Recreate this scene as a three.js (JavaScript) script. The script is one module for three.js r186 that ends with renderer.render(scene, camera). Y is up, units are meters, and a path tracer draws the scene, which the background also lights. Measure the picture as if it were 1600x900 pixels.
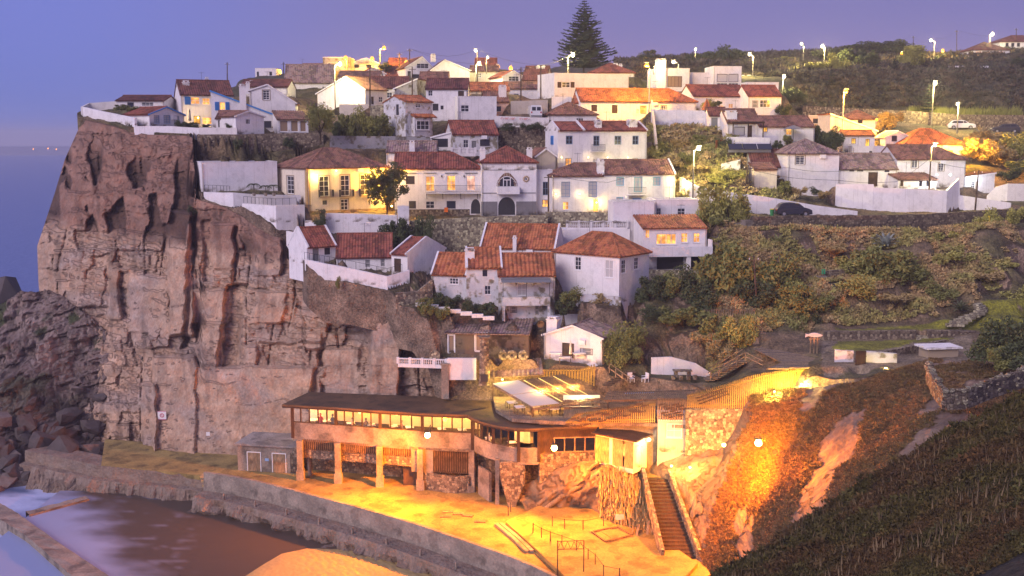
import * as THREE from 'three';
import { mergeGeometries } from 'three/addons/utils/BufferGeometryUtils.js';
import { ImprovedNoise } from 'three/addons/math/ImprovedNoise.js';
import { ConvexGeometry } from 'three/addons/geometries/ConvexGeometry.js';

// ---------------------------------------------------------------- camera, sky, afterglow, exposure
const W = 1024, H = 576, F = 1716, EYE = 42, PITCH = 7.8 * Math.PI / 180;
const renderer = new THREE.WebGLRenderer({ antialias: true });
renderer.setSize(W, H);
renderer.toneMapping = THREE.LinearToneMapping;
renderer.toneMappingExposure = 1.8;
renderer.shadowMap.enabled = true;
const scene = new THREE.Scene();
const camera = new THREE.PerspectiveCamera(2 * Math.atan(450 / F) * 180 / Math.PI, W / H, 0.5, 9000);
camera.position.set(0, EYE, 0);
camera.rotation.x = -PITCH;
{
  const w = 512, h = 256, data = new Float32Array(w * h * 4);
  const zen = [0.15, 0.148, 0.34], midW = [0.104, 0.125, 0.36], midE = [0.12, 0.112, 0.265], low = [0.185, 0.138, 0.25], west = [0.09, 0.118, 0.33];
  for (let j = 0; j < h; j++) {
    const el = ((j + 0.5) / h - 0.5) * 180;
    for (let i = 0; i < w; i++) {
      const az = (i + 0.5) / w * 2 * Math.PI - Math.PI, x = Math.cos(az);
      const k = THREE.MathUtils.smoothstep(el, 0, 6.5), k2 = THREE.MathUtils.smoothstep(el, 8, 60), sea = THREE.MathUtils.smoothstep(-x, 0.06, 0.4);
      for (let c = 0; c < 3; c++) {
        const lo = low[c] + (west[c] - low[c]) * sea, mid = midE[c] + (midW[c] - midE[c]) * sea;
        data[(j * w + i) * 4 + c] = (lo + (mid - lo) * k) * (1 - k2) + zen[c] * k2;
      }
      data[(j * w + i) * 4 + 3] = 1;
    }
  }
  const sky = new THREE.DataTexture(data, w, h, THREE.RGBAFormat, THREE.FloatType);
  sky.mapping = THREE.EquirectangularReflectionMapping; sky.magFilter = THREE.LinearFilter; sky.needsUpdate = true;
  scene.background = sky; scene.environment = sky;
}
const glow = new THREE.DirectionalLight(new THREE.Color(1, 0.84, 0.92), 1.5);   // the wide western afterglow
glow.name = 'afterglow'; glow.position.set(-115, 118, -22); glow.target.position.set(0, 20, -150);
glow.shadow.radius = 70; glow.castShadow = true;
Object.assign(glow.shadow.camera, { left: -220, right: 220, top: 160, bottom: -160, near: 1, far: 700 });
scene.add(glow, glow.target);
scene.fog = new THREE.FogExp2(new THREE.Color(0.93, 0.9, 1), 0.0003);

// ---------------------------------------------------------------- helpers
const V = (x, y, z) => new THREE.Vector3(x, y, z), sp = Math.sin(PITCH), cp = Math.cos(PITCH);
const { lerp, clamp } = THREE.MathUtils, smoothstep = (x, a, b) => { const t = clamp((x - a) / (b - a), 0, 1); return t * t * (3 - 2 * t); };
let seed = 7;
const rnd = (a = 0, b = 1) => { seed = (seed * 1664525 + 1013904223) >>> 0; return a + (b - a) * seed / 4294967296; };
const perlin = new ImprovedNoise(), noise = (x, y, z = 0.37) => perlin.noise(x, y, z);
const fbm = (x, y, z = 0.37, n = 4) => { let s = 0, a = 1; for (let i = 0; i < n; i++, a *= 0.5) { s += a * perlin.noise(x, y, z); x *= 2.03; y *= 2.03; z *= 2.03; } return s; };
// surveying the photograph: P = the place seen at a pixel at a given distance, atY = the place seen at a pixel at a given height
const ray = (px, py) => V(px - 800, (450 - py) * cp - F * sp, -((450 - py) * sp + F * cp));
const P = (px, py, D) => { const r = ray(px, py), t = D / -r.z; return V(r.x * t, EYE + r.y * t, -D); };
const atY = (px, py, y) => { const r = ray(px, py), t = (y - EYE) / r.y; return V(r.x * t, y, r.z * t); };
const PX = (px, D, y) => { const q = (y - EYE) / D, yc = F * (sp + q * cp) / (cp - q * sp); return V((px - 800) * D / (yc * sp + F * cp), y, -D); };
const used = new Map();
function numbered(n) { const k = used.get(n) || 0; used.set(n, k + 1); return k ? n + '_' + String(k).padStart(3, '0') : n; }
function tag(o, label, category, group, kind) {
  if (label) o.userData.label = label; if (category) o.userData.category = category;
  if (group) o.userData.group = group; if (kind) o.userData.kind = kind; return o;
}
function thing(name, label, category, pos = V(0, 0, 0), turn = 0, group) {
  const o = new THREE.Group(); o.name = numbered(name); o.position.copy(pos); o.rotation.y = turn; scene.add(o);
  return tag(o, label, category, group);
}
function prep(g) {
  const kept = g.userData.uv;
  g = g.index ? g.toNonIndexed() : g;
  for (const k of Object.keys(g.attributes)) if (!['position', 'normal', 'uv'].includes(k)) g.deleteAttribute(k);
  if (!g.attributes.normal) g.computeVertexNormals();
  if (kept) return g;
  const p = g.attributes.position, n = g.attributes.normal, uv = new Float32Array(p.count * 2);   // uv in metres, by the way each face looks
  for (let i = 0; i < p.count; i++) {
    const b = i - i % 3, ax = Math.abs(n.getX(b)), ay = Math.abs(n.getY(b)), az = Math.abs(n.getZ(b));
    const x = p.getX(i), y = p.getY(i), z = p.getZ(i);
    if (ay > ax && ay > az) { uv[i * 2] = x; uv[i * 2 + 1] = z; } else if (ax > az) { uv[i * 2] = z; uv[i * 2 + 1] = y; } else { uv[i * 2] = x; uv[i * 2 + 1] = y; }
  }
  g.setAttribute('uv', new THREE.BufferAttribute(uv, 2));
  return g;
}
function mk(name, geos, mat, parent, label) {
  geos = [].concat(geos);
  const g = geos.length > 1 || !geos[0].userData.keep ? mergeGeometries(geos.map(prep)) : geos[0];
  const m = new THREE.Mesh(g, mat); m.castShadow = m.receiveShadow = true;
  m.name = parent ? name : numbered(name); (parent || scene).add(m);
  if (label) m.userData.label = label;
  return m;
}
function add(name, geos, mat, label, category, group, kind) { return tag(mk(name, geos, mat), label, category, group, kind); }
const box = (x0, x1, y0, y1, z0, z1) => new THREE.BoxGeometry(x1 - x0, y1 - y0, z1 - z0).translate((x0 + x1) / 2, (y0 + y1) / 2, (z0 + z1) / 2);
const cyl = (r0, r1, h, x = 0, y = 0, z = 0, n = 10) => new THREE.CylinderGeometry(r1, r0, h, n).translate(x, y + h / 2, z);
function beam(p, q, w, h) {   // a straight bar from p to q, w wide and h high
  const d = q.clone().sub(p), L = d.length(), x = d.clone().normalize(), up = Math.abs(x.y) > 0.99 ? V(0, 0, 1) : V(0, 1, 0);
  const z = x.clone().cross(up).normalize(), y = z.clone().cross(x);
  return new THREE.BoxGeometry(L, h, w).applyMatrix4(new THREE.Matrix4().makeBasis(x, y, z).setPosition(p.clone().add(q).multiplyScalar(0.5)));
}
function rod(p, q, r, r2 = r, n = 8) {
  const d = q.clone().sub(p), g = new THREE.CylinderGeometry(r2, r, d.length(), n);
  return g.applyQuaternion(new THREE.Quaternion().setFromUnitVectors(V(0, 1, 0), d.clone().normalize())).translate((p.x + q.x) / 2, (p.y + q.y) / 2, (p.z + q.z) / 2);
}
const tube = (pts, r, n = 24, k = 6) => new THREE.TubeGeometry(new THREE.CatmullRomCurve3(pts), n, r, k);

// ---------------------------------------------------------------- textures (colour, grain, fine relief only)
function tex(n, f, srgb, rep = 1) {
  const d = new Uint8Array(n * n * 4);
  for (let y = 0; y < n; y++) for (let x = 0; x < n; x++) {
    const c = f(x / n, y / n), k = (y * n + x) * 4;
    for (let i = 0; i < 3; i++) d[k + i] = clamp(Math.round((Array.isArray(c) ? c[i] : c) * 255), 0, 255);
    d[k + 3] = 255;
  }
  const t = new THREE.DataTexture(d, n, n); t.wrapS = t.wrapT = THREE.RepeatWrapping; t.magFilter = THREE.LinearFilter;
  if (srgb) t.colorSpace = THREE.SRGBColorSpace; t.repeat.set(rep, rep); t.needsUpdate = true; return t;
}
const hash = (x, y, s = 0) => { const v = Math.sin(x * 127.1 + y * 311.7 + s * 74.7) * 43758.5453; return v - Math.floor(v); };
function pn(u, v, f, s = 0) {   // value noise that tiles, f cells across
  const x = u * f, y = v * f, xi = Math.floor(x), yi = Math.floor(y), a = x - xi, b = y - yi, q = a * a * (3 - 2 * a), w = b * b * (3 - 2 * b), m = (i) => ((i % f) + f) % f;
  return lerp(lerp(hash(m(xi), m(yi), s), hash(m(xi + 1), m(yi), s), q), lerp(hash(m(xi), m(yi + 1), s), hash(m(xi + 1), m(yi + 1), s), q), w);
}
const pf = (u, v, f, s = 0, n = 4) => { let t = 0, a = 0.5; for (let i = 0; i < n; i++, f *= 2, a *= 0.5) t += a * pn(u, v, f, s + i); return t / (1 - 0.5 ** n); };
function cells(u, v, f, s, sx = 1) {   // (distance to the edge between stones, id) of a tiling of rounded stones
  const x = u * f, y = v * f * sx, X = Math.floor(x), Y = Math.floor(y); let d1 = 9, d2 = 9, id = 0; const fy = f * sx;
  for (let i = -1; i < 2; i++) for (let j = -1; j < 2; j++) {
    const cx = ((X + i) % f + f) % f, cy = ((Y + j) % fy + fy) % fy, dx = X + i + 0.15 + 0.7 * hash(cx, cy, s) - x, dy = Y + j + 0.15 + 0.7 * hash(cx, cy, s + 1) - y, d = Math.hypot(dx, dy);
    if (d < d1) { d2 = d1; d1 = d; id = hash(cx, cy, s + 2); } else if (d < d2) d2 = d;
  }
  return [d2 - d1, id];
}
const T = {
  plaster: tex(512, (u, v) => { const a = pf(u, v, 5, 1, 5), b = pf(u, v, 24, 5, 4), st = Math.max(0, pf(u, v, 9, 9, 5) - 0.6) * 0.25; const dirt = smoothstep(v, 0.13, 0.0) * smoothstep(pf(u, v, 12, 15, 4), 0.4, 0.7) * 0.4 + smoothstep(pn(u, v * 0.02, 90, 19), 0.72, 0.95) * pf(u, v, 5, 23, 3) * 0.16, k = 0.92 + 0.06 * a + 0.06 * (b - 0.5) - st - dirt; return [k, k * (0.99 - dirt * 0.1), k * (0.97 - st * 0.12 - dirt * 0.25)]; }, true, 0.16),
  plasterB: tex(512, (u, v) => pf(u, v, 32, 3, 4), false, 0.4),
  worn: tex(512, (u, v) => { const a = pf(u, v, 6, 21, 5), b = pf(u, v, 30, 25, 4), st = smoothstep(pf(u, v, 10, 29, 5), 0.5, 0.72); const k = 0.86 + 0.16 * (a - 0.5) + 0.1 * (b - 0.5); return [k * (1 - 0.38 * st), k * (1 - 0.42 * st), k * (1 - 0.52 * st)]; }, true, 0.14),
  tile: tex(512, (u, v) => { const c = Math.floor(u * 16), r = Math.floor(v * 12), e = v * 12 - r, h = hash(c, r, 3), k = 0.74 + 0.36 * h - (e < 0.1 ? 0.22 : 0) + 0.2 * (pf(u, v, 8, 2, 4) - 0.5), g = pf(u, v, 4, 8, 5) > 0.6 ? 0.86 : 1; return [k * g, k * g * (0.93 + 0.12 * hash(c, r, 5)), k * g * (0.9 + 0.2 * hash(c, r, 7))]; }, true),
  stone: tex(512, (u, v) => { const [e, id] = cells(u, v, 12, 3, 1), n = pf(u, v, 40, 6, 3), m = smoothstep(e, 0.03, 0.12); const k = (0.45 + 0.45 * id + 0.25 * (n - 0.5)); return [lerp(0.62, k, m), lerp(0.57, k * (0.94 + 0.05 * id), m), lerp(0.5, k * 0.88, m)]; }, true, 0.3),
  stoneB: tex(512, (u, v) => { const [e] = cells(u, v, 12, 3, 1); return smoothstep(e, 0.0, 0.3) * 0.8 + 0.2 * pf(u, v, 40, 6, 3); }, false, 0.3),
  rock: tex(1024, (u, v) => { const a = pf(u, v, 6, 41, 6), b = pf(u, v, 50, 45, 4), c = pf(u * 1, v, 14, 47, 5), cr = 1; const k = (0.8 + 0.24 * (a - 0.5) + 0.24 * (b - 0.5)) * cr; return [k, k * (0.96 + 0.12 * (c - 0.5)), k * (0.94 + 0.2 * (c - 0.5))]; }, true, 0.1),
  rockB: tex(1024, (u, v) => 0.55 * pf(u, v, 12, 51, 6) + 0.35 * pf(u, v, 48, 55, 4) , false, 0.1),
  earth: tex(512, (u, v) => { const a = pf(u, v, 7, 61, 6), b = pf(u, v, 60, 65, 3); const k = 0.7 + 0.5 * (a - 0.5) + 0.5 * (b - 0.5); return [k, k * 0.97, k * 0.9]; }, true, 0.13),
  earthB: tex(512, (u, v) => pf(u, v, 24, 71, 5), false, 0.13),
  wood: tex(256, (u, v) => { const k = 0.72 + 0.5 * (pf(u, v, 3, 81, 5) - 0.5) + 0.35 * (pn(u, v * 0.1, 60, 85) - 0.5); return [k, k * 0.95, k * 0.88]; }, true, 0.6),
  conc: tex(512, (u, v) => { const k = 0.78 + 0.35 * (pf(u, v, 6, 91, 6) - 0.5) + 0.22 * (pf(u, v, 60, 95, 3) - 0.5) - 0.16 * smoothstep(pf(u, v, 8, 97, 4), 0.55, 0.75); return [k, k * 0.97, k * 0.92]; }, true, 0.12),
  room: tex(256, (u, v) => { const c = 0.55 + 0.45 * Math.abs(Math.sin(u * 6.283 * 7 + 3 * pn(u, v, 4, 2))) , g = pf(u, v, 5, 131, 4), k = clamp(c * (0.35 + 1.0 * g), 0, 1); return [k, k * (0.8 + 0.25 * g), k * (0.6 + 0.4 * g)]; }, true, 0.45),
  water: tex(1024, (u, v) => 0.6 * pf(u, v, 10, 101, 5) + 0.4 * pf(u + 0.05 * pn(u, v, 12, 3), v, 40, 105, 3), false, 0.02),
};
const col = (r, g, b) => new THREE.Color().setRGB(r, g, b);
const mat = (r, g, b, o = {}) => new THREE.MeshStandardMaterial({ color: col(r, g, b), roughness: 0.9, ...o });
const emit = (r, g, b, k, base = 0.3) => mat(r * base, g * base, b * base, { emissive: col(r, g, b), emissiveIntensity: k, roughness: 0.6 });
const plaster = (r, g, b, t = T.plaster) => mat(r, g, b, { map: t, bumpMap: T.plasterB, bumpScale: 0.012 });
const M = {
  white: plaster(0.84, 0.82, 0.82), white2: plaster(0.8, 0.77, 0.74), worn: plaster(0.82, 0.8, 0.78, T.worn), beige: plaster(0.52, 0.45, 0.37), pink: plaster(0.72, 0.52, 0.45), grey: plaster(0.4, 0.38, 0.37, T.worn),
  cream: plaster(0.8, 0.72, 0.58), ochre: plaster(0.5, 0.34, 0.16), plinth: plaster(0.22, 0.21, 0.22), brown: plaster(0.2, 0.14, 0.09, T.worn),
  tileRed: mat(0.32, 0.1, 0.055, { map: T.tile }), tileOrange: mat(0.5, 0.17, 0.06, { map: T.tile }), tileBrown: mat(0.3, 0.15, 0.09, { map: T.tile }), tileOld: mat(0.36, 0.25, 0.19, { map: T.tile }), tileDark: mat(0.2, 0.075, 0.05, { map: T.tile }),
  slab: mat(0.45, 0.44, 0.43, { map: T.conc, bumpMap: T.plasterB, bumpScale: 0.01 }), concrete: mat(0.42, 0.37, 0.32, { map: T.conc, bumpMap: T.plasterB, bumpScale: 0.02 }), paving: mat(0.46, 0.35, 0.12, { map: T.conc, bumpMap: T.plasterB, bumpScale: 0.02 }),
  stone: mat(0.5, 0.42, 0.35, { map: T.stone, bumpMap: T.stoneB, bumpScale: 0.08 }), stonePale: mat(0.7, 0.66, 0.52, { map: T.stone, bumpMap: T.stoneB, bumpScale: 0.05 }), stoneDark: mat(0.3, 0.25, 0.21, { map: T.stone, bumpMap: T.stoneB, bumpScale: 0.08 }),
  rock: new THREE.MeshStandardMaterial({ color: 0xffffff, roughness: 0.95, vertexColors: true, map: T.rock, bumpMap: T.rockB, bumpScale: 0.25 }),
  boulder: mat(0.13, 0.11, 0.1, { map: T.rock, bumpMap: T.rockB, bumpScale: 0.25 }), boulderPale: mat(0.24, 0.2, 0.175, { map: T.rock, bumpMap: T.rockB, bumpScale: 0.25 }),
  earth: new THREE.MeshStandardMaterial({ color: 0xffffff, roughness: 1, vertexColors: true, map: T.earth, bumpMap: T.earthB, bumpScale: 0.2 }),
  wood: mat(0.3, 0.2, 0.11, { map: T.wood }), woodDark: mat(0.1, 0.06, 0.035, { map: T.wood }), woodPale: mat(0.48, 0.37, 0.24, { map: T.wood }), deck: mat(0.36, 0.3, 0.25, { map: T.wood }), slat: mat(0.62, 0.46, 0.12, { map: T.wood }),
  frame: mat(0.75, 0.73, 0.7, { roughness: 0.6 }), darkFrame: mat(0.06, 0.05, 0.05, { roughness: 0.6 }), blue: mat(0.06, 0.24, 0.56, { roughness: 0.6 }), blueGrey: mat(0.2, 0.28, 0.38, { roughness: 0.6 }), cyan: mat(0.14, 0.42, 0.5, { roughness: 0.6 }), tan: mat(0.34, 0.27, 0.19, { roughness: 0.7 }),
  doorBrown: mat(0.13, 0.075, 0.05, { map: T.wood, roughness: 0.7 }), doorGrey: mat(0.2, 0.2, 0.19, { roughness: 0.7 }), doorDark: mat(0.035, 0.033, 0.035, { roughness: 0.6 }),
  glass: mat(0.03, 0.03, 0.04, { roughness: 0.12, metalness: 0 }), glassWarm: mat(0.3, 0.2, 0.12, { roughness: 0.15 }), curtain: mat(0.5, 0.47, 0.44, { roughness: 0.25 }),
  lit: emit(1, 0.5, 0.13, 1.3), litY: emit(1, 0.58, 0.1, 1.3), litPale: emit(1, 0.72, 0.42, 0.9), litPink: emit(1, 0.6, 0.5, 0.9),
  iron: mat(0.045, 0.042, 0.045, { roughness: 0.6, metalness: 0.5 }), steel: mat(0.4, 0.39, 0.38, { roughness: 0.45, metalness: 0.7 }), pole: mat(0.32, 0.3, 0.27, { map: T.conc }), polewood: mat(0.16, 0.12, 0.09, { map: T.wood }),
  leaf: mat(0.19, 0.19, 0.05), leafLight: mat(0.32, 0.3, 0.075), leafDry: mat(0.36, 0.26, 0.1), leafGrey: mat(0.2, 0.24, 0.2), leafFir: mat(0.02, 0.034, 0.022),
  trunk: mat(0.11, 0.08, 0.06, { map: T.wood }),
};
M.leafDark = mat(0.07, 0.085, 0.03); 
for (const k of ['lit', 'litY', 'litPale', 'litPink']) M[k].emissiveMap = T.room;
M.seaRock = mat(0.34, 0.27, 0.2, { map: T.rock, bumpMap: T.rockB, bumpScale: 0.4 });

// ---------------------------------------------------------------- the village houses, as surveyed: a, b = feet of the front's left and right corner (pixel, distance), top = eaves (pixel)
const HO = [];
const h = (label, a, b, top, deep, roof, wins = [], o = {}) => HO.push({ label, a, b, top, deep, roof, wins, ...o });
// cliff-top group
h('low white cottage with a rust mono-pitch roof at the seaward tip of the cliff', [182, 171, 172], [257, 172], 156.5, 7, ['gx', 0.8], [[199, 160, 209, 168, 's'], [221, 159.5, 240, 166, 'w3'], [183, 159, 185.5, 169, 'D']], { tile: 'tileDark' });
h('small white pavilion with blue-edged gable and three french windows on the cliff edge', [234, 197, 159], [288, 164], 178, 6, ['gz', 1.05, 0.5], [[241, 180, 249, 193, 'F'], [256, 180, 266, 193, 'F'], [272, 181, 280, 193, 'F']], { trim: 'blue', chim: [] });
h('white house with bright blue shutters and lit windows on the cliff top', [284, 199, 170], [366, 173], 147, 9, ['gx', 2.3], [[298, 151.5, 312, 163, 'L'], [289, 151, 297.5, 163.5, 'S'], [316, 153, 328, 164, 'L'], [303, 181, 313, 194, 'y'], [316, 183, 331, 194.5, 'L'], [274, 152, 279, 160, 's']], { trim: 'blue', tile: 'tileDark', chim: [[291, 126, 144, 1, 0.3], [325, 120, 130, 0.5, 0.6], [283, 127, 143, 0.9, 0.5]] });
h('white house with a long blue-edged slope of roof and a tall square chimney', [331, 200, 165], [434, 167.5], 142, 6, ['sr', 3.6], [[343, 159, 352, 172, 'L'], [336, 159, 342.5, 172.5, 'S'], [352.5, 159, 358, 172.5, 'S'], [328.5, 159, 333, 172, 'S'], [413, 189, 424, 205, 's']], { trim: 'blue', tile: 'tileDark', chim: [[379, 131, 176, 0.95, -0.05]] });
h('plain white annexe with small gable and louvred vent above the rubble wall', [369, 210, 157.5], [413, 160.5], 181, 5, ['gz', 0.7, 0.45], [[384, 186, 391, 194, 'v']], { tile: 'tileBrown' });
h('white porch house with terrace door below the shuttered house', [338, 209, 161], [372, 161], 184, 4, ['gx', 1.0], [[341, 188, 351, 199, 's'], [350, 188, 355, 198, 'L']], { tile: 'tileBrown' });
h('brown-glazed sunroom with lean-to tile roof beside the round tree', [434, 209, 162], [482, 163.5], 186, 5, ['sf', 1.3], [[436, 188, 450, 206, 'o'], [454.5, 188, 466, 206, 'o'], [469, 188, 479.5, 206, 'o']], { tile: 'tileBrown' });
h('white gabled house with one tall stone-framed window above the sunroom', [391, 188, 172], [462, 173], 141, 9, ['gz', 0.9, 0.4, 160], [[411, 141, 421, 156, 'T']], { tile: 'tileRed', chim: [[387, 128, 142, 0.6, 0.5]] });
h('low brown-roofed house behind the gabled cliff-top house', [375, 152, 192], [450, 192], 135, 7, ['gx', 1.3], [], { tile: 'tileDark', chim: [[392, 126, 136, 0.5, 0.4]] });
h('small far white chapel standing alone on the skyline', [399, 124, 265], [432, 265], 107, 6, ['flat'], [[401.5, 112, 404.5, 120, 's'], [421, 112, 425, 118, 's']]);
h('low white house under a wide rubble-weighted roof', [445, 144, 206], [521, 207], 128, 9, ['gx', 3.4], [[489, 136, 497, 141, 'w'], [503, 135, 511, 140, 'w']], { tile: 'tileOld' });
h('grey stone block with a band window on the skyline', [505, 114, 240], [547, 240], 90, 7, ['flat'], [[512, 98, 527, 105, 'w3']], { wall: 'grey' });
h('pale low house with a shallow hipped white roof on the skyline', [547, 114, 250], [592, 250], 99, 8, ['hip', 1.4], [[553, 101, 561, 106, 's'], [572, 101, 580, 106, 's']], { roofMat: 'white' });
h('white house with one lit window under a flat brown roof', [528, 133, 222], [592, 222], 120, 8, ['gx', 1.3], [[541, 124, 552, 131, 'L'], [568, 122, 580, 130, 'w']], { tile: 'tileBrown' });
h('small white gable with paired window below the rooftop trees', [567, 124, 228], [602, 229.5], 114, 7, ['gz', 1.1, 0.5], [[583, 115, 594, 122.5, 'w']]);
h('dark red roofed house left of the twin white gables', [600, 132, 236], [642, 236], 122, 8, ['gx', 2.6], [], { tile: 'tileDark' });
h('tall white gable with a broad six-pane window, left of a pair', [634, 122, 231], [677, 233], 105, 11, ['gz', 2.2, 0.6], [[651, 99, 670, 107, 'w3'], [645, 116, 660, 124, 's'], [637, 111, 642, 121, 's']], { tile: 'tileDark', chim: [[682, 83, 92, 0.9, 0.3]] });
h('plain white gable with lattice vents, right of a pair', [674, 130, 226], [734, 227.5], 109, 12, ['gz', 2, 0.36], [[681, 123.5, 690, 128, 'v'], [708, 123, 718, 128, 'v']], { tile: 'tileDark' });
h('long pale house with small windows behind the street pole', [734, 131, 232], [779, 232], 111, 8, ['gx', 1.3], [[765, 121, 772, 129, 's'], [745, 114, 752, 121, 'w']], { wall: 'cream', tile: 'tileBrown' });
h('white house with a wide brown roof and a small sash window', [569, 162, 205], [640, 206], 137, 8, ['gx', 2.2], [[604, 144, 613, 153, 'w']], { tile: 'tileDark' });
h('weathered grey gable wall beside the wide brown roof', [617, 160, 199], [652, 198], 138, 7, ['sl', 1.6], [], { wall: 'grey', tile: 'tileBrown' });
h('white gabled house with a bare front and lit side windows', [496, 174, 194], [571, 186], 146, 5, ['gz', 2.2, 0.62, 139], [[580, 151, 584, 163, 'D', 'r'], [592, 151, 598, 160, 'w', 'r']], { tile: 'tileBrown' });
h('tall narrow weathered house with two tiers of orange roof beside steps', [634, 214, 164], [676, 167], 158, 6, ['gx', 0.9], [[649, 162, 658, 168.5, 'w'], [668, 189, 673, 196, 'w'], [619, 163, 623, 180, 's', 'l']], { wall: 'worn', tile: 'tileOrange', bay: true });
h('white two-storey house with small dark windows behind the terrace block', [666, 190, 178], [731, 178], 138, 7, ['gx', 1.7], [[669, 141, 676, 150, 'w'], [716, 142, 725, 152, 'D'], [676, 162, 685, 173, 's'], [688.5, 165, 693, 171, 's']], { tile: 'tileDark' });
h('white flat-roofed terrace block with shuttered window and roof chairs', [715, 192, 172], [776, 173], 151, 6, ['flat'], [[720, 164, 733, 175, 'w'], [709, 163, 713.5, 178, 'D'], [704, 164, 708, 178, 's']]);
h('salmon pink house with white chimney block', [758, 182, 180], [795, 180.5], 158, 6, ['gx', 1.6], [[774, 166, 783, 174, 's']], { wall: 'pink', tile: 'tileBrown', chim: [[786, 133, 156, 1.2, 0.2]] });
h('long orange-lit roof over a low wall behind the flat terrace', [722, 148, 196], [796, 197], 141, 7, ['gx', 1.5], [], { wall: 'cream', tile: 'tileOrange' });
h('little white gable with a triple window left of the tall conifer', [786, 134, 215], [818, 216.5], 119, 8, ['gz', 1.1, 0.5], [[794.5, 119, 811, 127, 'w3']]);
h('white house with brown roof below the little triple-window gable', [785, 164, 205], [852, 205], 138, 7, ['gx', 1.3], [[802, 146, 811, 155, 'w'], [790, 148, 797, 156, 's']], { tile: 'tileBrown' });
h('beige gable-ended house with steep brown roof left of the conifer', [816, 134, 211], [853, 210], 124, 7, ['gx', 2.6], [], { wall: 'beige', tile: 'tileDark', chim: [[846, 102, 126, 1.6, 0.4]] });
h('big flat-roofed house washed yellow-white by the street lamp', [866, 154, 196], [982, 201], 114.5, 8, ['flat'], [[878, 128, 891, 137, 'w'], [871, 128, 877.5, 137, 'D'], [891.5, 128, 898, 137, 'D']]);
h('white house with hipped red roof behind the lamp-washed block', [921, 122, 214], [991, 214], 113, 9, ['hip', 2], [], { chim: [[962, 99, 112, 0.9, 0.4], [970, 100, 110, 0.6, 0.7]] });
h('white flat house with a tall chimney tower and brown glazed doors', [1028, 144, 205], [1077, 206], 107, 7, ['flat'], [[1043, 119, 1066, 136, 'D3']], { chim: [[1034, 92, 142, 1.7, -0.06]] });
h('white wing with a sloping parapet right of the chimney tower', [1077, 138, 208], [1113, 209], 114, 6, ['flat'], []);
h('white box house with two large picture windows and balcony', [1114, 139, 206], [1158, 206.5], 104, 6, ['flat'], [[1120, 115.5, 1137, 128, 'g'], [1138, 115.5, 1154, 128, 'g'], [1120, 129.5, 1137, 136, 'w3'], [1138, 129.5, 1154, 136, 'w3']]);
h('long white house with red roof and two small lit windows', [1083, 172, 190], [1167, 192], 149, 7, ['gx', 1.9], [[1122, 164, 1131, 169, 'L'], [1138, 162, 1146, 169, 'L'], [1157, 161, 1164, 169, 'w']], { chim: [[1160, 146, 154, 0.8, 0.1]] });
h('white house with parapet block and wide shuttered window by the dark trees', [1168, 182, 188], [1220, 189], 149, 6, ['gx', 1.8], [[1187, 156, 1204, 168, 'w3'], [1175, 157, 1185, 168, 'p']]);
h('white parapet block rising behind the shuttered-window house', [1166, 150, 198], [1216, 198.5], 129, 4, ['flat'], [[1190, 133, 1198, 136, 'v']]);
h('long white farmhouse lit orange under a bright tiled roof', [907, 192, 184], [1087, 187], 157, 6.5, ['gx', 2.1, 0.55, 'hr'], [[924, 164, 933, 174, 'D'], [956, 164, 965, 177, 'D'], [1001, 166, 1009, 177, 'O'], [1033, 165, 1041, 172, 'T'], [994, 170, 999, 178, 'Wd']], { tile: 'tileOrange' });
h('short orange-roofed extension left of the long farmhouse', [893, 174, 186], [907, 185.6], 160, 5, ['gx', 1.5], [], { tile: 'tileOrange' });
h('white house with pyramid brown roof above the three-storey house', [857, 198, 172], [932, 173], 178, 7.5, ['hip', 1.9], [[900, 184, 912, 190, 'v']], { tile: 'tileBrown' });
h('narrow white wing of the sconce-lit house with one lit blue window', [871, 274, 156], [911, 157], 203, 6, ['gx', 1.1], [[884, 212, 895, 225.5, 'B'], [883, 247, 893.5, 259.5, 'b'], [861, 212, 865, 226, 'S', 'l']], { verge: true, tile: 'tileRed' });
h('white three-storey house with blue-grey windows and wall sconces', [911, 264, 157], [1010, 160], 203, 6, ['gx', 1.2], [[927, 212, 937, 228, 'B'], [960, 212, 971, 226, 'B'], [988, 212, 998, 226, 'B'], [988, 247, 997.5, 256, 'b'], [960, 247, 972, 256, 'w3'], [926, 247, 936, 262, 'Wd']], { verge: true, tile: 'tileRed', chim: [[939, 187, 202, 0.9, 0.1], [1001, 186, 203, 1.3, 0.15]], sconces: [876.5, 918, 948, 979.5], sconceY: 246 });
h('cream-lit house with grey french shutters and hipped roof end', [862, 334, 148], [941, 148.8], 274, 7, ['gx', 1.5, 0.5, 'hl'], [[877, 284, 891, 308, 'F'], [919.5, 284, 933, 308, 'F'], [879, 315, 889, 328, 'L'], [926.5, 311, 935, 332, 'b']], { wall: 'white', tile: 'tileBrown', sconces: [868.5, 905], sconceY: 303 });
h('cream-lit house with pale turquoise windows and white-edged roof', [941, 334, 148.8], [1054, 150], 271, 7, ['gx', 1.7], [[963, 276.5, 975, 290, 'c'], [990.5, 276.5, 1004, 300, 'c3'], [1020, 276.5, 1032, 290, 'c'], [963, 308, 974, 329, 'c'], [1020, 308, 1031, 322, 'L'], [988, 310, 1003, 332, 'S']], { tile: 'tileBrown', verge: true, chim: [[939, 250, 270, 0.95, 0.05]] });
h('white house with big arched window above a dark garage arch', [752, 338, 149], [838, 149.6], 252.5, 9, ['hip', 2], [[778.5, 308, 805, 336, 'G']], { tile: 'tileRed', arch: true, chim: [[754, 231, 252, 0.75, 0.2], [828, 231, 250, 0.75, 0.3]] });
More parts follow.
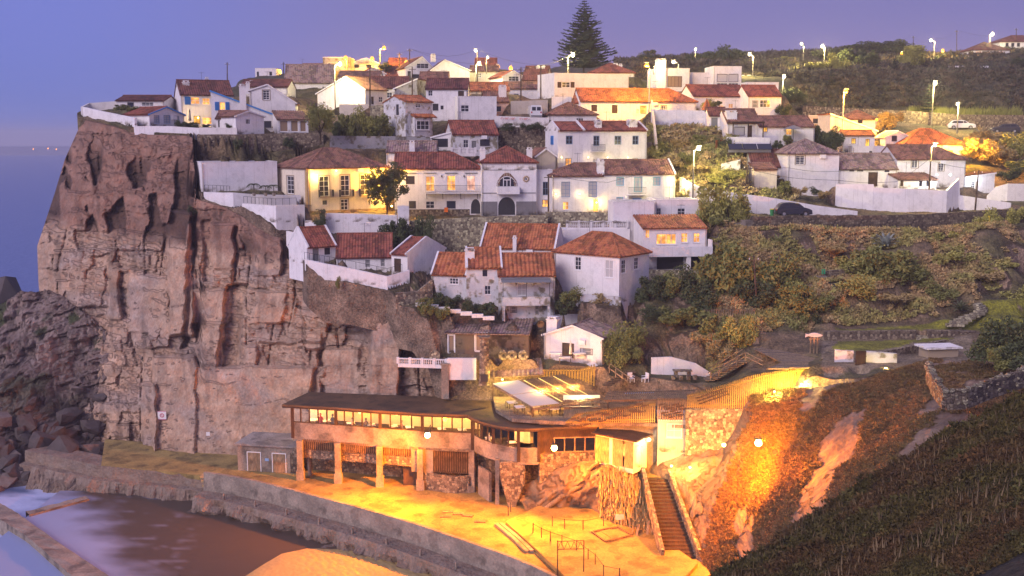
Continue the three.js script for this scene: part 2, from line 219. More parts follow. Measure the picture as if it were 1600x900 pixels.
h('white house with long balcony, three lit french windows and stone plinth', [617, 338, 150], [754, 150.6], 262.5, 8, ['gx', 2, 0.5, 'hr'], [[634, 275, 648, 288, 's'], [665, 275, 679, 299, 'L'], [698, 274, 712, 298, 'L'], [729, 274, 743, 298, 'LP'], [639, 314, 650, 326, 's'], [665, 314, 679, 326, 'w'], [698, 314, 712, 326, 's'], [736, 311, 751, 334, 'G']], { tile: 'tileRed', balc: true });
h('attic storey with ribbed roof, dormer and tall chimney above the balcony house', [604, 256, 156], [681, 156], 236.5, 5, ['gx', 1.4], [], { nog: true, tile: 'tileOld', chim: [[643.5, 220, 248, 0.75, -0.12]] });
h('ochre-cornered house glowing under its eaves with iron balconies', [481, 336, 147], [606, 154.5], 262, 10, ['hip', 2.5], [[449, 275, 459, 303, 'T', 'l'], [499, 275, 514, 307, 'T'], [532.5, 273.5, 546, 306, 'T'], [563, 272.5, 577, 305, 'T'], [532.5, 311, 544, 333, 'T'], [504, 313, 511, 320, 's']], { wall: 'cream', tile: 'tileBrown', ochre: true });
h('long bare white wing with a grey slab roof left of the ochre-cornered house', [316, 300, 148.5], [434, 152.5], 254, 6, ['flat'], []);
h('white house with red roof, balustrade terrace and wide aluminium window', [708, 244, 160], [779, 161.5], 209, 7, ['gx', 1.9], [[724, 218, 732, 231, 'w'], [750, 218, 765.5, 228.5, 's'], [737, 220, 744, 232, 'gD']], { wall: 'worn', tile: 'tileRed' });
h('open porch hut with a sloped tile roof and wooden rail', [668, 236, 162.5], [705, 162], 216, 4, ['sl', 0.9], [[675, 214, 700, 230, 's']], { tile: 'tileBrown' });
h('small beige gable with a hanging lantern between taller houses', [838, 270, 154], [868, 154.6], 243.5, 6, ['gz', 1, 0.5], [], { wall: 'beige', tile: 'tileBrown' });
h('narrow white link house with a tall blue-framed door', [838, 336, 150.5], [863, 150.7], 266, 5, ['flat'], [[848, 284, 856.5, 305, 'B'], [847, 312, 857, 324, 'b']], {});
// lower rows
h('left block of the small cottage on the cliff edge, with grey door', [480, 413, 131], [525, 133.3], 384.5, 5, ['gx', 2], [[489, 388, 498, 408, 'gD'], [507, 387, 516, 398, 's']], { verge: true, tile: 'tileRed' });
h('middle block of the small cottage on the cliff edge, with long plain roof', [526, 426, 131.8], [613, 132.5], 401, 8, ['gx', 2.4], [[571, 406, 578, 417, 'p'], [595, 404.5, 601, 416, 'p']], { tile: 'tileRed', chim: [[574.5, 349, 378, 0.75, 0.75]] });
h('right block of the small cliff-edge cottage, with brown door and lamp-lit end wall', [612, 430, 131], [637, 129.8], 395.5, 8, ['gx', 1.6], [[616, 404, 626.5, 425, 'D']], { verge: true, tile: 'tileRed' });
h('old white cottage block with ribbed roof and small four-pane window', [674, 467, 128], [730, 127], 426.5, 5.5, ['gx', 2.1], [[702, 434, 716.5, 444.5, 'w3']], { wall: 'worn', tile: 'tileOrange', verge: true, pitch: 0.5 });
h('old white cottage block with leaning chimney and two stacked windows', [729, 478, 126.5], [785, 126.8], 417, 6, ['gx', 1.9], [[754, 422, 761.5, 432, 's'], [757, 446, 767, 460.5, 'w']], { wall: 'worn', tile: 'tileOrange', verge: true, pitch: 0.5, chim: [[734, 388, 412, 1.1, 0.2]] });
h('old white cottage block with covered balcony and ribbed roof', [779, 500, 126], [867, 126.4], 429, 6, ['gx', 2.1], [[808, 442, 823, 462, 'Wd'], [797, 479, 808, 489, 'p'], [836, 477, 842, 492, 'p']], { wall: 'worn', tile: 'tileOrange', pitch: 0.5, porch: true });
h('left wing of the big white house, with long bright roof and grey door', [750, 425, 134], [868, 132.2], 385, 7, ['gx', 2.5], [[809, 396, 822, 405, 'w3'], [833, 396, 842, 405, 'w'], [853, 396, 862, 405, 'w'], [864, 397, 872, 437, 'gD']], { tile: 'tileOrange', verge: true, chim: [[806, 368, 408, 0.45, -0.05]] });
h('right wing of the big white house, with hipped roof and tall french windows', [866, 462, 131.8], [967, 126], 391, 6.5, ['hip', 2.2], [[898, 401, 908, 422, 'W6'], [945, 406, 958.5, 434, 'Wd'], [971, 406, 978, 427, 'W6', 'r'], [991, 402, 998, 421, 'W6', 'r']], { tile: 'tileOrange' });
h('white modern house with lit picture window and long parapet balcony', [1004, 424, 134], [1103, 135], 356, 5, ['sf', 1.2], [[1025, 365, 1057, 382, 'L4'], [1064, 364, 1075, 379, 'L'], [1083, 364, 1094, 379, 'L'], [1008, 359, 1015, 372, 'L'], [1026, 401, 1068, 421, 's'], [1075, 401, 1102, 421, 's']], { tile: 'tileOrange' });
h('upper white block behind the modern house, with two square windows', [1022, 362, 141], [1092, 141.5], 313, 5, ['flat'], [[1018, 325, 1030, 337, 'w'], [1025, 325, 1033, 337, 'w'], [1058, 325, 1071, 337, 'w']]);
h('white terrace block with balustrade left of the modern house', [958, 392, 139], [1023, 139.5], 316, 4, ['flat'], [], {});
h('white gabled cottage with brown door behind the restaurant terrace', [850, 562, 122], [940, 118.6], 522, 7, ['gz', 1.1, 0.5, 528], [[878, 536, 897, 559, 'D'], [906, 544, 926.5, 554.5, 'p']], { tile: 'tileOld', chim: [[865, 495, 522, 1.3, 0.05]] });
h('brown timber and rubble shed with a patched old tile roof', [697, 556, 121.5], [826, 120.5], 519, 7, ['sf', 0.9], [[700, 524, 709.5, 551, 'Bx'], [743, 516, 760, 549, 'Bx']], { wall: 'brown', tile: 'tileOld' });
// houses on the right
h('white cottage with a stout chimney and timber pergola', [1136, 224, 166], [1187, 166.6], 191, 6, ['gx', 2], [[1168, 196, 1175.5, 214, 'D'], [1147, 198, 1164, 212, 'g']], { tile: 'tileBrown', chim: [[1144, 173, 206, 1.6, 0.1]] });
h('low dark-roofed end cottage left of the pergola cottage', [1108, 204, 170], [1136, 170], 180, 5, ['gx', 1.2], [[1111, 184, 1121.5, 199, 'gD']], { tile: 'tileDark' });
h('white cottage with two lit windows and a dark umbrella', [1186, 226, 165], [1272, 166], 197, 6, ['gx', 1.5], [[1193, 199, 1199.5, 206, 'y'], [1228, 201, 1237.5, 211, 'L']], { tile: 'tileBrown' });
h('red-roofed low house left of the square hipped house', [1175, 279, 158], [1229, 158], 259, 6, ['gx', 2.2], [], { tile: 'tileDark' });
h('square white house with hipped brown roof and one stone-framed window', [1229, 307, 155], [1309, 155.6], 239, 7.5, ['hip', 1.9], [[1243, 243, 1257.5, 257, 'T']], { tile: 'tileOld' });
h('small lamp-yellow cube house with a scrap of tile roof', [1178, 302, 152], [1213, 152], 264, 4, ['sf', 0.8], [], { wall: 'cream', tile: 'tileBrown' });
h('white barn with brown garage door and weathered roof', [1309, 294, 156], [1401, 156.5], 263, 6.5, ['gx', 2], [[1356, 269, 1372, 291, 'D'], [1327, 264.5, 1335, 268, 's'], [1339, 264.5, 1349, 268, 's'], [1382, 265, 1390, 269, 's']], { tile: 'tileOld' });
h('large white house with two stone-framed windows beside the street pole', [1400, 293, 158], [1507, 159], 248, 7, ['gx', 1.9, 0.5, 'hr'], [[1424, 250, 1434.5, 262.5, 'T'], [1466, 255, 1475, 267.5, 'T']], { tile: 'tileBrown' });
h('white parapet house with one tiny window behind the barn', [1331, 250, 166], [1385, 166], 229, 4, ['flat'], [[1358, 236, 1363, 243, 's']]);
h('white house under an orange-lit pyramid roof', [1412, 258, 172], [1507, 172.6], 224.5, 8, ['hip', 2.3], [[1475, 235, 1489, 244, 'y']], { tile: 'tileOrange' });
h('small house with two glowing windows and orange eaves', [1317, 238, 168], [1366, 168], 211, 4, ['gx', 0.7], [[1330, 216, 1337.5, 224.5, 'y'], [1352, 217, 1359, 229, 'y']], { tile: 'tileOrange' });
h('orange-lit long white house with a sloping roofline by the sodium lamp', [1297, 214, 178], [1369, 178.5], 178, 6, ['sr', 2.6], [], { wall: 'cream', tile: 'tileOrange' });
h('small white house with a grey hipped roof against the long stone wall', [1322, 206, 187], [1369, 187], 185, 6, ['hip', 1.4], [[1340, 187, 1348, 193, 's']], { tile: 'tileBrown' });
h('tent-roofed white outbuilding between the orange-lit houses', [1383, 230, 175], [1421, 175.6], 214, 4, ['gz', 0.9, 0.5], [[1393, 212, 1402, 221, 's']], { roofMat: 'white2' });
h('white porch cottage with tiled lean-to in front of the large house', [1403, 296, 153], [1463, 153.4], 279.5, 4, ['sf', 0.7], [[1404.5, 276.5, 1412, 291, 'D'], [1436, 283, 1441, 291, 's'], [1447, 283, 1452, 291, 's']], { tile: 'tileBrown' });
h('low grey-white shed with a blue light at the right end of the village', [1507, 302, 160], [1553, 160.4], 277, 5, ['sl', 0.6], [[1517, 284, 1524, 295.5, 'T']], { tile: 'tileDark' });
h('brown-roofed hill house with a bright porch on the right skyline', [1520, 89, 330], [1577, 330], 77.5, 11, ['hip', 2.6], [[1524, 80, 1534, 86.5, 'LP'], [1538, 80, 1548, 86.5, 'LP'], [1553, 80, 1568, 86.5, 'LP']], { tile: 'tileDark' });
h('upper hill house with hipped roof at the right edge of the skyline', [1562, 80, 350], [1640, 350], 65, 12, ['hip', 2.4], [[1571, 67, 1576, 73, 's'], [1580, 67, 1585, 73, 's'], [1589, 67, 1594, 73, 's']], { tile: 'tileDark' });
h('low hillside house with a row of lit windows under a flat roof', [1489, 115, 290], [1544, 290], 103.5, 6, ['flat'], [[1495, 106, 1501, 112, 'LP'], [1503, 106, 1509, 112, 'LP'], [1516, 108, 1521, 113, 'y'], [1523, 106, 1529, 112, 'LP'], [1531, 106, 1536, 112, 'LP'], [1538, 106, 1542, 112, 'LP']]);

h('low pale house with a flat roof under the long hillside stone wall', [1262, 198, 192], [1302, 192.5], 181, 4, ['flat'], [[1270, 185, 1279, 193, 's'], [1287, 185, 1293, 198, 'D']], { wall: 'pink' });
h('white house with two dark windows squeezed behind the grey gable wall', [655, 140, 208], [700, 208], 124, 6, ['gx', 1.5], [[662, 128, 669, 136, 's'], [684, 128, 691, 136, 's']], { tile: 'tileBrown' });
h('small ridge house with red roof left of the tall white gable', [606, 112, 252], [634, 252], 101, 6, ['gx', 1.6], [[612, 103, 617, 109, 's'], [623, 103, 628, 109, 'L']], { tile: 'tileRed' });
h('cream ridge house with small lit window behind the long pale house', [742, 112, 250], [776, 250], 101, 6, ['gx', 1.6], [[752, 103, 758, 109, 'L']], { wall: 'cream', tile: 'tileRed' });
h('white ridge cottage with brown roof between chapel and stone block', [470, 118, 262], [503, 262], 108, 6, ['gx', 1.4], [[478, 110, 483, 116, 's'], [492, 110, 497, 116, 'y']], { tile: 'tileBrown' });
// garden, terrace and retaining walls: [label, name, material, thickness, [[pixel x, top y, foot y, distance], ...], ground kept behind it]
const WALLS = [
  ['stepped white terrace wall along the seaward tip of the cliff', 'terrace_wall', 'white', 0.35, [[129, 167, 184, 169], [155, 173, 189, 166], [180, 178, 193, 163], [205, 183, 200, 159.5], [210, 184, 203, 158]], 1],
  ['white upper parapet behind the stepped terrace wall', 'terrace_wall', 'white2', 0.3, [[129, 167, 184, 169.4], [140, 161, 175, 172], [182, 158, 172, 173]]],
  ['white parapet wall in front of the blue-edged pavilion', 'terrace_wall', 'white', 0.35, [[210, 197, 207, 158], [267, 197, 209, 157.6], [311, 200, 211, 157]], 1],
  ['white parapet wall in front of the porch house', 'terrace_wall', 'white2', 0.35, [[311, 199, 212, 156.9], [370, 200, 212, 157.2]], 1],
  ['dark rubble retaining wall under the cliff-top houses', 'retaining_wall', 'stone', 0.8, [[308, 210, 252, 156.2], [370, 210, 248, 157], [434, 208.5, 238, 159.5], [505, 207, 227, 161]], 1],
  ['long grey concrete wall with railing posts above the ochre-cornered house', 'retaining_wall', 'grey', 0.4, [[515, 212, 234, 159], [600, 213, 234, 160], [672, 214, 236, 161]], 1],
  ['white upper terrace wall with railings below the bare white wing', 'terrace_wall', 'white', 0.4, [[318, 300, 312, 147], [345, 301, 322, 146], [364, 301, 326, 145.5], [400, 304, 325, 146.5], [470, 305, 330, 147.5]], 1],
  ['white lower terrace wall on the cliff edge below the potted palms', 'terrace_wall', 'white', 0.45, [[378, 318, 324, 144], [410, 320, 342, 141.5], [431, 322, 358, 140]], 1],
  ['pale grey end wall of the lower terrace beside the iron gate', 'terrace_wall', 'white2', 0.45, [[431, 321, 361, 140], [476, 320, 362, 141.5]], 1],
  ['white garden wall below the lit orange tree', 'garden_wall', 'white', 0.4, [[508, 333, 366, 141], [565, 334, 368, 141.3], [620, 336, 366, 141.8]], 1.1],
  ['tall end pier of the white garden wall below the lit orange tree', 'garden_wall', 'white', 0.4, [[621, 322, 366, 141.8], [639, 321, 362, 142]]],
  ['low pale wall of the lamp-lit hill road', 'street_wall', 'white2', 0.3, [[1160, 116.5, 121, 246], [1216, 118, 123, 250], [1300, 113.5, 118, 268]]],
  ['long old retaining wall lit yellow-green by the street lamps', 'retaining_wall', 'stonePale', 0.7, [[640, 345, 392, 142.5], [700, 342, 402, 143], [780, 338, 402, 143], [856, 336, 380, 142.5]], 1],
  ['rubble garden wall under the cream-lit houses', 'garden_wall', 'stonePale', 0.4, [[852, 331, 352, 143.5], [935, 331, 352, 143.2], [958, 334, 350, 143]], 1],
  ['brown masonry retaining wall with hanging plants beside the three-storey house', 'retaining_wall', 'stone', 0.7, [[780, 199, 243, 164], [853, 198, 248, 164]], 1],
  ['white street wall with red graffiti above the brown masonry', 'street_wall', 'white2', 0.3, [[772, 181, 200, 165.5], [858, 184, 202, 165.5]], 1],
  ['lamp-yellow yard wall left of the tall narrow house', 'garden_wall', 'cream', 0.3, [[530, 163, 182, 180], [576, 163, 182, 180.6]], 1],
  ['ochre yard wall meeting the steps of the tall narrow house', 'garden_wall', 'stonePale', 0.3, [[578, 165, 186, 176], [612, 163, 186, 175.4]], 1],
  ['beige yard wall behind the parked van', 'garden_wall', 'beige', 0.3, [[798, 158, 180, 176], [856, 156, 180, 176]], 1],
  ['white slatted wall left of the orange farmhouse extension', 'garden_wall', 'white2', 0.3, [[862, 151, 173, 187], [893, 151, 173, 186.6]], 1],
  ['broad white retaining wall right of the amber steps', 'retaining_wall', 'white', 0.5, [[1018, 171, 202, 174], [1065, 172, 202, 174], [1111, 173, 200, 173.5]], 1],
  ['white street wall sweeping down behind the parked black car', 'street_wall', 'white', 0.4, [[1062, 277, 306, 151], [1085, 290, 320, 147.5], [1120, 298, 330, 144.5], [1200, 308, 337, 143.5], [1275, 321, 337, 143.2], [1340, 330, 338, 143]], 1],
  ['white curved garden wall below the pyramid-roofed houses', 'garden_wall', 'white', 0.4, [[1306, 288, 324, 149], [1365, 288, 331, 147], [1366, 293, 332, 147], [1420, 295, 334, 146], [1480, 298, 334, 145.5], [1499, 279, 330, 146.5], [1500, 305, 330, 146.5], [1580, 317, 328, 145]], 1],
  ['low white garden wall at the right end of the village street', 'garden_wall', 'white2', 0.35, [[1542, 306, 318, 153], [1556, 292, 316, 152.6], [1575, 287, 316, 152], [1640, 288, 318, 152]], 1],
  ['long rubble wall holding up the village street above the scrub', 'retaining_wall', 'stoneDark', 0.5, [[1174, 339, 362, 138.5], [1240, 337, 357, 139], [1330, 337, 362, 139], [1440, 335, 362, 139.3], [1562, 328, 352, 140], [1640, 322, 346, 140.5]], 1],
  ['long hillside stone wall behind the parked white car', 'retaining_wall', 'stone', 0.6, [[1255, 165, 182, 205], [1330, 169, 190, 204], [1420, 173, 198, 202], [1500, 179, 203, 200], [1640, 180, 208, 200]], 1],
  ['white garden wall below the pergola cottage', 'garden_wall', 'white', 0.35, [[1136, 214, 233, 163], [1203, 215, 236, 163]], 1],
  ['sloping grey outhouse wall on the bank above the street', 'garden_wall', 'worn', 0.4, [[1127, 256, 272, 153], [1157, 249, 275, 152.6]], 1],
  ['white parapet curving below the small cliff-edge cottage', 'terrace_wall', 'white', 0.35, [[476, 405, 413, 129.5], [507, 412, 440, 128.5], [540, 418, 441, 127.8], [605, 432, 455, 126.5], [640, 422, 450, 127.5]], 1],
  ['white base wall left of the small cliff-edge cottage', 'terrace_wall', 'white2', 0.35, [[447, 361, 375, 135.5], [462, 364, 400, 134]], 1],
  ['rubble steps wall between the cliff-edge cottage and the old cottage', 'garden_wall', 'stone', 0.5, [[618, 458, 478, 124.6], [652, 456, 480, 124.8], [676, 436, 480, 125.4]], 1],
  ['white yard wall behind the white gabled cottage', 'garden_wall', 'white', 0.35, [[865, 492, 520, 127], [910, 491, 520, 127], [950, 478, 512, 127.2], [978, 478, 510, 127.4], [980, 466, 510, 127.5]], 1],
  ['low white garden wall in front of the bay-windowed big house', 'garden_wall', 'worn', 0.3, [[908, 460, 470, 126], [970, 464, 480, 125.5]], 1],
  ['rubble terrace wall under the modern house porch', 'retaining_wall', 'stonePale', 0.5, [[991, 421, 436, 131], [1040, 422, 438, 131.2], [1094, 422, 436, 131.5]], 1],
  ['broken white wall beside the terrace stones', 'garden_wall', 'white', 0.3, [[1018, 559, 586, 117], [1050, 558, 588, 117], [1088, 568, 588, 117.3], [1110, 582, 590, 117.6]]],
  ['white terrace panel under the balustrade of the timber shed', 'terrace_wall', 'white', 0.35, [[699, 560, 584, 119], [744, 560, 584, 119]], 1],
  ['low stone wall of the upper lawn', 'garden_wall', 'stone', 0.4, [[1288, 518, 534, 117.2], [1432, 516, 531, 117.8]], 0.5],
  ['short low stone wall right of the lawn steps', 'garden_wall', 'stone', 0.4, [[1450, 516, 530, 117.5], [1460, 516, 530, 117.5], [1525, 518, 523, 118.5]], 0.5],
  ['brown stone wall along the path above the scrub slope', 'garden_wall', 'stone', 0.4, [[1288, 424, 441, 130], [1322, 421, 437, 131], [1346, 428, 437, 131]], 1],
  ['sloping amber-lit stone wall beside the lower lawn path', 'garden_wall', 'stone', 0.4, [[1375, 551, 562, 108], [1440, 538, 552, 112], [1480, 531, 541, 115]], 1],
  ['grey-white parapet left of the narrow gate', 'garden_wall', 'worn', 0.4, [[1305, 547, 568, 107], [1334, 548, 567, 106.7]]],
  ['grey-white parapet right of the narrow gate', 'garden_wall', 'worn', 0.4, [[1353, 549, 567, 106.4], [1402, 553, 569, 106]]],
  ['amber-lit stone base under the tall slatted fence', 'retaining_wall', 'stonePale', 0.5, [[1072, 640, 690, 106], [1176, 639, 690, 105.5]], 1],
];

// ---------------------------------------------------------------- ground of the village and the hill
const GP = [];   // [x, z, height] of every surveyed point of the ground
const gp = (px, py, D) => { const p = P(px, py, D); GP.push([p.x, p.z, p.y]); };
for (const o of HO) {
  o.A = P(...o.a); o.B = PX(o.b[0], o.b[1], o.A.y);
  o.turn = Math.atan2(-(o.B.z - o.A.z), o.B.x - o.A.x); o.w = o.A.distanceTo(o.B);
  o.h = P(o.a[0], o.top, o.a[2]).y - o.A.y;
  o.mat = new THREE.Matrix4().makeRotationY(o.turn).setPosition(o.A); o.inv = o.mat.clone().invert();
  if (!o.nog) for (const x of [0, 0.25, 0.5, 0.75, 1]) for (const z of [1.3, 0.4, -o.deep * 0.33, -o.deep * 0.66, -o.deep]) { const p = V(x * o.w, 0, z).applyMatrix4(o.mat); GP.push([p.x, p.z, p.y + 0.05]); }
}
for (const [, , , th, pts, ret] of WALLS) for (let i = 0; i + 1 < pts.length; i++) for (let t = 0, dt = 1 / Math.ceil(1 + Math.abs(pts[i + 1][0] - pts[i][0]) / 8); t < 1.001; t += dt) {
  const [x, a, b, D] = pts[i].map((v, k) => lerp(v, pts[i + 1][k], t)), f = P(x, b, D), q = P(x, a, D), e = D / (D - 0.7);
  GP.push([f.x / e, f.z / e, f.y + 0.1], [f.x * (D - 0.12) / D, f.z * (D - 0.12) / D, f.y + 0.1]);
  if (ret) { const e2 = (D + th + 0.4) / D; GP.push([q.x * e2, q.z * e2, q.y - 0.35 * ret * ret * ret]); }
}
for (const a of [
  [132, 187, 172], [150, 200, 195], [120, 215, 230], [120, 240, 320], [120, 260, 460], [240, 172, 230], [220, 200, 330], [250, 230, 460], [320, 150, 230], [330, 150, 300], [400, 180, 460], [430, 126, 280], [440, 130, 330], [600, 124, 280], [760, 124, 285], [850, 116, 300], [500, 150, 440], [600, 132, 330], [700, 130, 340], [700, 150, 460],
  [870, 112, 290], [950, 108, 330], [1000, 100, 370], [1050, 95, 380], [1100, 93, 400], [1150, 95, 400], [1200, 96, 400], [1250, 89, 400], [1330, 82, 400], [1410, 83, 395], [1470, 88, 385], [1600, 75, 400], [1700, 75, 400],
  [1000, 108, 440], [1300, 98, 460], [1600, 90, 460], [1100, 105, 300], [1200, 103, 310], [1230, 119, 262], [1300, 108, 290], [1290, 117, 255], [1200, 125, 250], [1400, 108, 300], [1430, 100, 320],
  [1250, 140, 225], [1320, 135, 235], [1400, 140, 228], [1450, 120, 270], [1550, 126, 270], [1620, 125, 275], [1480, 119, 280], [1560, 119, 281], [1500, 99, 316], [1610, 99, 312], [1545, 97, 316], [1450, 100, 316], [1540, 150, 225], [1640, 150, 230], [1480, 150, 225], [1240, 160, 215], [1160, 115, 260], [1180, 122, 235], [1100, 112, 260],
  [1500, 203, 192], [1570, 207, 190], [1620, 215, 186], [1540, 235, 178], [1620, 260, 170], [1460, 205, 190], [1390, 205, 188],
  [1040, 205, 171], [1100, 205, 168], [1020, 240, 163], [1060, 245, 161], [1110, 245, 158], [1110, 215, 166], [1090, 270, 154], [1150, 280, 151], [1200, 305, 148], [1250, 312, 147], [1070, 300, 150],
  [1130, 345, 139.5], [1120, 372, 136], [1240, 346, 141], [1350, 346, 141], [1500, 340, 141.5], [1600, 330, 143],
  [1210, 385, 135], [1300, 385, 135], [1380, 390, 134.5], [1470, 390, 134.5], [1600, 385, 135], [1260, 420, 131], [1390, 425, 130], [1500, 430, 129.5], [1620, 435, 129.5], [1170, 440, 129], [1240, 455, 127], [1330, 462, 126],
  [1440, 470, 125], [1560, 467, 126], [1640, 468, 126.5], [1130, 470, 125.5], [1220, 490, 122.5], [1290, 505, 120.5], [1400, 512, 119], [1500, 512, 119], [1560, 495, 121], [1620, 500, 122], [1480, 500, 121], [1090, 440, 129], [1010, 470, 126.5], [1060, 490, 124.5],
  [1000, 520, 121.5], [1080, 515, 121.5], [1180, 500, 121.5], [1000, 570, 118.2], [1080, 575, 118], [1160, 545, 118.5], [1200, 520, 119], [1190, 580, 112], [1240, 565, 111.5], [1270, 550, 113], [1300, 565, 109.5], [1340, 570, 107.5], [1400, 560, 109], [1480, 545, 113],
  [1550, 535, 116], [1620, 530, 118], [1350, 545, 112.5], [1420, 533, 115], [1310, 540, 113.5], [1520, 528, 116.5], [1345, 585, 104.5], [1300, 590, 104], [1400, 575, 105.5], [1460, 560, 108.5], [1550, 555, 110], [1640, 560, 110],
  [640, 470, 126], [660, 495, 122.5], [640, 540, 119.5], [690, 560, 119.2], [780, 572, 120], [850, 577, 119.4], [920, 577, 118.8], [960, 588, 117.6], [1010, 592, 116.6], [1080, 598, 115.5], [880, 480, 127], [930, 485, 126.5], [760, 505, 122.5], [700, 495, 123], [800, 505, 122], [850, 515, 124],
  [330, 254, 155], [430, 244, 158], [500, 238, 160], [480, 374, 135], [520, 382, 137.5], [600, 372, 138.5], [690, 405, 139], [720, 410, 135], [560, 342, 144], [490, 345, 143], [850, 345, 144.5], [780, 341, 146],
]) gp(...a);
// front edge of that ground: pixel column, distance
const EDGE = [[125, 168], [210, 158.5], [300, 156.6], [310, 155], [315, 148], [318, 146.5], [364, 144.5], [378, 143.5], [431, 139.6], [452, 140.3], [468, 140.7], [472, 131.5], [476, 129], [540, 127.2], [605, 126], [622, 124.2], [700, 119.6], [760, 119.4], [850, 118.8], [950, 117.4], [1000, 116], [1075, 113], [1180, 108], [1285, 104], [1345, 101], [1450, 100], [1760, 100]];
const edgeAt = (px) => { let i = 0; while (i < EDGE.length - 2 && EDGE[i + 1][0] < px) i++; const [a, b] = EDGE[i], [c, d] = EDGE[i + 1]; return lerp(b, d, clamp((px - a) / (c - a), 0, 1)); };
function ground(x, z) {
  let s = 0, t = 0;
  for (const p of GP) { const dx = p[0] - x, dz = p[1] - z, d = dx * dx + dz * dz; if (d > 3600 && s > 1e-7) continue; if (d < 1e-4) return p[2]; const w = 1 / (d * d * (d > 900 ? d / 900 : 1)); s += w; t += w * p[2]; }
  return t / s;
}
const TH = ground;
function gridMesh(name, nu, nv, at, color, material = M.earth) {   // a sheet of ground from a function of two parameters
  const pos = new Float32Array((nu + 1) * (nv + 1) * 3), cl = new Float32Array(pos.length), uv = new Float32Array((nu + 1) * (nv + 1) * 2), idx = [];
  for (let j = 0, k = 0; j <= nv; j++) for (let i = 0; i <= nu; i++, k++) {
    const p = at(i / nu, j / nv); pos[k * 3] = p.x; pos[k * 3 + 1] = p.y; pos[k * 3 + 2] = p.z;
    if (i < nu && j < nv) idx.push(k, k + nu + 1, k + 1, k + 1, k + nu + 1, k + nu + 2);
  }
  const g = new THREE.BufferGeometry(); g.setAttribute('position', new THREE.BufferAttribute(pos, 3)); g.setIndex(idx); g.computeVertexNormals();
  const n = g.attributes.normal;
  for (let j = 0, k = 0; j <= nv; j++) for (let i = 0; i <= nu; i++, k++) {
    const p = V(pos[k * 3], pos[k * 3 + 1], pos[k * 3 + 2]), m = V(n.getX(k), n.getY(k), n.getZ(k)), c = color(p, m, i / nu, j / nv);
    cl.set(c, k * 3);
    const steep = Math.abs(m.y) < 0.6; uv[k * 2] = p.x + (steep ? p.z * 0.3 : 0); uv[k * 2 + 1] = steep ? p.y : p.z;
  }
  g.setAttribute('color', new THREE.BufferAttribute(cl, 3)); g.setAttribute('uv', new THREE.BufferAttribute(uv, 2)); g.userData.keep = true;
  const m = new THREE.Mesh(g, material); m.name = numbered(name); m.castShadow = m.receiveShadow = true; m.userData.kind = 'structure'; scene.add(m); return m;
}
const pixelOf = (p) => { const y = (p.y - EYE), z = -p.z, d = y * -sp + z * cp, u = y * cp + z * sp; return [800 + F * p.x / d, 450 - F * u / d]; };
const LAWNS = [[[1310, 534], [1432, 531], [1500, 527], [1440, 536], [1370, 548], [1320, 552], [1300, 545]], [[1300, 512], [1440, 507], [1505, 510], [1525, 516], [1432, 515], [1330, 517]], [[1532, 473], [1640, 467], [1640, 520], [1545, 522], [1505, 511], [1512, 500], [1540, 490]]];
const inside = (poly, x, y) => { let c = false; for (let i = 0, j = poly.length - 1; i < poly.length; j = i++) { const [a, b] = poly[i], [d, e] = poly[j]; if ((b > y) !== (e > y) && x < (d - a) * (y - b) / (e - b) + a) c = !c; } return c; };
const lawnWorld = LAWNS.map((l) => l.map(([x, y]) => { let p = P(x, y, 130); for (let D = 103; D < 130; D += 0.2) { const q = P(x, y, D); if (TH(q.x, q.z) >= q.y) { p = q; break; } } return [p.x, p.z]; }));
const onLawn = (x, z) => lawnWorld.some((l) => inside(l, x, z));
const farEdge = (px) => (px < 330 ? lerp(188, 215, clamp((px - 132) / 198, 0, 1)) : px < 500 ? lerp(215, 300, (px - 330) / 170) : px < 850 ? lerp(300, 345, (px - 500) / 350) : 470);
gridMesh('village_hillside', 400, 400, (u, v) => {
  const px = lerp(132, 1760, u), d0 = edgeAt(px), d9 = farEdge(px), dm = Math.min(215, lerp(d0, d9, 0.8)), D = v < 0.8 ? lerp(d0, dm, v / 0.8) : lerp(dm, d9, (v - 0.8) / 0.2), x = (px - 800) * D / F * 1.005;
  const k = smoothstep(D, d0, d0 + 4);
  return V(x, TH(x, -D) + (onLawn(x, -D) ? 0 : k * ((D < 136 && px < 760 ? 0.7 * fbm(x * 0.5, D * 0.5, 2) + 0.35 * hash(Math.floor(x / 1.6 + hash(Math.floor(D / 1.3), 3)), Math.floor(D / 1.3)) : 0.14 * fbm(x * 0.4, -D * 0.4)) + (D > 205 ? 1.1 * fbm(x * 0.06, D * 0.06, 3) : 0))) - (v === 0 ? 5 : 0) - (v === 1 ? 40 : 0), -D);
}, (p, n) => {
  if (Math.abs(n.y) < 0.62 && p.z > -150) { const s = 0.5 + 0.5 * fbm(p.x * 0.3, p.y * 0.5, 5, 5); return [0.42, 0.31, 0.235].map((c) => c * (0.6 + 0.7 * s)); }
  const a = 0.5 + 0.5 * fbm(p.x * 0.15, p.z * 0.15, 5), b = 0.5 + 0.5 * fbm(p.x * 0.6, p.z * 0.6, 9), g = smoothstep(a, 0.35, 0.7);
  { const [qx, qy] = pixelOf(p); if (p.z > -117.5 && p.z < -104 && qx > 1285 && qx < 1520 && qy > 524 && !onLawn(p.x, p.z)) return [0.4, 0.33, 0.24].map((c) => c * (0.8 + 0.35 * b)); }
  if (onLawn(p.x, p.z)) return [0.36 + 0.08 * b, 0.37 + 0.08 * b, 0.05];
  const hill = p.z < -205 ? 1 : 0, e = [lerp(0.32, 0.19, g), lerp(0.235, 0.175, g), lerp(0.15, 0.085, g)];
  return e.map((c, i) => c * (0.75 + 0.5 * b) * (hill ? [0.5, 0.6, 0.55][i] : 1));
});

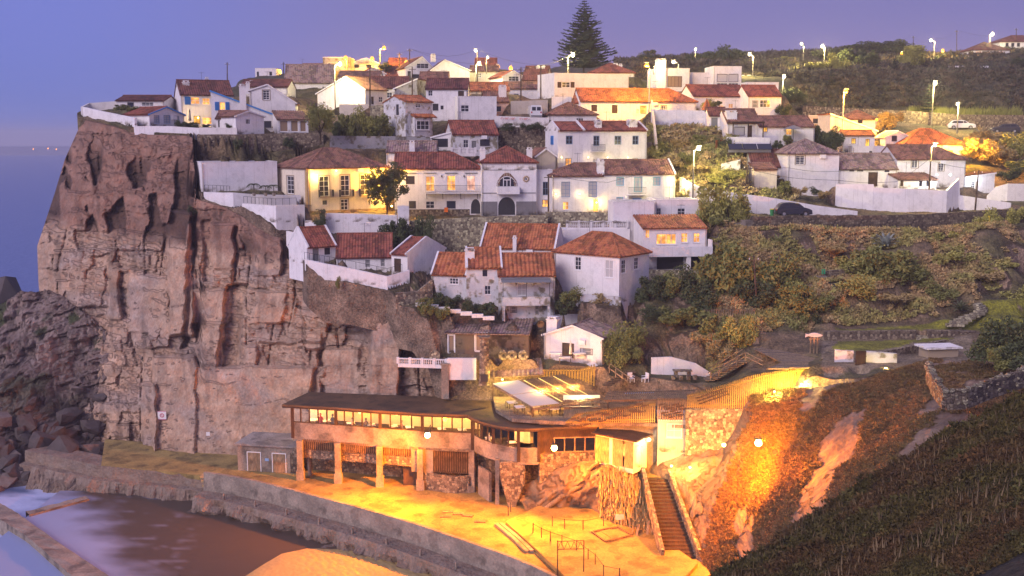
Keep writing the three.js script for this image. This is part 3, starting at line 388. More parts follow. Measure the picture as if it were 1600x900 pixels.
// ---------------------------------------------------------------- cliffs and rock slopes: nets of surveyed points, weathered
function net(rows) {   // rows of [px, py, D] -> smooth surface
  const R = rows.map((r) => r.map((a) => P(...a)));
  const cr = (a, b, c, d, t) => 0.5 * (2 * b + (c - a) * t + (2 * a - 5 * b + 4 * c - d) * t * t + (3 * b - a - 3 * c + d) * t * t * t);
  const line = (ps, t) => { const n = ps.length - 1, x = Math.min(t * n, n - 1e-6), i = Math.floor(x), f = x - i, q = (k) => ps[clamp(k, 0, n)]; const [a, b, c, d] = [q(i - 1), q(i), q(i + 1), q(i + 2)]; return V(cr(a.x, b.x, c.x, d.x, f), cr(a.y, b.y, c.y, d.y, f), cr(a.z, b.z, c.z, d.z, f)); };
  return (u, v) => line(R.map((r) => line(r, u)), v);
}
const tab = (xs, ys, grid) => (x, y) => {
  let i = 0, j = 0; while (i < xs.length - 2 && xs[i + 1] < x) i++; while (j < ys.length - 2 && ys[j + 1] < y) j++;
  const a = clamp((x - xs[i]) / (xs[i + 1] - xs[i]), -0.5, 1.5), b = clamp((y - ys[j]) / (ys[j + 1] - ys[j]), -0.3, 1.3);
  return lerp(lerp(grid[j][i], grid[j][i + 1], a), lerp(grid[j + 1][i], grid[j + 1][i + 1], a), b);
};
const along = (pts) => (x) => { let i = 0; while (i < pts.length - 2 && pts[i + 1][0] < x) i++; const [a, b] = pts[i], [c, d] = pts[i + 1]; return lerp(b, d, clamp((x - a) / (c - a), 0, 1)); };
const faceD = tab([60, 200, 320, 470, 640, 720], [186, 300, 450, 600, 735], [[166, 160, 156.3, 154, 148, 145], [159, 153, 147, 142, 138, 135], [153, 147, 141, 134.5, 127.5, 126], [147, 138.5, 133.5, 129.5, 125, 123.5], [143, 131, 128, 126.5, 124.2, 123]]);
const leftX = along([[186, 130], [250, 101], [300, 86], [385, 58], [440, 60], [480, 63], [740, 70]]);
const topY = along([[60, 186], [132, 185], [180, 195], [210, 203], [240, 209], [300, 211], [311, 214], [313, 248], [320, 302], [345, 312], [378, 321], [410, 338], [431, 354], [446, 362], [470, 372], [476, 402], [505, 422], [540, 438], [600, 456], [640, 474], [720, 505]]);
// man-made and natural blocks on the face: x0, x1, y0, y1, metres proud, lean (pixels of x per pixel of y), kind
const BLOCKS = [[262, 299, 330, 524, 1.7, 0.02, 1], [299, 309, 330, 545, -1.3, -0.07, 2], [312, 352, 505, 572, 1.0, -0.05, 1], [300, 362, 452, 506, 0.7, -0.1, 3], [355, 386, 445, 572, -1.4, -0.13, 2], [240, 306, 556, 735, 1.5, 0, 1], [306, 500, 572, 735, 1.0, 0, 1], [222, 245, 600, 735, 0.9, 0, 1], [384, 402, 540, 572, 0.8, 0, 1],
  [395, 440, 355, 430, 0.7, 0.02, 1], [332, 366, 350, 420, 0.6, 0, 1], [440, 466, 362, 430, -0.8, 0, 2], [402, 450, 455, 505, 0.6, -0.2, 3], [466, 502, 520, 545, 0.7, 0, 1], [580, 626, 482, 620, 1.5, -0.02, 1], [512, 570, 462, 520, -0.9, -0.03, 2], [626, 690, 480, 560, -1.1, 0, 2], [505, 560, 545, 620, 0.4, 0.05, 1], [185, 200, 425, 500, -0.8, 0.04, 2], [170, 186, 410, 500, 0.6, 0.04, 1],
  [366, 372, 355, 440, -0.8, 0, 2], [318, 330, 345, 440, -0.7, 0, 2], [404, 500, 532, 536, 0.5, 0, 1], [500, 508, 545, 640, -1.0, -0.2, 2], [200, 262, 430, 520, 0.5, 0.02, 1]];
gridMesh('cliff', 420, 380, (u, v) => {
  const wrap = u < 0.05 ? (0.05 - u) / 0.05 : 0, s = (u - 0.05) / 0.95;
  let py0 = lerp(186, 742, v), L = leftX(py0), px = wrap ? L + wrap * wrap * 26 : lerp(L, 720, s);
  const top = topY(px), py = lerp(top, 742, v);
  if (!wrap) px = lerp(leftX(py), 720, s);
  let D = faceD(px, py) + (wrap ? 4 + wrap * 22 : 0) + (s < 0.07 && !wrap ? Math.pow(1 - s / 0.07, 2) * 4 : 0);
  const wx = px + 5 * noise(px * 0.05, py * 0.05, 2), wy = py + 4 * noise(px * 0.05, py * 0.05, 7);
  let off = 0, man = 0;
  for (const [a, b, c, d, m, lean, kd] of BLOCKS) { const x = wx - lean * (wy - c), e = 2.5, k = smoothstep(x, a - e, a + e) * (1 - smoothstep(x, b - e, b + e)) * smoothstep(wy, c - e, c + e) * (1 - smoothstep(wy, d - e, d + e)); off += 1.25 * m * k; if (kd !== 2) man = Math.max(man, k); }
  const up = smoothstep(py - (px - 300) * 0.16, 395, 372), q = P(px, py, D);
  const hol = smoothstep(fbm(px * 0.03, py * 0.012, 11, 3), 0.1, 0.18) * up * smoothstep(py, top + 25, top + 70);
  const strata = (1 - up) * (1 - 0.85 * man) * lerp(0.6, 0.35, smoothstep(py, 480, 580)) * Math.abs(noise(0.2, (q.y + q.x * 0.16) * 0.9, 3));
  off += 0.8 * fbm(px * 0.018, py * 0.013, 21, 5) * (1 - 0.75 * man) + 0.25 * fbm(px * 0.09, py * 0.07, 25, 3) * (1 - 0.7 * man) - 1.3 * hol + strata + (1 - up) * (1 - man) * 0.5 * (smoothstep(Math.abs(fbm(px * 0.018, py * 0.003, 31, 2)), 0.0, 0.06) - 1);
  for (const [sx, sy, am, q] of [[34, 30, 1.1, 1], [15, 19, 0.6, 2], [7, 8, 0.12, 3]]) { const r = Math.floor(wy / sy + 0.35 * noise(wx * 0.02, q)), c = Math.floor(wx / sx + hash(r, q) * 3 + 0.3 * noise(wy * 0.03, q + 4)); off += am * (hash(c, r, q) - 0.5) * (1 - 0.85 * man) * lerp(px > 300 ? 0.7 : 1, 0.5, up); }
  const keep = smoothstep(v, 0, 0.03);
  return P(px, py, D - off * keep + (v === 0 ? 6 : 0));
}, (p, n, u, v) => {
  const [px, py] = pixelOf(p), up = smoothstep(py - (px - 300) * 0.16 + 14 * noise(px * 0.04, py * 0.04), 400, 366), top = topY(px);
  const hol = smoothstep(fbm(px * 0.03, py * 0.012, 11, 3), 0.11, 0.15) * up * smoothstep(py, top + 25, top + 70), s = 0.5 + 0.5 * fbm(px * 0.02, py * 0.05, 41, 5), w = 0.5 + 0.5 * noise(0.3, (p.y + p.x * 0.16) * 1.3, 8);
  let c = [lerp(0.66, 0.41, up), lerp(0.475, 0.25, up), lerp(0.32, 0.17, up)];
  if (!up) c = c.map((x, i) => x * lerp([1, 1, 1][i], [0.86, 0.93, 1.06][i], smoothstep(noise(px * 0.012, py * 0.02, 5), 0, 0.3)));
  const k = (0.78 + 0.4 * s + 0.16 * (w - 0.5) * (1 - up)) * lerp(1, 0.36, hol), wet = smoothstep(fbm(px * 0.06, py * 0.008, 61, 3), 0.25, 0.5) * 0.3;  // hollows darker: stained rock, plus shade contrast put into the colour
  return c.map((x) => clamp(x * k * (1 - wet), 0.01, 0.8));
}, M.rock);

const slopeLeft = net([
  [[-60, 520, 156], [0, 474, 153], [66, 446, 152], [130, 478, 149], [200, 536, 145], [258, 566, 141]],
  [[-60, 620, 141], [0, 590, 141.5], [66, 556, 144], [130, 572, 143.6], [190, 596, 142], [256, 632, 140]],
  [[-60, 710, 132], [0, 690, 133], [66, 672, 136], [125, 684, 137.5], [180, 692, 138], [240, 694, 138.4]],
  [[-60, 800, 124.5], [0, 778, 126.5], [66, 752, 129.5], [120, 748, 131], [175, 736, 134], [235, 726, 136]]]);
gridMesh('rubble_slope', 260, 240, (u, v) => { const p = slopeLeft(u, v), r = fbm(p.x * 0.22, p.y * 0.22, 3, 5) * 1.5 + Math.abs(fbm(p.x * 0.7, p.y * 0.7, 9, 3)) * 0.7; const bk = (a, b, q) => hash(Math.floor((p.x * 0.85 + p.y * 0.35) / a + hash(Math.floor((p.y * 0.9 - p.x * 0.3) / b), q) * 2), Math.floor((p.y * 0.9 - p.x * 0.3) / b), q); p.z += r * 0.7 + 1.3 * bk(1.9, 1.4, 2) + 0.6 * bk(0.8, 0.6, 5); p.y += r * 0.4 - (v < 0.02 ? 0.5 : 0); return p; },
  (p) => { const s = 0.5 + 0.5 * fbm(p.x * 0.3, p.y * 0.3, 5, 5), d = smoothstep(p.y, 16, 2), moss = smoothstep(fbm(p.x * 0.16, p.y * 0.16, 15, 4), 0.12, 0.3) * (1 - d); return [lerp(0.33, 0.13, d) * (0.6 + 0.8 * s) * (1 - 0.75 * moss), lerp(0.265, 0.105, d) * (0.6 + 0.8 * s) * (1 - 0.6 * moss), lerp(0.22, 0.09, d) * (0.6 + 0.8 * s) * (1 - 0.85 * moss)]; }, M.rock);

const headland = net([   // the slope between the steps and the near hill
  [[1150, 625, 108], [1180, 617, 106], [1250, 610, 104], [1310, 600, 102.5], [1370, 590, 102], [1440, 566, 104], [1540, 566, 104], [1680, 566, 104]],
  [[1140, 690, 105], [1180, 668, 101], [1240, 648, 99], [1310, 625, 97], [1370, 606, 96], [1440, 585, 96], [1540, 585, 96], [1680, 580, 96]],
  [[1100, 760, 101.5], [1150, 745, 97.5], [1205, 735, 93], [1290, 710, 89], [1360, 690, 86], [1440, 660, 84], [1540, 640, 82], [1680, 620, 82]],
  [[1080, 815, 98], [1130, 815, 94], [1175, 815, 90], [1240, 800, 85], [1330, 780, 80], [1420, 760, 76], [1540, 740, 74], [1680, 720, 72]],
  [[1085, 880, 94.5], [1120, 885, 91.5], [1160, 890, 88], [1220, 890, 83], [1310, 880, 77], [1420, 880, 70], [1540, 880, 68], [1680, 880, 66]],
  [[1100, 960, 91], [1130, 965, 88], [1170, 970, 85], [1230, 970, 80], [1310, 970, 74], [1420, 970, 66], [1540, 970, 64], [1680, 970, 62]]]);
const headlandAt = (u, v) => { const p = headland(u, v), cut = smoothstep(u, 0.5, 0.2), cr = Math.abs(fbm(p.x * 0.12 + p.y * 0.1, p.z * 0.12, 5, 4)); p.z += cut * (1.6 * fbm(p.x * 0.18, p.y * 0.2, 3, 5) + 1.3 * (cr < 0.12 ? -1 + cr / 0.12 : 0)); p.y += (1 - cut) * (0.7 * fbm(p.x * 0.15, p.z * 0.15, 3, 5)) + 0.2 * fbm(p.x * 0.8, p.z * 0.8, 3, 3); return p; };
const headRock = (p, n) => smoothstep(fbm(p.x * 0.13, p.z * 0.13 + p.y * 0.1, 15, 4) + (0.7 - n.y) * 0.5, 0.12, 0.26);
gridMesh('headland_slope', 220, 200, headlandAt, (p, n) => { const r = headRock(p, n), s = 0.5 + 0.5 * fbm(p.x * 0.5, p.z * 0.5, 5, 4); return [lerp(0.16, 0.29, r), lerp(0.1, 0.215, r), lerp(0.046, 0.15, r)].map((c) => c * (0.55 + 0.9 * s)); }, M.rock);

const gully = net([[[985, 668, 111], [1060, 690, 109.5], [1130, 690, 107.5], [1200, 690, 106]], [[1000, 750, 108], [1050, 728, 105.8], [1120, 715, 104], [1200, 715, 102]], [[1040, 770, 105.5], [1060, 752, 104], [1105, 750, 102], [1180, 760, 98]], [[1050, 800, 103], [1075, 795, 101], [1110, 800, 98.5], [1180, 820, 92]], [[1070, 850, 98.5], [1085, 850, 97], [1112, 850, 95.5], [1180, 880, 89]], [[1088, 905, 93], [1100, 905, 92], [1120, 905, 91], [1190, 930, 85]]]);
gridMesh('gully_rock', 90, 110, (u, v) => { const p = gully(u, v); p.y += 0.5 * fbm(p.x * 0.5, p.z * 0.5, 9, 5); p.z += 0.5 * fbm(p.x * 0.4, p.y * 0.4, 4, 4); return p; }, (p) => { const s = 0.5 + 0.5 * fbm(p.x * 0.7, p.z * 0.7, 5, 4); return [0.36 * (0.5 + s), 0.26 * (0.5 + s), 0.15 * (0.5 + s)]; }, M.rock);
const near = net([   // the hill that the photograph is taken from
  [[1080, 960, 44], [1125, 908, 47], [1200, 860, 49], [1290, 800, 50], [1370, 752, 50.5], [1450, 700, 51], [1530, 660, 51.5], [1600, 626, 52], [1700, 580, 53], [2000, 470, 54]],
  [[1060, 990, 40], [1120, 950, 42], [1200, 905, 43], [1290, 850, 44], [1370, 805, 44], [1450, 760, 44], [1530, 720, 44], [1600, 690, 44], [1700, 650, 44], [2000, 560, 44]],
  [[1040, 1060, 34], [1110, 1040, 35], [1200, 1000, 36], [1290, 950, 36], [1370, 905, 36], [1450, 865, 36], [1530, 830, 36], [1600, 800, 36], [1700, 760, 36], [2000, 700, 36]],
  [[1020, 1180, 26], [1100, 1160, 27], [1200, 1130, 27], [1290, 1090, 27], [1370, 1050, 27], [1450, 1010, 27], [1530, 975, 27], [1600, 940, 27], [1700, 900, 27], [2000, 840, 27]]]);
const nearAt = (u, v) => { const p = near(u, v); p.y += 0.35 * fbm(p.x * 0.35, p.z * 0.35, 3, 4) - (v < 0.01 ? 6 : 0); return p; };
gridMesh('near_hill', 130, 110, nearAt, (p) => { const s = 0.5 + 0.5 * fbm(p.x * 0.8, p.z * 0.8, 5, 4); return [0.06 * (0.4 + s), 0.045 * (0.4 + s), 0.03 * (0.4 + s)]; });

// ---------------------------------------------------------------- walls of the gardens and terraces
const WALL_CAT = { terrace_wall: 'wall', retaining_wall: 'wall', garden_wall: 'wall', street_wall: 'wall' };
for (const [label, name, m, th, pts] of WALLS) {
  const c = pts.map(([x, t, f, D]) => { const a = P(x, t, D), b = P(x, f, D); return [V(a.x, 0, a.z), a.y, b.y - (name === 'retaining_wall' ? 1.4 : 0.7)]; });
  const geos = [], caps = [];
  const nrm = c.map((_, i) => { const d = V(0, 0, 0); if (i) d.add(c[i][0].clone().sub(c[i - 1][0]).normalize()); if (i + 1 < c.length) d.add(c[i + 1][0].clone().sub(c[i][0]).normalize()); d.normalize(); return V(d.z, 0, -d.x).multiplyScalar(th); });
  for (let i = 0; i + 1 < c.length; i++) {
    const [p, t0, b0] = c[i], [q, t1, b1] = c[i + 1], n = Math.max(1, Math.round(p.distanceTo(q) / 1.2)), pos = [], capP = [];
    const quad = (arr, a, b, d, e) => arr.push(a, b, d, a, d, e);
    for (let k = 0; k < n; k++) {
      const S = (f) => { const o = p.clone().lerp(q, f), r = o.clone().add(nrm[i].clone().lerp(nrm[i + 1], f)), t = lerp(t0, t1, f) + (i + f > 0 && f < 1 ? 0.04 * noise(o.x * 1.3, o.z * 1.3, 4) : 0), b = lerp(b0, b1, f); return [V(o.x, b, o.z), V(o.x, t, o.z), V(r.x, t, r.z), V(r.x, b, r.z)]; };
      const A = S(k / n), B = S((k + 1) / n);
      quad(pos, A[0], B[0], B[1], A[1]); quad(pos, A[1], B[1], B[2], A[2]); quad(pos, A[2], B[2], B[3], A[3]);
      if (!k && !i) quad(pos, A[3], A[0], A[1], A[2]); if (k === n - 1 && i === c.length - 2) quad(pos, B[0], B[3], B[2], B[1]);
      const e = 0.05; capP.push([A, B, e]);
    }
    const g = new THREE.BufferGeometry().setFromPoints(pos); g.computeVertexNormals(); geos.push(g);
  }
  add(name, geos, M[m], label, 'wall');
}

// ---------------------------------------------------------------- houses
function roofPlane(pts, pitch = 0.34, thick = 0.1, amp = 0.05) {   // pts[0] -> pts[1] is the eaves; tiles ripple across it
  const o = pts[0], u = pts[1].clone().sub(o).normalize(), n = u.clone().cross(pts[pts.length - 1].clone().sub(o)).normalize(), v = n.clone().cross(u);
  const q = pts.map((p) => { const d = p.clone().sub(o); return [d.dot(u), d.dot(v)]; });
  const x0 = Math.min(...q.map((a) => a[0])), x1 = Math.max(...q.map((a) => a[0])), cols = Math.max(2, Math.round((x1 - x0) / pitch)), N = cols * 6;
  const top = (x) => { let lo = 1e9, hi = -1e9; for (let i = 0; i < q.length; i++) { const [a, b] = q[i], [c, d] = q[(i + 1) % q.length]; if (Math.abs(c - a) < 1e-5) { if (Math.abs(x - a) < 1e-3) { lo = Math.min(lo, b, d); hi = Math.max(hi, b, d); } continue; } const t = (x - a) / (c - a); if (t >= -1e-6 && t <= 1 + 1e-6) { const y = b + (d - b) * t; lo = Math.min(lo, y); hi = Math.max(hi, y); } } return [lo, hi]; };
  const pos = [], uv = [], idx = [], R = 3;
  for (let i = 0; i <= N; i++) {
    const x = lerp(x0, x1, i / N), [lo, hi] = top(clamp(x, x0 + 1e-4, x1 - 1e-4)), ph = (i % 6) / 6, hh = amp * (Math.abs(Math.sin(ph * Math.PI)) * 2 - 0.6);
    for (let j = 0; j <= R; j++) {
      const y = lerp(lo, hi, j / R), s = hh + (thick > 0 ? 0.03 * noise(x * 0.5 + o.x, y * 0.6 + o.z, 4) : 0), p = o.clone().addScaledVector(u, x).addScaledVector(v, y).addScaledVector(n, s + 0.03);
      pos.push(p.x, p.y, p.z); uv.push(x / (pitch * 16), y / (0.42 * 12));
      if (i < N && j < R) { const k = i * (R + 1) + j; idx.push(k, k + R + 1, k + 1, k + 1, k + R + 1, k + R + 2); }
    }
  }
  const g = new THREE.BufferGeometry(); g.setAttribute('position', new THREE.Float32BufferAttribute(pos, 3)); g.setAttribute('uv', new THREE.Float32BufferAttribute(uv, 2)); g.setIndex(idx); g.computeVertexNormals(); g.userData.uv = true;
  const sh = new THREE.Shape(q.map(([a, b]) => new THREE.Vector2(a, b)));
  const slab = new THREE.ExtrudeGeometry(sh, { depth: thick, bevelEnabled: false }).translate(0, 0, -thick - 0.02).applyMatrix4(new THREE.Matrix4().makeBasis(u, v, n).setPosition(o));
  return [g, slab];
}
function panel(w, prof, holes, th, u0 = 0, u1 = w) {   // a wall w wide under a profile of [u, height], with openings
  const at = (u) => { for (let i = 0; i + 1 < prof.length; i++) if (u <= prof[i + 1][0] + 1e-6) return lerp(prof[i][1], prof[i + 1][1], (u - prof[i][0]) / (prof[i + 1][0] - prof[i][0])); return prof[prof.length - 1][1]; };
  const s = new THREE.Shape(); s.moveTo(u0, -2.2); s.lineTo(u1, -2.2); s.lineTo(u1, at(u1)); for (let i = prof.length - 2; i > 0; i--) s.lineTo(...prof[i]); s.lineTo(u0, at(u0)); s.closePath();
  for (const [a, b, c, d, arch] of holes) {
    const p = new THREE.Path(); p.moveTo(a, b); p.lineTo(a, arch ? lerp(b, d, 0.45) : d);
    if (arch) p.absellipse((a + c) / 2, lerp(b, d, 0.45), (c - a) / 2, (d - b) * 0.55, Math.PI, 0, true); else p.lineTo(c, d);
    p.lineTo(c, b); p.closePath(); s.holes.push(p);
  }
  return new THREE.ExtrudeGeometry(s, { depth: th, bevelEnabled: false, curveSegments: 16 });
}
const WT = {   // frame, pane, columns, rows, surround, solid leaf
  w: ['frame', 'glass', 2, 2], w3: ['frame', 'glass', 3, 2], s: ['darkFrame', 'glass', 1, 1], L: ['frame', 'lit', 2, 2], L4: ['frame', 'lit', 4, 1], LP: ['frame', 'litPink', 2, 1], y: ['darkFrame', 'litY', 2, 1], B: ['blueGrey', 'glass', 2, 2, 'white'], b: ['blueGrey', 'lit', 2, 2, 'white'],
  F: ['blueGrey', 'curtain', 2, 4], c: ['cyan', 'curtain', 2, 2], c3: ['cyan', 'curtain', 2, 3], T: ['frame', 'glass', 2, 4, 'tan'], t: ['frame', 'glass', 2, 2, 'tan'], O: ['tan', 'lit', 2, 2, 'ochre'], o: ['frame', 'glassWarm', 1, 1], g: ['darkFrame', 'curtain', 1, 1], W6: ['frame', 'glass', 2, 3],
  D: ['doorBrown', 'doorBrown', 1, 0, null, 1], D3: ['doorBrown', 'glassWarm', 4, 1], G: ['doorDark', 'doorDark', 4, 3, null, 1], Wd: ['frame', 'curtain', 2, 2], gD: ['doorGrey', 'doorGrey', 1, 2, null, 1], S: ['blue', 'blue', 1, 1, null, 2], p: ['doorGrey', 'curtain', 1, 0, null, 1], v: ['frame', 'darkFrame', 3, 1], Bx: ['frame', 'glassWarm', 1, 1, 'frame'],
};
function opening(parent, [u0, v0, u1, v1], type, place) {
  const [fm, pm, nx, ny, sur, leaf] = WT[type], w = u1 - u0, hh = v1 - v0, t = Math.min(0.09, w * 0.09), g = [];
  const door = leaf === 1 && hh > w * 1.15, name = type === 'S' ? 'shutter' : door || type === 'G' ? 'door' : 'window';
  g.push(box(0, t, 0, hh, -0.13, -0.05), box(w - t, w, 0, hh, -0.13, -0.05), box(t, w - t, hh - t, hh, -0.13, -0.05), box(t, w - t, 0, t, -0.13, -0.05));
  const b = t * 0.55;
  for (let i = 1; i < nx; i++) g.push(box(w * i / nx - b / 2, w * i / nx + b / 2, t, hh - t, -0.125, -0.055));
  for (let j = 1; j < ny; j++) g.push(box(t, w - t, hh * j / ny - b / 2, hh * j / ny + b / 2, -0.122, -0.058));
  if (leaf === 1) for (let j = 0; j < 2; j++) g.push(box(w * 0.2, w * 0.8, hh * (0.1 + 0.46 * j), hh * (0.46 + 0.44 * j), -0.1, -0.07));
  if (leaf === 2) for (let j = 1; j < 9; j++) g.push(box(t, w - t, hh * j / 9 - 0.03, hh * j / 9 + 0.03, -0.1, 0.02));
  const m = mk(name, g.map((x) => x.translate(u0, v0, leaf === 2 ? 0.12 : 0).applyMatrix4(place)), M[fm], parent);
  mk(leaf === 1 ? 'leaf' : leaf === 2 ? 'board' : 'pane', box(u0 + 0.01, u1 - 0.01, v0 + 0.01, v1 - 0.01, leaf === 2 ? 0.0 : -0.16, leaf === 2 ? 0.03 : -0.1).applyMatrix4(place), M[pm], m);
  if (!leaf && type !== 'v') mk('sill', box(u0 - 0.06, u1 + 0.06, v0 - 0.07, v0 - 0.005, -0.02, 0.07).applyMatrix4(place), M[sur || 'frame'], m);
  if (sur) { const e = 0.13; mk('surround', [box(u0 - e, u0 - 0.01, v0, v1 + e, 0.002, 0.045), box(u1 + 0.01, u1 + e, v0, v1 + e, 0.002, 0.045), box(u0 - 0.01, u1 + 0.01, v1 + 0.01, v1 + e, 0.002, 0.045)].map((x) => x.applyMatrix4(place)), M[sur], m); }
}
const HOUSES = [];
function buildHouse(o) {
  const { w, deep, wins, inv } = o, hgt = o.h, [kind, rh, rf = 0.5, extra] = o.roof, wm = M[o.wall || 'white'], tm = M[o.roofMat || o.tile || 'tileRed'], th = 0.25, pitch = o.pitch || 0.34;
  const g = thing(kind === 'flat' && hgt < 3 ? 'outbuilding' : o.wall === 'brown' ? 'shed' : 'village_house', o.label, o.wall === 'brown' ? 'shed' : 'house', o.A, o.turn); HOUSES.push(g);
  const h2 = typeof extra === 'number' ? P(o.b[0], extra, o.b[1]).y - o.A.y : hgt;
  const pf_ = kind === 'gz' ? [[0, hgt], [w * rf, Math.max(hgt, h2) + rh], [w, h2]] : kind === 'sr' ? [[0, hgt], [w, hgt - rh]] : kind === 'sl' ? [[0, hgt], [w, hgt + rh]] : [[0, hgt], [w, hgt]];
  const hl = kind === 'hip' || extra === 'hl', hr = kind === 'hip' || extra === 'hr';
  const side = (left) => { const a = left ? pf_[0][1] : pf_[pf_.length - 1][1]; return kind === 'gx' && !(left ? hl : hr) ? [[0, a], [deep * rf, a + rh], [deep, a]] : kind === 'sf' ? [[0, a], [deep, a + rh]] : [[0, a], [deep, a]]; };
  const toFace = (px, py, face) => { const d = ray(px, py).transformDirection(inv), e = V(0, EYE, 0).applyMatrix4(inv), t = face === 'f' ? -e.z / d.z : face === 'l' ? -e.x / d.x : (w - e.x) / d.x, p = e.addScaledVector(d, t); return face === 'f' ? [p.x, p.y] : face === 'l' ? [-p.z, p.y] : [-p.z, p.y]; };
  const rects = { f: [], l: [], r: [] }, list = [];
  for (const [x0, y0, x1, y1, type, face = 'f'] of wins) {
    const a = toFace(x0, y1, face), b = toFace(x1, y0, face); let [u0, u1] = [Math.min(a[0], b[0]), Math.max(a[0], b[0])], v0 = Math.max((a[1] + toFace(x1, y1, face)[1]) / 2, 0.02), v1 = (b[1] + toFace(x0, y0, face)[1]) / 2;
    const W0 = face === 'f' ? w : deep; u0 = Math.max(u0, 0.3); u1 = Math.min(u1, W0 - 0.3); v1 = Math.min(v1, (face === 'f' ? Math.min(...pf_.map((p) => p[1])) + (kind === 'sr' || kind === 'gz' ? 2 : -0.05) : 99));
    if (u1 - u0 < 0.15 || v1 - v0 < 0.15) { console.log('opening out of place', o.label, type, u0, u1, v0, v1); continue; }
    rects[face].push([u0, v0, u1, v1, type === 'G']); list.push([[u0, v0, u1, v1], type, face]);
  }
  if (kind === 'gx' || kind === 'sf') {}
  const ry = new THREE.Matrix4().makeRotationY(Math.PI / 2), holes = (f) => rects[f].filter((_, i) => list.filter((l) => l[2] === f)[i][1] !== 'S');
  const front = panel(w, pf_, holes('f'), th).translate(0, 0, -th), back = panel(w, kind === 'sf' ? [[0, hgt + rh], [w, hgt + rh]] : pf_, [], th).translate(0, 0, -deep);
  const left = panel(deep, side(true), holes('l'), th, th, deep - th).applyMatrix4(ry), right = panel(deep, side(false), holes('r'), th, th, deep - th).applyMatrix4(ry).translate(w - th, 0, 0);
  const wallGeos = [front, back, left, right];
  const trims = [];
  const os = o.verge ? -0.02 : 0.12, ov = 0.28, L = (x, y, z) => V(x, y, z);
  const roofs = [], rp = (...p) => roofs.push(...roofPlane(p, pitch, 0.1, pitch > 0.4 ? 0.08 : 0.05)), cap = (p, q) => roofs.push(rod(p, q, 0.13, 0.13, 8));
  if (kind === 'gx') {
    const rd = deep * rf, m = rh / rd, m2 = rh / (deep - rd), xl = hl ? rd : -os, xr = hr ? w - rd : w + os, oo = os, e1 = hgt - m * ov, e2 = hgt - m2 * ov, xe = (s) => (s ? (hr ? w + ov : w + os) : (hl ? -ov : -os));
    rp(L(xe(0), e1, ov), L(xe(1), e1, ov), L(xr, hgt + rh, -rd), L(xl, hgt + rh, -rd)); rp(L(xe(1), e2, -deep - ov), L(xe(0), e2, -deep - ov), L(xl, hgt + rh, -rd), L(xr, hgt + rh, -rd));
    if (hl) { rp(L(-ov, e2, -deep - ov), L(-ov, e1, ov), L(xl, hgt + rh, -rd)); cap(L(-ov, e1, ov), L(xl, hgt + rh, -rd)); }
    if (hr) { rp(L(w + ov, e1, ov), L(w + ov, e2, -deep - ov), L(xr, hgt + rh, -rd)); cap(L(w + ov, e1, ov), L(xr, hgt + rh, -rd)); }
    cap(L(xl, hgt + rh + 0.04, -rd), L(xr, hgt + rh + 0.04, -rd));
    if (o.verge) for (const x of [0.08, w - 0.08]) { if ((x < 1 && hl) || (x > 1 && hr)) continue; trims.push(beam(L(x, e1 + 0.06, ov), L(x, hgt + rh + 0.12, -rd), 0.22, 0.28), beam(L(x, hgt + rh + 0.12, -rd), L(x, e2 + 0.06, -deep - ov), 0.22, 0.28)); }
  } else if (kind === 'gz') {
    const rx = w * rf, top = Math.max(hgt, h2) + rh, m = (top - hgt) / rx, m2 = (top - h2) / (w - rx), zf = 0.12, zb = -deep - 0.12;
    rp(L(-ov, hgt - m * ov, zb), L(-ov, hgt - m * ov, zf), L(rx, top, zf), L(rx, top, zb)); rp(L(w + ov, h2 - m2 * ov, zf), L(w + ov, h2 - m2 * ov, zb), L(rx, top, zb), L(rx, top, zf)); cap(L(rx, top + 0.04, zf), L(rx, top + 0.04, zb));
    trims.push(beam(L(-ov, hgt - m * ov - 0.02, zf + 0.02), L(rx, top - 0.02, zf + 0.02), 0.1, 0.2), beam(L(w + ov, h2 - m2 * ov - 0.02, zf + 0.02), L(rx, top - 0.02, zf + 0.02), 0.1, 0.2));
  } else if (kind === 'hip') {
    const d = Math.min(deep, w) / 2, m = rh / d, e = hgt - m * ov, A = L(-ov, e, ov), B = L(w + ov, e, ov), C = L(w + ov, e, -deep - ov), D = L(-ov, e, -deep - ov);
    if (w >= deep) { const p = L(d, hgt + rh, -deep / 2), q = L(w - d + 0.001, hgt + rh, -deep / 2); rp(A, B, q, p); rp(C, D, p, q); rp(D, A, p); rp(B, C, q); cap(A, p); cap(B, q); cap(C, q); cap(D, p); if (w - deep > 0.1) cap(p, q); } else { const p = L(w / 2, hgt + rh, -d), q = L(w / 2, hgt + rh, -deep + d); rp(A, B, p); rp(C, D, q); rp(D, A, p, q); rp(B, C, q, p); cap(A, p); cap(B, p); cap(C, q); cap(D, q); cap(p, q); }
  } else if (kind === 'sf') { const m = rh / deep; rp(L(-os, hgt - m * ov, ov), L(w + os, hgt - m * ov, ov), L(w + os, hgt + rh + m * 0.1, -deep - 0.1), L(-os, hgt + rh + m * 0.1, -deep - 0.1)); }
  else if (kind === 'sr' || kind === 'sl') {
    const k = kind === 'sr', m = rh / w, lo = k ? L(w + ov, hgt - rh - m * ov, 0) : L(-ov, hgt - m * ov, 0), hi = k ? L(-0.15, hgt + m * 0.15, 0) : L(w + 0.15, hgt + rh + m * 0.15, 0), z = (p, q) => L(p.x, p.y, q);
    if (k) rp(z(lo, 0.1), z(lo, -deep - 0.1), z(hi, -deep - 0.1), z(hi, 0.1)); else rp(z(lo, -deep - 0.1), z(lo, 0.1), z(hi, 0.1), z(hi, -deep - 0.1));
    trims.push(beam(z(lo, 0.12).setY(lo.y - 0.03), z(hi, 0.12).setY(hi.y - 0.03), 0.1, 0.22));
  } else {
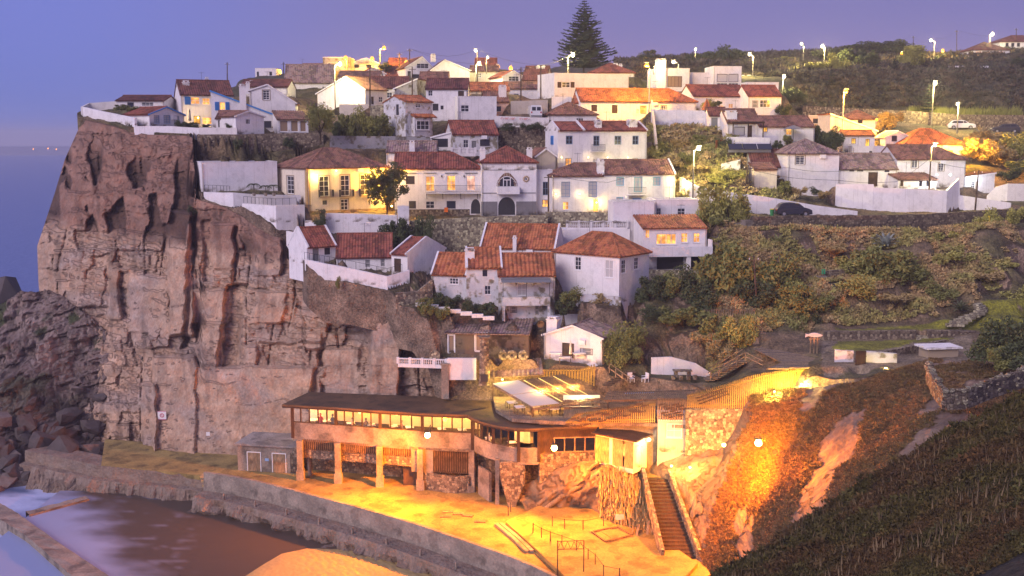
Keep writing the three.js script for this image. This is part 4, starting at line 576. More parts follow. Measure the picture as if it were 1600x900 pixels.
    trims.push(box(-0.03, w + 0.03, hgt + 0.002, hgt + 0.1, -0.3, 0.03), box(-0.03, w + 0.03, hgt + 0.002, hgt + 0.1, -deep - 0.03, -deep + 0.27), box(-0.03, 0.27, hgt + 0.002, hgt + 0.1, -deep + 0.27, -0.3), box(w - 0.27, w + 0.03, hgt + 0.002, hgt + 0.1, -deep + 0.27, -0.3));
    roofs.push(box(th + 0.01, w - th - 0.01, hgt - 0.35, hgt - 0.2, -deep + th + 0.01, -th - 0.01));
  }
  if (['gx', 'hip', 'sf'].includes(kind)) trims.push(box(-0.06, w + 0.06, hgt - 0.2, hgt - 0.08, 0.002, 0.09));   // eaves moulding
  mk('wall', wallGeos, wm, g);
  mk('roof', roofs, kind === 'flat' ? M.slab : tm, g);
  if (trims.length) mk('trim', trims, M[o.trim || (o.ochre ? 'ochre' : o.wall === 'brown' ? 'woodDark' : 'white')], g);
  for (const [r, type, face] of list) {
    const place = face === 'f' ? new THREE.Matrix4() : face === 'l' ? new THREE.Matrix4().makeRotationY(-Math.PI / 2).multiply(new THREE.Matrix4().makeTranslation(0, 0, 0)) : new THREE.Matrix4().makeRotationY(Math.PI / 2).setPosition(w, 0, 0);
    const q = face === 'l' ? [-r[2], r[1], -r[0], r[3]] : r;
    opening(g, q, type, place);
  }
  for (const [x, t, b, cw, zf] of o.chim || []) {
    const D = o.a[2] + zf * deep, c = P(x, t, D), e = P(x, b, D), p = c.clone().applyMatrix4(inv), y0 = e.clone().applyMatrix4(inv).y - 0.5, y1 = p.y, z = -zf * deep - cw * 0.35, s = cw / 2, zz = cw * 0.38;
    mk('chimney', [box(p.x - s, p.x + s, y0, y1 - 0.3, z - zz, z + zz), box(p.x - s - 0.07, p.x + s + 0.07, y1 - 0.3, y1 - 0.2, z - zz - 0.07, z + zz + 0.07), box(p.x - s * 0.8, p.x - s * 0.4, y1 - 0.2, y1 - 0.04, z - zz, z + zz), box(p.x + s * 0.4, p.x + s * 0.8, y1 - 0.2, y1 - 0.04, z - zz, z + zz), box(p.x - s * 0.9, p.x + s * 0.9, y1 - 0.04, y1 + 0.05, z - zz, z + zz)], M.white, g);
  }
  if (w > 5 && kind !== 'sr' && o.wall !== 'brown' && o.a[2] < 215) {
    const px = rnd() < 0.5 ? w - 0.16 : 0.16; mk('drainpipe', cyl(0.04, 0.04, hgt - 0.05, px, -0.1, 0.1, 6), rnd() < 0.5 ? M.steel : M.tan, g);
    if (rnd() < 0.6) { const ax = w * rnd(0.25, 0.75), az = -deep * 0.5, ay = hgt + (kind === 'flat' ? 0 : rh * 0.85); mk('aerial', [cyl(0.025, 0.02, 1.7, ax, ay, az, 5), box(ax - 0.5, ax + 0.5, ay + 1.55, ay + 1.58, az - 0.015, az + 0.015), ...[-0.4, -0.2, 0, 0.2, 0.4].map((d) => box(ax + d - 0.012, ax + d + 0.012, ay + 1.55, ay + 1.58, az - 0.3, az + 0.3))], M.iron, g); }
    if (rnd() < 0.35) mk('wall_unit', box(w * 0.62, w * 0.62 + 0.8, hgt - 0.75, hgt - 0.25, 0.003, 0.3), M.frame, g);
  }
  o.g = g; o.toFace = toFace; return g;
}
for (const o of HO) buildHouse(o);
const house = (t) => HO.find((o) => o.label.includes(t));
const onFront = (t, px, py, out = 0, face = 'f') => { const o = house(t), [u, v] = o.toFace(px, py, face); return { o, g: o.g, u, v, w: V(u, v, out).applyMatrix4(o.mat) }; };

// ---------------------------------------------------------------- sea, tidal pool, beach
const sheetMat = (o) => new THREE.MeshStandardMaterial({ color: 0xffffff, vertexColors: true, bumpMap: T.water, ...o });
{
  const g = new THREE.PlaneGeometry(9000, 6000, 2, 2).rotateX(-Math.PI / 2).translate(-1500, 0.3, -2900);
  tag(mk('sea', g, mat(0.1, 0.145, 0.31, { roughness: 0.45, bumpMap: T.water, bumpScale: 0.5 })), null, null, null, 'structure');
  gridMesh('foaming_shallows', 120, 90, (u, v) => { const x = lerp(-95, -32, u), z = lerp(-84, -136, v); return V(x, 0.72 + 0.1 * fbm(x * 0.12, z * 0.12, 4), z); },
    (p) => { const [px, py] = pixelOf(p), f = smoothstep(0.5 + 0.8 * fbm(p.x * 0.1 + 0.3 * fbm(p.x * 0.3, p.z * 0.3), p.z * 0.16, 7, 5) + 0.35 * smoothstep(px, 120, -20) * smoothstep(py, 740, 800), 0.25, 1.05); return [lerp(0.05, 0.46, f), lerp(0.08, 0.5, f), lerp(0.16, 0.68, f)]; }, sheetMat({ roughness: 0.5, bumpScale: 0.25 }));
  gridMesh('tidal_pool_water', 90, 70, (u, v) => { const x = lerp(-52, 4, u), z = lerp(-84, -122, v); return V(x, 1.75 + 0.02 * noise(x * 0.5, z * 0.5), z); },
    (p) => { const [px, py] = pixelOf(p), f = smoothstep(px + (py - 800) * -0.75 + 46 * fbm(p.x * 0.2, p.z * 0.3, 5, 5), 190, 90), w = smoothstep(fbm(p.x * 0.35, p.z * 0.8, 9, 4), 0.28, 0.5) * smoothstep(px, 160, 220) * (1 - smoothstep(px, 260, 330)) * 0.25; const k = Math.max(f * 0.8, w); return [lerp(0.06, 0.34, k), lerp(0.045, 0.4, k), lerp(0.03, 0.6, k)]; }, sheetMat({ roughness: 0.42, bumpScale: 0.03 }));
  const shore = along([[300, 930], [360, 905], [400, 878], [440, 854], [480, 846], [540, 848], [600, 862], [660, 880], [740, 905], [900, 950]]);
  gridMesh('beach_sand', 200, 110, (u, v) => { const x = lerp(-34, 12, u), z = lerp(-80, -116, v), [px, py] = pixelOf(V(x, 2, z)), r = smoothstep(py - shore(px), -16, 30), rough = smoothstep(px - 0.5 * Math.abs(878 - py), 440, 490) * smoothstep(py, 852, 862); return V(x, 1.42 + 0.66 * r + rough * 0.17 * fbm(x * 2.2, z * 2.2, 5, 3), z); },
    (p) => { const k = 0.85 + 0.3 * fbm(p.x * 3, p.z * 3, 3, 3); return [0.46 * k, 0.33 * k, 0.12 * k]; }, sheetMat({ roughness: 0.75, bumpScale: 0.02 }));
}
// pool wall
function strip(outer, inner, y, foot, n = 40, rough = 0.06) {   // a wall with a broad worn top between two edges
  const cv = (e) => new THREE.CatmullRomCurve3(e.map(([a, b]) => atY(a, b, y)), false, 'catmullrom', 0.2), A = cv(outer), B = cv(inner), geo = [];
  const row = (t) => { const a = A.getPoint(t), b = B.getPoint(t), r = [V(a.x, foot, a.z), a.clone(), a.clone().lerp(b, 0.33), a.clone().lerp(b, 0.66), b.clone(), V(b.x, foot, b.z)]; r.forEach((p, i) => { p.y += rough * 2 * noise(p.x * 0.9, p.z * 0.9, i); p.x += rough * noise(p.z, p.x, 3 + i); }); return r; };
  const R = []; for (let i = 0; i <= n; i++) R.push(row(i / n));
  const pts = []; for (let i = 0; i < n; i++) for (let k = 0; k < 5; k++) pts.push(R[i][k], R[i + 1][k], R[i + 1][k + 1], R[i][k], R[i + 1][k + 1], R[i][k + 1]);
  const g = new THREE.BufferGeometry().setFromPoints(pts); g.computeVertexNormals(); return g;
}
add('pool_wall', strip([[-30, 790], [0, 812], [42, 838], [115, 902], [150, 935]], [[0, 786], [31, 804], [88, 845], [170, 900], [215, 935]], 2.4, -0.6), M.concrete, 'broad worn concrete wall between the open surf and the tidal pool', 'wall');
add('pool_kerb', strip([[40, 799], [90, 786], [134, 775]], [[46, 804], [94, 791], [139, 779]], 2.0, 0.2, 16), M.concrete, 'low dark kerb closing the upper corner of the tidal pool', 'kerb');

// boulders: one of each shape, then copies
const rocks = [];
for (let k = 0; k < 7; k++) { const pts = []; for (let i = 0; i < 16; i++) { const v = V(rnd(-1, 1), rnd(-1, 1), rnd(-1, 1)); v.multiplyScalar(0.75 / Math.max(Math.abs(v.x), Math.abs(v.y), Math.abs(v.z)) * rnd(0.75, 1.05)); pts.push(v.multiply(V(1, rnd(0.75, 1), 0.9))); } rocks.push(prep(new ConvexGeometry(pts))); rocks[k].userData.keep = true; }
function boulder(p, s, material, label, group, name = 'boulder') {
  const m = new THREE.Mesh(rocks[Math.floor(rnd(0, 7))], material); m.name = numbered(name); m.castShadow = m.receiveShadow = true;
  m.position.copy(p); m.scale.set(s * rnd(0.8, 1.35), s * rnd(0.65, 1), s * rnd(0.8, 1.1)); m.rotation.set(rnd(-0.6, 0.6), rnd(0, 6.3), rnd(-0.6, 0.6)); scene.add(m);
  return tag(m, label, name === 'boulder' ? 'boulder' : 'stone', group);
}
for (let i = 0; i < 190; i++) {
  const v = Math.pow(rnd(), 0.6), p = slopeLeft(rnd(0.1, 1), lerp(0.42, 1, v)), [px] = pixelOf(p), s = lerp(0.55, 2.6, Math.pow(rnd(), 1.9)) * lerp(0.7, 1.15, v);
  p.z += rnd(0.5, 2); p.y += s * 0.25;
  boulder(p, s, rnd() < 0.75 ? M.boulder : M.boulderPale, 'dark angular fallen boulder in the heap at the foot of the cliff', 'boulders heaped at the foot of the cliff');
}
boulder(P(63, 690, 131.5), 2.2, M.boulder, 'big square dark block beside the end of the sea wall');
boulder(P(98, 704, 130), 2.7, M.boulder, 'widest dark block lying behind the end of the sea wall');
boulder(P(205, 707, 136), 3.0, M.boulder, 'long flat-topped rock at the seaward end of the promenade');
boulder(P(138, 706, 131), 1.7, M.boulderPale, 'pale rounded block in front of the promenade end');
boulder(P(8, 462, 200), 6, M.boulder, 'dark headland rock standing in the sea behind the rubble slope');

// ---------------------------------------------------------------- promenade and sea wall
const EDGE_R = [[318, 738], [360, 744], [400, 752], [450, 764], [500, 777], [550, 790], [600, 804], [650, 819], [700, 836], [750, 853], [800, 871], [850, 893], [900, 920], [950, 950]];
const edgeL = [[158, 727], [200, 731], [240, 735], [280, 739], [318, 744]];
{
  const w = [...edgeL.map(([a, b]) => atY(a, b, 4.5)), ...EDGE_R.map(([a, b]) => atY(a, b, 5.35).setY(4.5)).slice(1), P(1090, 960, 89), P(1110, 905, 91), P(1092, 872, 95), P(1050, 790, 112), P(900, 740, 116), P(740, 700, 124), P(460, 690, 130), P(320, 700, 131), P(215, 700, 133), P(165, 710, 134)];
  const g = new THREE.ExtrudeGeometry(new THREE.Shape(w.map((p) => new THREE.Vector2(p.x, -p.z))), { depth: 0.5, bevelEnabled: false }).rotateX(-Math.PI / 2).translate(0, 4.0, 0);
  tag(mk('promenade', g, M.paving), null, null, null, 'structure');
}
const curve = (e, y) => new THREE.CatmullRomCurve3(e.map(([a, b]) => atY(a, b, y)), false, 'centripetal');
function ribbon(cv, profile, n, bump) {   // a section of [outward, height] swept along a path
  const R = [];
  for (let i = 0; i <= n; i++) { const p = cv.getPointAt(i / n), t = cv.getTangentAt(i / n).setY(0).normalize(), o = V(-t.z, 0, t.x); R.push(profile.map(([a, y, r = 0], k) => { const q = V(p.x + o.x * a, y, p.z + o.z * a); if (r) { const f = r * fbm(q.x * 0.5, q.z * 0.5, y * 0.7 + k, 4); q.addScaledVector(o, f * 1.6); q.y += f * 0.5; } return q; })); }
  const pts = []; for (let i = 0; i < n; i++) for (let k = 0; k + 1 < profile.length; k++) pts.push(R[i][k], R[i + 1][k], R[i + 1][k + 1], R[i][k], R[i + 1][k + 1], R[i][k + 1]);
  const g = new THREE.BufferGeometry().setFromPoints(pts); g.computeVertexNormals(); return g;
}
const sea1 = curve(EDGE_R, 5.35), sea2 = curve(edgeL, 4.5);
add('parapet', ribbon(sea1, [[-0.35, 4.4], [-0.35, 5.35], [0.02, 5.35], [0.1, 3.2]], 120), M.concrete, 'long curving concrete parapet along the edge of the promenade', 'wall');
tag(mk('rocky_sea_wall', ribbon(sea1, [[0.05, 3.3], [1.1, 3.22], [1.9, 3.15], [2.15, 2.5, 0.5], [2.25, 1.9, 0.9], [2.45, 1.5, 0.8], [2.7, 0.8, 0.6], [3.2, -0.8, 0.4]], 260), M.seaRock), null, null, null, 'structure');
tag(mk('rocky_sea_wall', ribbon(new THREE.CatmullRomCurve3([atY(40, 722, 3), atY(100, 724, 3.8), ...edgeL.map(([a, b]) => atY(a, b, 4.5)), atY(336, 748, 4.5)]), [[-3, 4.46], [0, 4.46], [0.1, 3.1], [0.9, 3.0, 0.2], [1.2, 2.2, 0.7], [1.4, 1.2, 0.8], [2.2, 0.4, 0.6], [2.8, -0.8]], 150), M.seaRock), null, null, null, 'structure');
for (let i = 0; i < 10; i++) { const p = sea1.getPointAt(0.07 + i * 0.085), t = sea1.getTangentAt(0.07 + i * 0.085), o = V(-t.z, 0, t.x).setY(0).normalize(); add('bollard', [cyl(0.13, 0.11, 0.6, 0, 0, 0), new THREE.SphereGeometry(0.11, 8, 6).translate(0, 0.6, 0)].map((g) => g.translate(p.x + o.x * 1.5, 3.15, p.z + o.z * 1.5)), M.concrete, 'stubby concrete bollard on the ledge below the promenade parapet', 'bollard', 'bollards along the ledge of the sea wall'); }
{ const t = thing('ladder_steps', 'rust-orange weathered steps down the break in the sea wall', 'steps'); for (let i = 0; i < 7; i++) { const p = atY(320 + i * 1.6, 742 + i * 7.2, 4.7 - i * 0.5); mk('step', box(-0.45, 0.45, -0.25, 0, -0.5, 0.3).translate(p.x, p.y, p.z), i < 3 ? M.ochre : M.concrete, t); } }

// ---------------------------------------------------------------- the restaurant built against the cliff
const RX = thing('restaurant', 'long curved two-storey restaurant with lit glazing built against the cliff foot', 'restaurant');
const FL = [[457, 118.3], [525, 117], [594, 115.6], [660, 114.4], [738, 113.6]], FR = [[741, 113.2], [752, 111.6], [770, 110.1], [795, 108.8], [820, 108.3], [842, 108.4]], FS = [[843, 108.5], [866, 108.8], [930, 109.2]];
const plan = (l, y) => l.map(([px, D]) => PX(px, D, y).setY(0));
const wallPathAt = (pts, y0, y1, out, th) => { const g = []; for (let i = 0; i + 1 < pts.length; i++) { const p = pts[i], q = pts[i + 1], d = q.clone().sub(p), L = d.length(), n = V(-d.z, 0, d.x).normalize(); g.push(box(0, L, y0, y1, -th, 0).applyMatrix4(new THREE.Matrix4().makeRotationY(Math.atan2(-d.z, d.x)).setPosition(p.clone().addScaledVector(n, out)))); } return g; };
const smooth = (l, y, n) => new THREE.CatmullRomCurve3(plan(l, y), false, 'centripetal').getSpacedPoints(n);
const pL = plan(FL, 10), pR = smooth(FR, 10, 14), pS = plan(FS, 10), all = [...pL, ...pR, ...pS];
mk('parapet_band', [...wallPathAt(pL, 9.05, 10.85, 0, 0.3), ...wallPathAt(pR, 9.3, 10.75, 0, 0.25)], M.concrete, RX);
mk('lower_band', [...wallPathAt(pL.slice(0, 4), 6.85, 7.85, -0.05, 0.3)], M.stone, RX);
mk('back_wall', [...wallPathAt(pL, 4.4, 7.2, -3.2, 0.3), ...wallPathAt(pL, 7.2, 9.06, -2.6, 0.2)], M.stone, RX);
mk('floor', [...wallPathAt(pL, 8.75, 9.04, 0.0, 5.5), ...wallPathAt(pR, 9.0, 9.28, 0, 4.5)], M.concrete, RX);
mk('dining_wall', wallPathAt(pL, 9.05, 12.7, -4.6, 0.2), M.cream, RX); mk('dining_wall', wallPathAt(pR.slice(3), 9.05, 12.7, -4.2, 0.2), M.cream, RX);
mk('stone_base', [...wallPathAt(pS, 4.3, 10.15, 0, 0.5)], M.stone, RX);
mk('strip_wall', [...wallPathAt(pS, 11.75, 12.7, 0.02, 0.2), ...wallPathAt([PX(843, 108.5, 10).setY(0), PX(866, 108.8, 10).setY(0)], 10.16, 11.74, 0.02, 0.2)], M.woodDark, RX);
{ // roof: a thin broad slab following the front, with a dark fascia
  const f = [...plan(FL, 12.8), ...smooth(FR, 12.8, 14), ...plan(FS, 12.8)], out = f.map((p, i) => { const a = f[Math.max(0, i - 1)], b = f[Math.min(f.length - 1, i + 1)], n = V(-(b.z - a.z), 0, b.x - a.x).normalize(); return p.clone().addScaledVector(n, 0.7); });
  out[0].x -= 0.8;
  const poly = [...out, PX(950, 114, 12.8), PX(860, 116, 12.8), PX(770, 120.5, 12.8), PX(620, 121.8, 12.8), PX(483, 123.5, 12.8)];
  const g = new THREE.ExtrudeGeometry(new THREE.Shape(poly.map((p) => new THREE.Vector2(p.x, -p.z))), { depth: 0.22, bevelEnabled: true, bevelSize: 0.05, bevelThickness: 0.05, bevelSegments: 1 }).rotateX(-Math.PI / 2).translate(0, 12.75, 0);
  mk('roof', g, mat(0.17, 0.105, 0.05, { map: T.conc, bumpMap: T.plasterB, bumpScale: 0.03, roughness: 0.85 }), RX);
  mk('fascia', out.slice(0, -1).map((p, i) => beam(p.clone().setY(12.72), out[i + 1].clone().setY(12.72), 0.1, 0.16)), M.woodDark, RX);
}
for (const [px, D] of [[470, 117.6], [529, 116.4], [594, 115.2], [657, 114.1]]) { const p = PX(px, D, 4.5); mk('column', [box(-0.32, 0.32, 4.4, 9.0, -0.3, 0.3), box(-0.42, 0.42, 4.4, 5.6, -0.4, 0.4)].map((g) => g.translate(p.x, 0, p.z)), M.concrete, RX); }
{ const p = PX(777, 109.4, 4.5); mk('column', box(-0.2, 0.2, 4.4, 9.3, -0.2, 0.2).translate(p.x, 0, p.z), M.concrete, RX); }
{ const p = atY(481, 748, 4.5); mk('column', cyl(0.25, 0.25, 2.6, p.x, 4.4, p.z - 1.4), M.concrete, RX); }
// slatted timber openings of the middle floor
for (const [a, b, y0, y1] of [[[474, 117.4], [525, 116.5], 7.86, 9.0], [[533, 116.2], [590, 115.3], 7.86, 9.0], [[598, 115.1], [642, 114.4], 7.86, 9.0], [[676, 113.9], [732, 113.3], 6.3, 9.0]]) {
  const p = PX(a[0], a[1] + 0.5, 8), q = PX(b[0], b[1] + 0.5, 8), n = Math.round(p.distanceTo(q) / 0.24), s = mk('timber_screen', wallPathAt([p.clone().setY(0), q.clone().setY(0)], y0, y1, -0.3, 0.06), M.woodDark, RX);
  for (let i = 0; i <= n; i++) { const r = p.clone().lerp(q, i / n); mk('slat', box(-0.06, 0.06, y0, y1, -0.05, 0.05).translate(r.x, 0, r.z), M.wood, s); }
}
mk('round_bay', wallPathAt(smooth([[662, 114.2], [690, 113.2], [715, 112.8], [733, 113]], 5, 8), 4.4, 6.3, 0, 0.5), M.stone, RX); mk('bay_ledge', wallPathAt(smooth([[642, 114.4], [662, 114.2], [690, 113.6], [733, 113]], 5, 8), 8.98, 9.06, 0.1, 0.6), M.stone, RX);
mk('side_wall', wallPathAt([PX(642, 114.6, 8).setY(0), PX(676, 114, 8).setY(0)], 6.3, 9.04, -0.1, 0.3), M.concrete, RX); mk('side_wall', wallPathAt([PX(732, 113.4, 8).setY(0), PX(741, 113, 8).setY(0)], 4.4, 9.04, 0, 0.3), M.concrete, RX);
{ const p = atY(747, 772, 4.5), q = atY(764, 784, 4.5); mk('buttress', wallPathAt([p.setY(0), q.setY(0)], 4.4, 7.6, 0, 0.3), M.concrete, RX); }
mk('dark_recess', wallPathAt([PX(748, 114.5, 7).setY(0), PX(800, 111.8, 7).setY(0), PX(846, 110.6, 7).setY(0)], 4.4, 9.3, 0, 0.3), M.stoneDark, RX);
{ const g = new THREE.ExtrudeGeometry(new THREE.Shape([[-1.3, 9.2], [1.25, 9.2], [1.2, 7], [0.5, 5.2], [0.2, 4.4], [-0.35, 4.4], [-0.8, 6], [-1.25, 7.6]].map((a) => new THREE.Vector2(...a))), { depth: 0.5, bevelEnabled: true, bevelSize: 0.06, bevelThickness: 0.06, bevelSegments: 1 }), p = PX(801, 108.9, 7); mk('tapered_stone_pier', g.translate(p.x, 0, p.z - 0.1), M.stone, RX); }
mk('door', box(-0.75, 0.75, 4.5, 6.6, -0.1, 0.1).translate(PX(641, 115.6, 5).x, 0, PX(641, 115.6, 5).z), M.doorBrown, RX);
// glazing: mullions and panes
const paneGlass = new THREE.MeshPhysicalMaterial({ color: 0xffffff, roughness: 0.03, transmission: 1, thickness: 0, specularIntensity: 0.5 });
function glaze(p, q, y0, y1, n, fmat = M.woodDark) {
  p = p.clone().setY(0); q = q.clone().setY(0); const d = q.clone().sub(p), turn = Math.atan2(-d.z, d.x), L = d.length(), m4 = new THREE.Matrix4().makeRotationY(turn).setPosition(p), g = [box(0, L, y0, y0 + 0.09, -0.06, 0.06), box(0, L, y1 - 0.12, y1, -0.06, 0.06)];
  for (let i = 0; i <= n; i++) g.push(box(L * i / n - 0.06, L * i / n + 0.06, y0, y1, -0.065, 0.065));
  const f = mk('window', g.map((x) => x.applyMatrix4(m4)), fmat, RX);
  for (let i = 0; i < n; i++) mk('pane', box(L * i / n + 0.06, L * (i + 1) / n - 0.06, y0 + 0.09, y1 - 0.12, -0.004, 0.004).applyMatrix4(m4), paneGlass, f);
}
{ const N = [5, 5, 4, 5]; for (let i = 0; i < 4; i++) glaze(pL[i], pL[i + 1], 10.86, 12.68, N[i]); }
for (let i = 3; i < 12; i += 3) glaze(pR[i - 3], pR[i], 10.76, 12.68, 2);
glaze(PX(866, 108.8, 11), PX(930, 109.2, 11), 10.16, 11.74, 4, M.woodPale);
for (const [px, D, y0, y1] of [[457, 118.3, 9.05, 12.7], [525, 117, 10.85, 12.7], [594, 115.6, 10.85, 12.7], [660, 114.4, 10.85, 12.7], [738, 113.6, 9.05, 12.7], [771, 110, 10.75, 12.7], [810, 108.4, 9.3, 12.7], [842, 108.4, 9.3, 12.7]]) { const p = PX(px, D, 11); mk('post', box(-0.16, 0.16, y0, y1, -0.15, 0.12).translate(p.x, 0, p.z), M.woodDark, RX); }
// lamps hung inside
const bulb = emit(1, 0.6, 0.2, 3), SODIUM = col(1, 0.26, 0.003), STREET = col(1, 0.5, 0.04), WARM = col(1, 0.5, 0.12), LAMPW = col(1, 0.86, 0.5);
function lampAt(parent, p, color, I, r = 0.1) { const l = new THREE.PointLight(color, I); l.name = 'lamp'; l.position.copy(p); l.castShadow = true; l.shadow.radius = Math.max(1, r / 0.02 * 0.8); (parent || scene).add(l); return l; }
function pendant(px, D, y, I, label) { const p = PX(px, D, y), t = thing('pendant_lamp', label, 'lamp', p, 0, 'pendant lamps inside the restaurant'); mk('cord', cyl(0.012, 0.012, 12.72 - y, 0, 0.1, 0, 5), M.iron, t); mk('glowing_globe', new THREE.SphereGeometry(0.15, 12, 8), bulb, t); lampAt(t, V(0, 0, 0), WARM, I, 0.14); }
for (const [px, D, I] of [[482, 120, 20], [505, 119.6, 17], [562, 118, 20], [620, 117.2, 20], [642, 116.6, 17], [692, 116.4, 20], [728, 115.8, 17], [770, 112.2, 24], [806, 110.6, 24]]) pendant(px, D, 12.0, I, 'round glowing pendant lamp inside the restaurant windows');
pendant(900, 111.5, 11.4, 9, 'round glowing pendant lamp inside the restaurant windows');
// tables and diners behind the glass
const bodyGeo = (() => { const g = new THREE.LatheGeometry([[0, 0], [0.2, 0], [0.23, 0.12], [0.17, 0.35], [0.21, 0.55], [0.23, 0.72], [0.17, 0.8], [0.07, 0.84], [0.06, 0.9], [0.1, 0.95], [0.115, 1.03], [0.1, 1.12], [0.05, 1.18], [0, 1.19]].map((a) => new THREE.Vector2(...a)), 14); const p = g.attributes.position; for (let i = 0; i < p.count; i++) { const y = p.getY(i); p.setZ(i, p.getZ(i) * (y > 0.85 ? 1.1 : 0.62) + (y > 0.4 && y < 0.6 ? 0.03 : 0)); } g.computeVertexNormals(); return prep(g); })();
const skin = mat(0.45, 0.28, 0.2), hairM = mat(0.06, 0.04, 0.03);
function diner(px, D, y, c, label, turn = 0) {
  const p = PX(px, D, y), t = thing('person', label, 'person', p, turn);
  const m = mk('body', bodyGeo.clone(), mat(...c), t), arm = (s) => tube([V(s * 0.2, 0.74, 0), V(s * 0.27, 0.5, 0.06), V(s * 0.2, 0.42, 0.3)], 0.045, 8, 6); m.geometry.userData.keep = true;
  mk('arm', arm(-1), mat(...c), t); mk('arm', arm(1), mat(...c), t);
  const hd = mk('head', new THREE.SphereGeometry(0.105, 12, 10).scale(0.9, 1.15, 1).translate(0, 1.06, 0.015), skin, t); mk('hair', new THREE.SphereGeometry(0.115, 12, 8, 0, 6.3, 0, 1.5).scale(0.95, 1.1, 1.05).translate(0, 1.08, -0.015), hairM, hd);
  return t;
}
function diningTable(px, D, y, group = 'dining tables behind the restaurant glazing', label = 'small square dining table with white cloth behind the restaurant glazing') { const t = thing('dining_table', label, 'table', PX(px, D, y), 0.2, group); mk('tabletop', box(-0.45, 0.45, 0.72, 0.76, -0.45, 0.45), M.white, t); for (const a of [-1, 1]) for (const b of [-1, 1]) mk('leg', box(-0.03, 0.03, 0, 0.72, -0.03, 0.03).translate(a * 0.38, 0, b * 0.38), M.woodDark, t); }
for (const [px, D] of [[490, 119.2], [511, 118.8], [548, 117.9], [580, 117.2], [615, 116.6], [640, 116.2], [690, 115.6], [722, 115.2], [765, 111.8], [800, 110.2]]) diningTable(px, D, 10.1);
mk('dining_floor', [...wallPathAt(pL, 9.95, 10.09, -0.32, 4.2), ...wallPathAt(pR, 9.95, 10.09, -0.27, 3.8)], M.woodDark, RX);
diner(501, 118.9, 10.5, [0.45, 0.05, 0.04], 'diner in a red top seated behind the left restaurant window', 0.5);
diner(520, 118.6, 10.5, [0.08, 0.08, 0.1], 'diner in dark clothes near the left restaurant window post', -0.6);
diner(572, 117.2, 10.4, [0.1, 0.08, 0.07], 'standing waiter in black behind the middle restaurant window', 0.2);
diner(551, 117.3, 10.4, [0.5, 0.46, 0.42], 'diner in a pale shirt at the middle restaurant window', 1.2);
diner(628, 116.2, 10.4, [0.16, 0.12, 0.2], 'diner in a purple-grey jumper beside the third window', -1);
diner(764, 111.4, 10.4, [0.6, 0.5, 0.42], 'diner in a cream top at the curved corner window', -0.7);
// flat-roofed store with two doors left of the restaurant
{
  const A = atY(372, 735, 4.5), B = PX(467, 119.6, 4.5), w = A.distanceTo(B), t = thing('store_building', 'low concrete store with two pale doors left of the restaurant', 'building', A, Math.atan2(-(B.z - A.z), B.x - A.x));
  mk('wall', [box(0, w, -0.3, 3.0, -5, 0)], M.concrete, t); mk('roof', box(-0.25, w + 0.1, 3.002, 3.2, -5, 0.25), M.slab, t);
  for (const x of [2.0, 5.0]) { const d = mk('door', box(x - 0.75, x + 0.75, 0.05, 2.2, 0.002, 0.06), M.woodPale, t); mk('frame', [box(x - 0.85, x - 0.76, 0.05, 2.3, 0.002, 0.08), box(x + 0.76, x + 0.85, 0.05, 2.3, 0.002, 0.08), box(x - 0.76, x + 0.76, 2.21, 2.3, 0.002, 0.08)], M.frame, d); }
  mk('notice', box(3.3, 3.75, 1.3, 1.6, 0.002, 0.04), mat(0.25, 0.4, 0.6), t); mk('recess', box(6.3, w - 0.1, 0.05, 2.4, 0.002, 0.03), M.stoneDark, t);
}
// notices on the cliff face
for (const [px, py, s, l, ring] of [[253, 649, 0.52, 'white square notice with red emblem fixed to the cliff wall', 1], [325, 678, 0.22, 'tiny white notice low on the cliff wall', 0]]) {
  let p; for (let D = 120; D < 150; D += 0.1) { const q = P(px, py, D), e = faceD(px, py) - 2.6; if (D > e) { p = q; break; } }
  const t = thing('notice_board', l, 'sign', p); mk('panel', box(-s, s, -s, s, -0.04, 0), M.frame, t);
  if (ring) { mk('emblem', [new THREE.TorusGeometry(0.22, 0.04, 6, 20).translate(0, 0, 0.012), box(-0.03, 0.03, -0.14, 0.14, 0.004, 0.02)], mat(0.55, 0.06, 0.12), t); mk('border', [box(-s, s, s - 0.05, s, 0.002, 0.02), box(-s, s, -s, -s + 0.05, 0.002, 0.02)], mat(0.6, 0.15, 0.3), t); }
}

// ---------------------------------------------------------------- terrace above the restaurant, fences, cabin, steps
{
  const w = [PX(800, 109.2, 13.6), PX(835, 108.6, 13.6), PX(885, 108, 13.6), PX(1026, 107.3, 13.6), PX(1074, 106.6, 13.6), PX(1075, 113, 13.6), PX(950, 117, 13.6), PX(770, 119, 13.6), PX(775, 113, 13.6)];
  add('terrace_deck', new THREE.ExtrudeGeometry(new THREE.Shape(w.map((p) => new THREE.Vector2(p.x, -p.z))), { depth: 0.35, bevelEnabled: false }).rotateX(-Math.PI / 2).translate(0, 13.25, 0), M.deck, 'timber deck of the upper restaurant terrace', 'deck');
  add('terrace_wall', [...wallPathAt([PX(842, 109, 12).setY(0), PX(885, 108.5, 12).setY(0), PX(1026, 107.8, 12).setY(0)], 12.98, 13.24, 0, 0.4), ...wallPathAt([PX(936, 108.6, 11).setY(0), PX(1026, 107.8, 11).setY(0)], 8.5, 12.97, 0, 0.4)], M.concrete, 'concrete base wall below the slatted fish fence', 'wall');
}
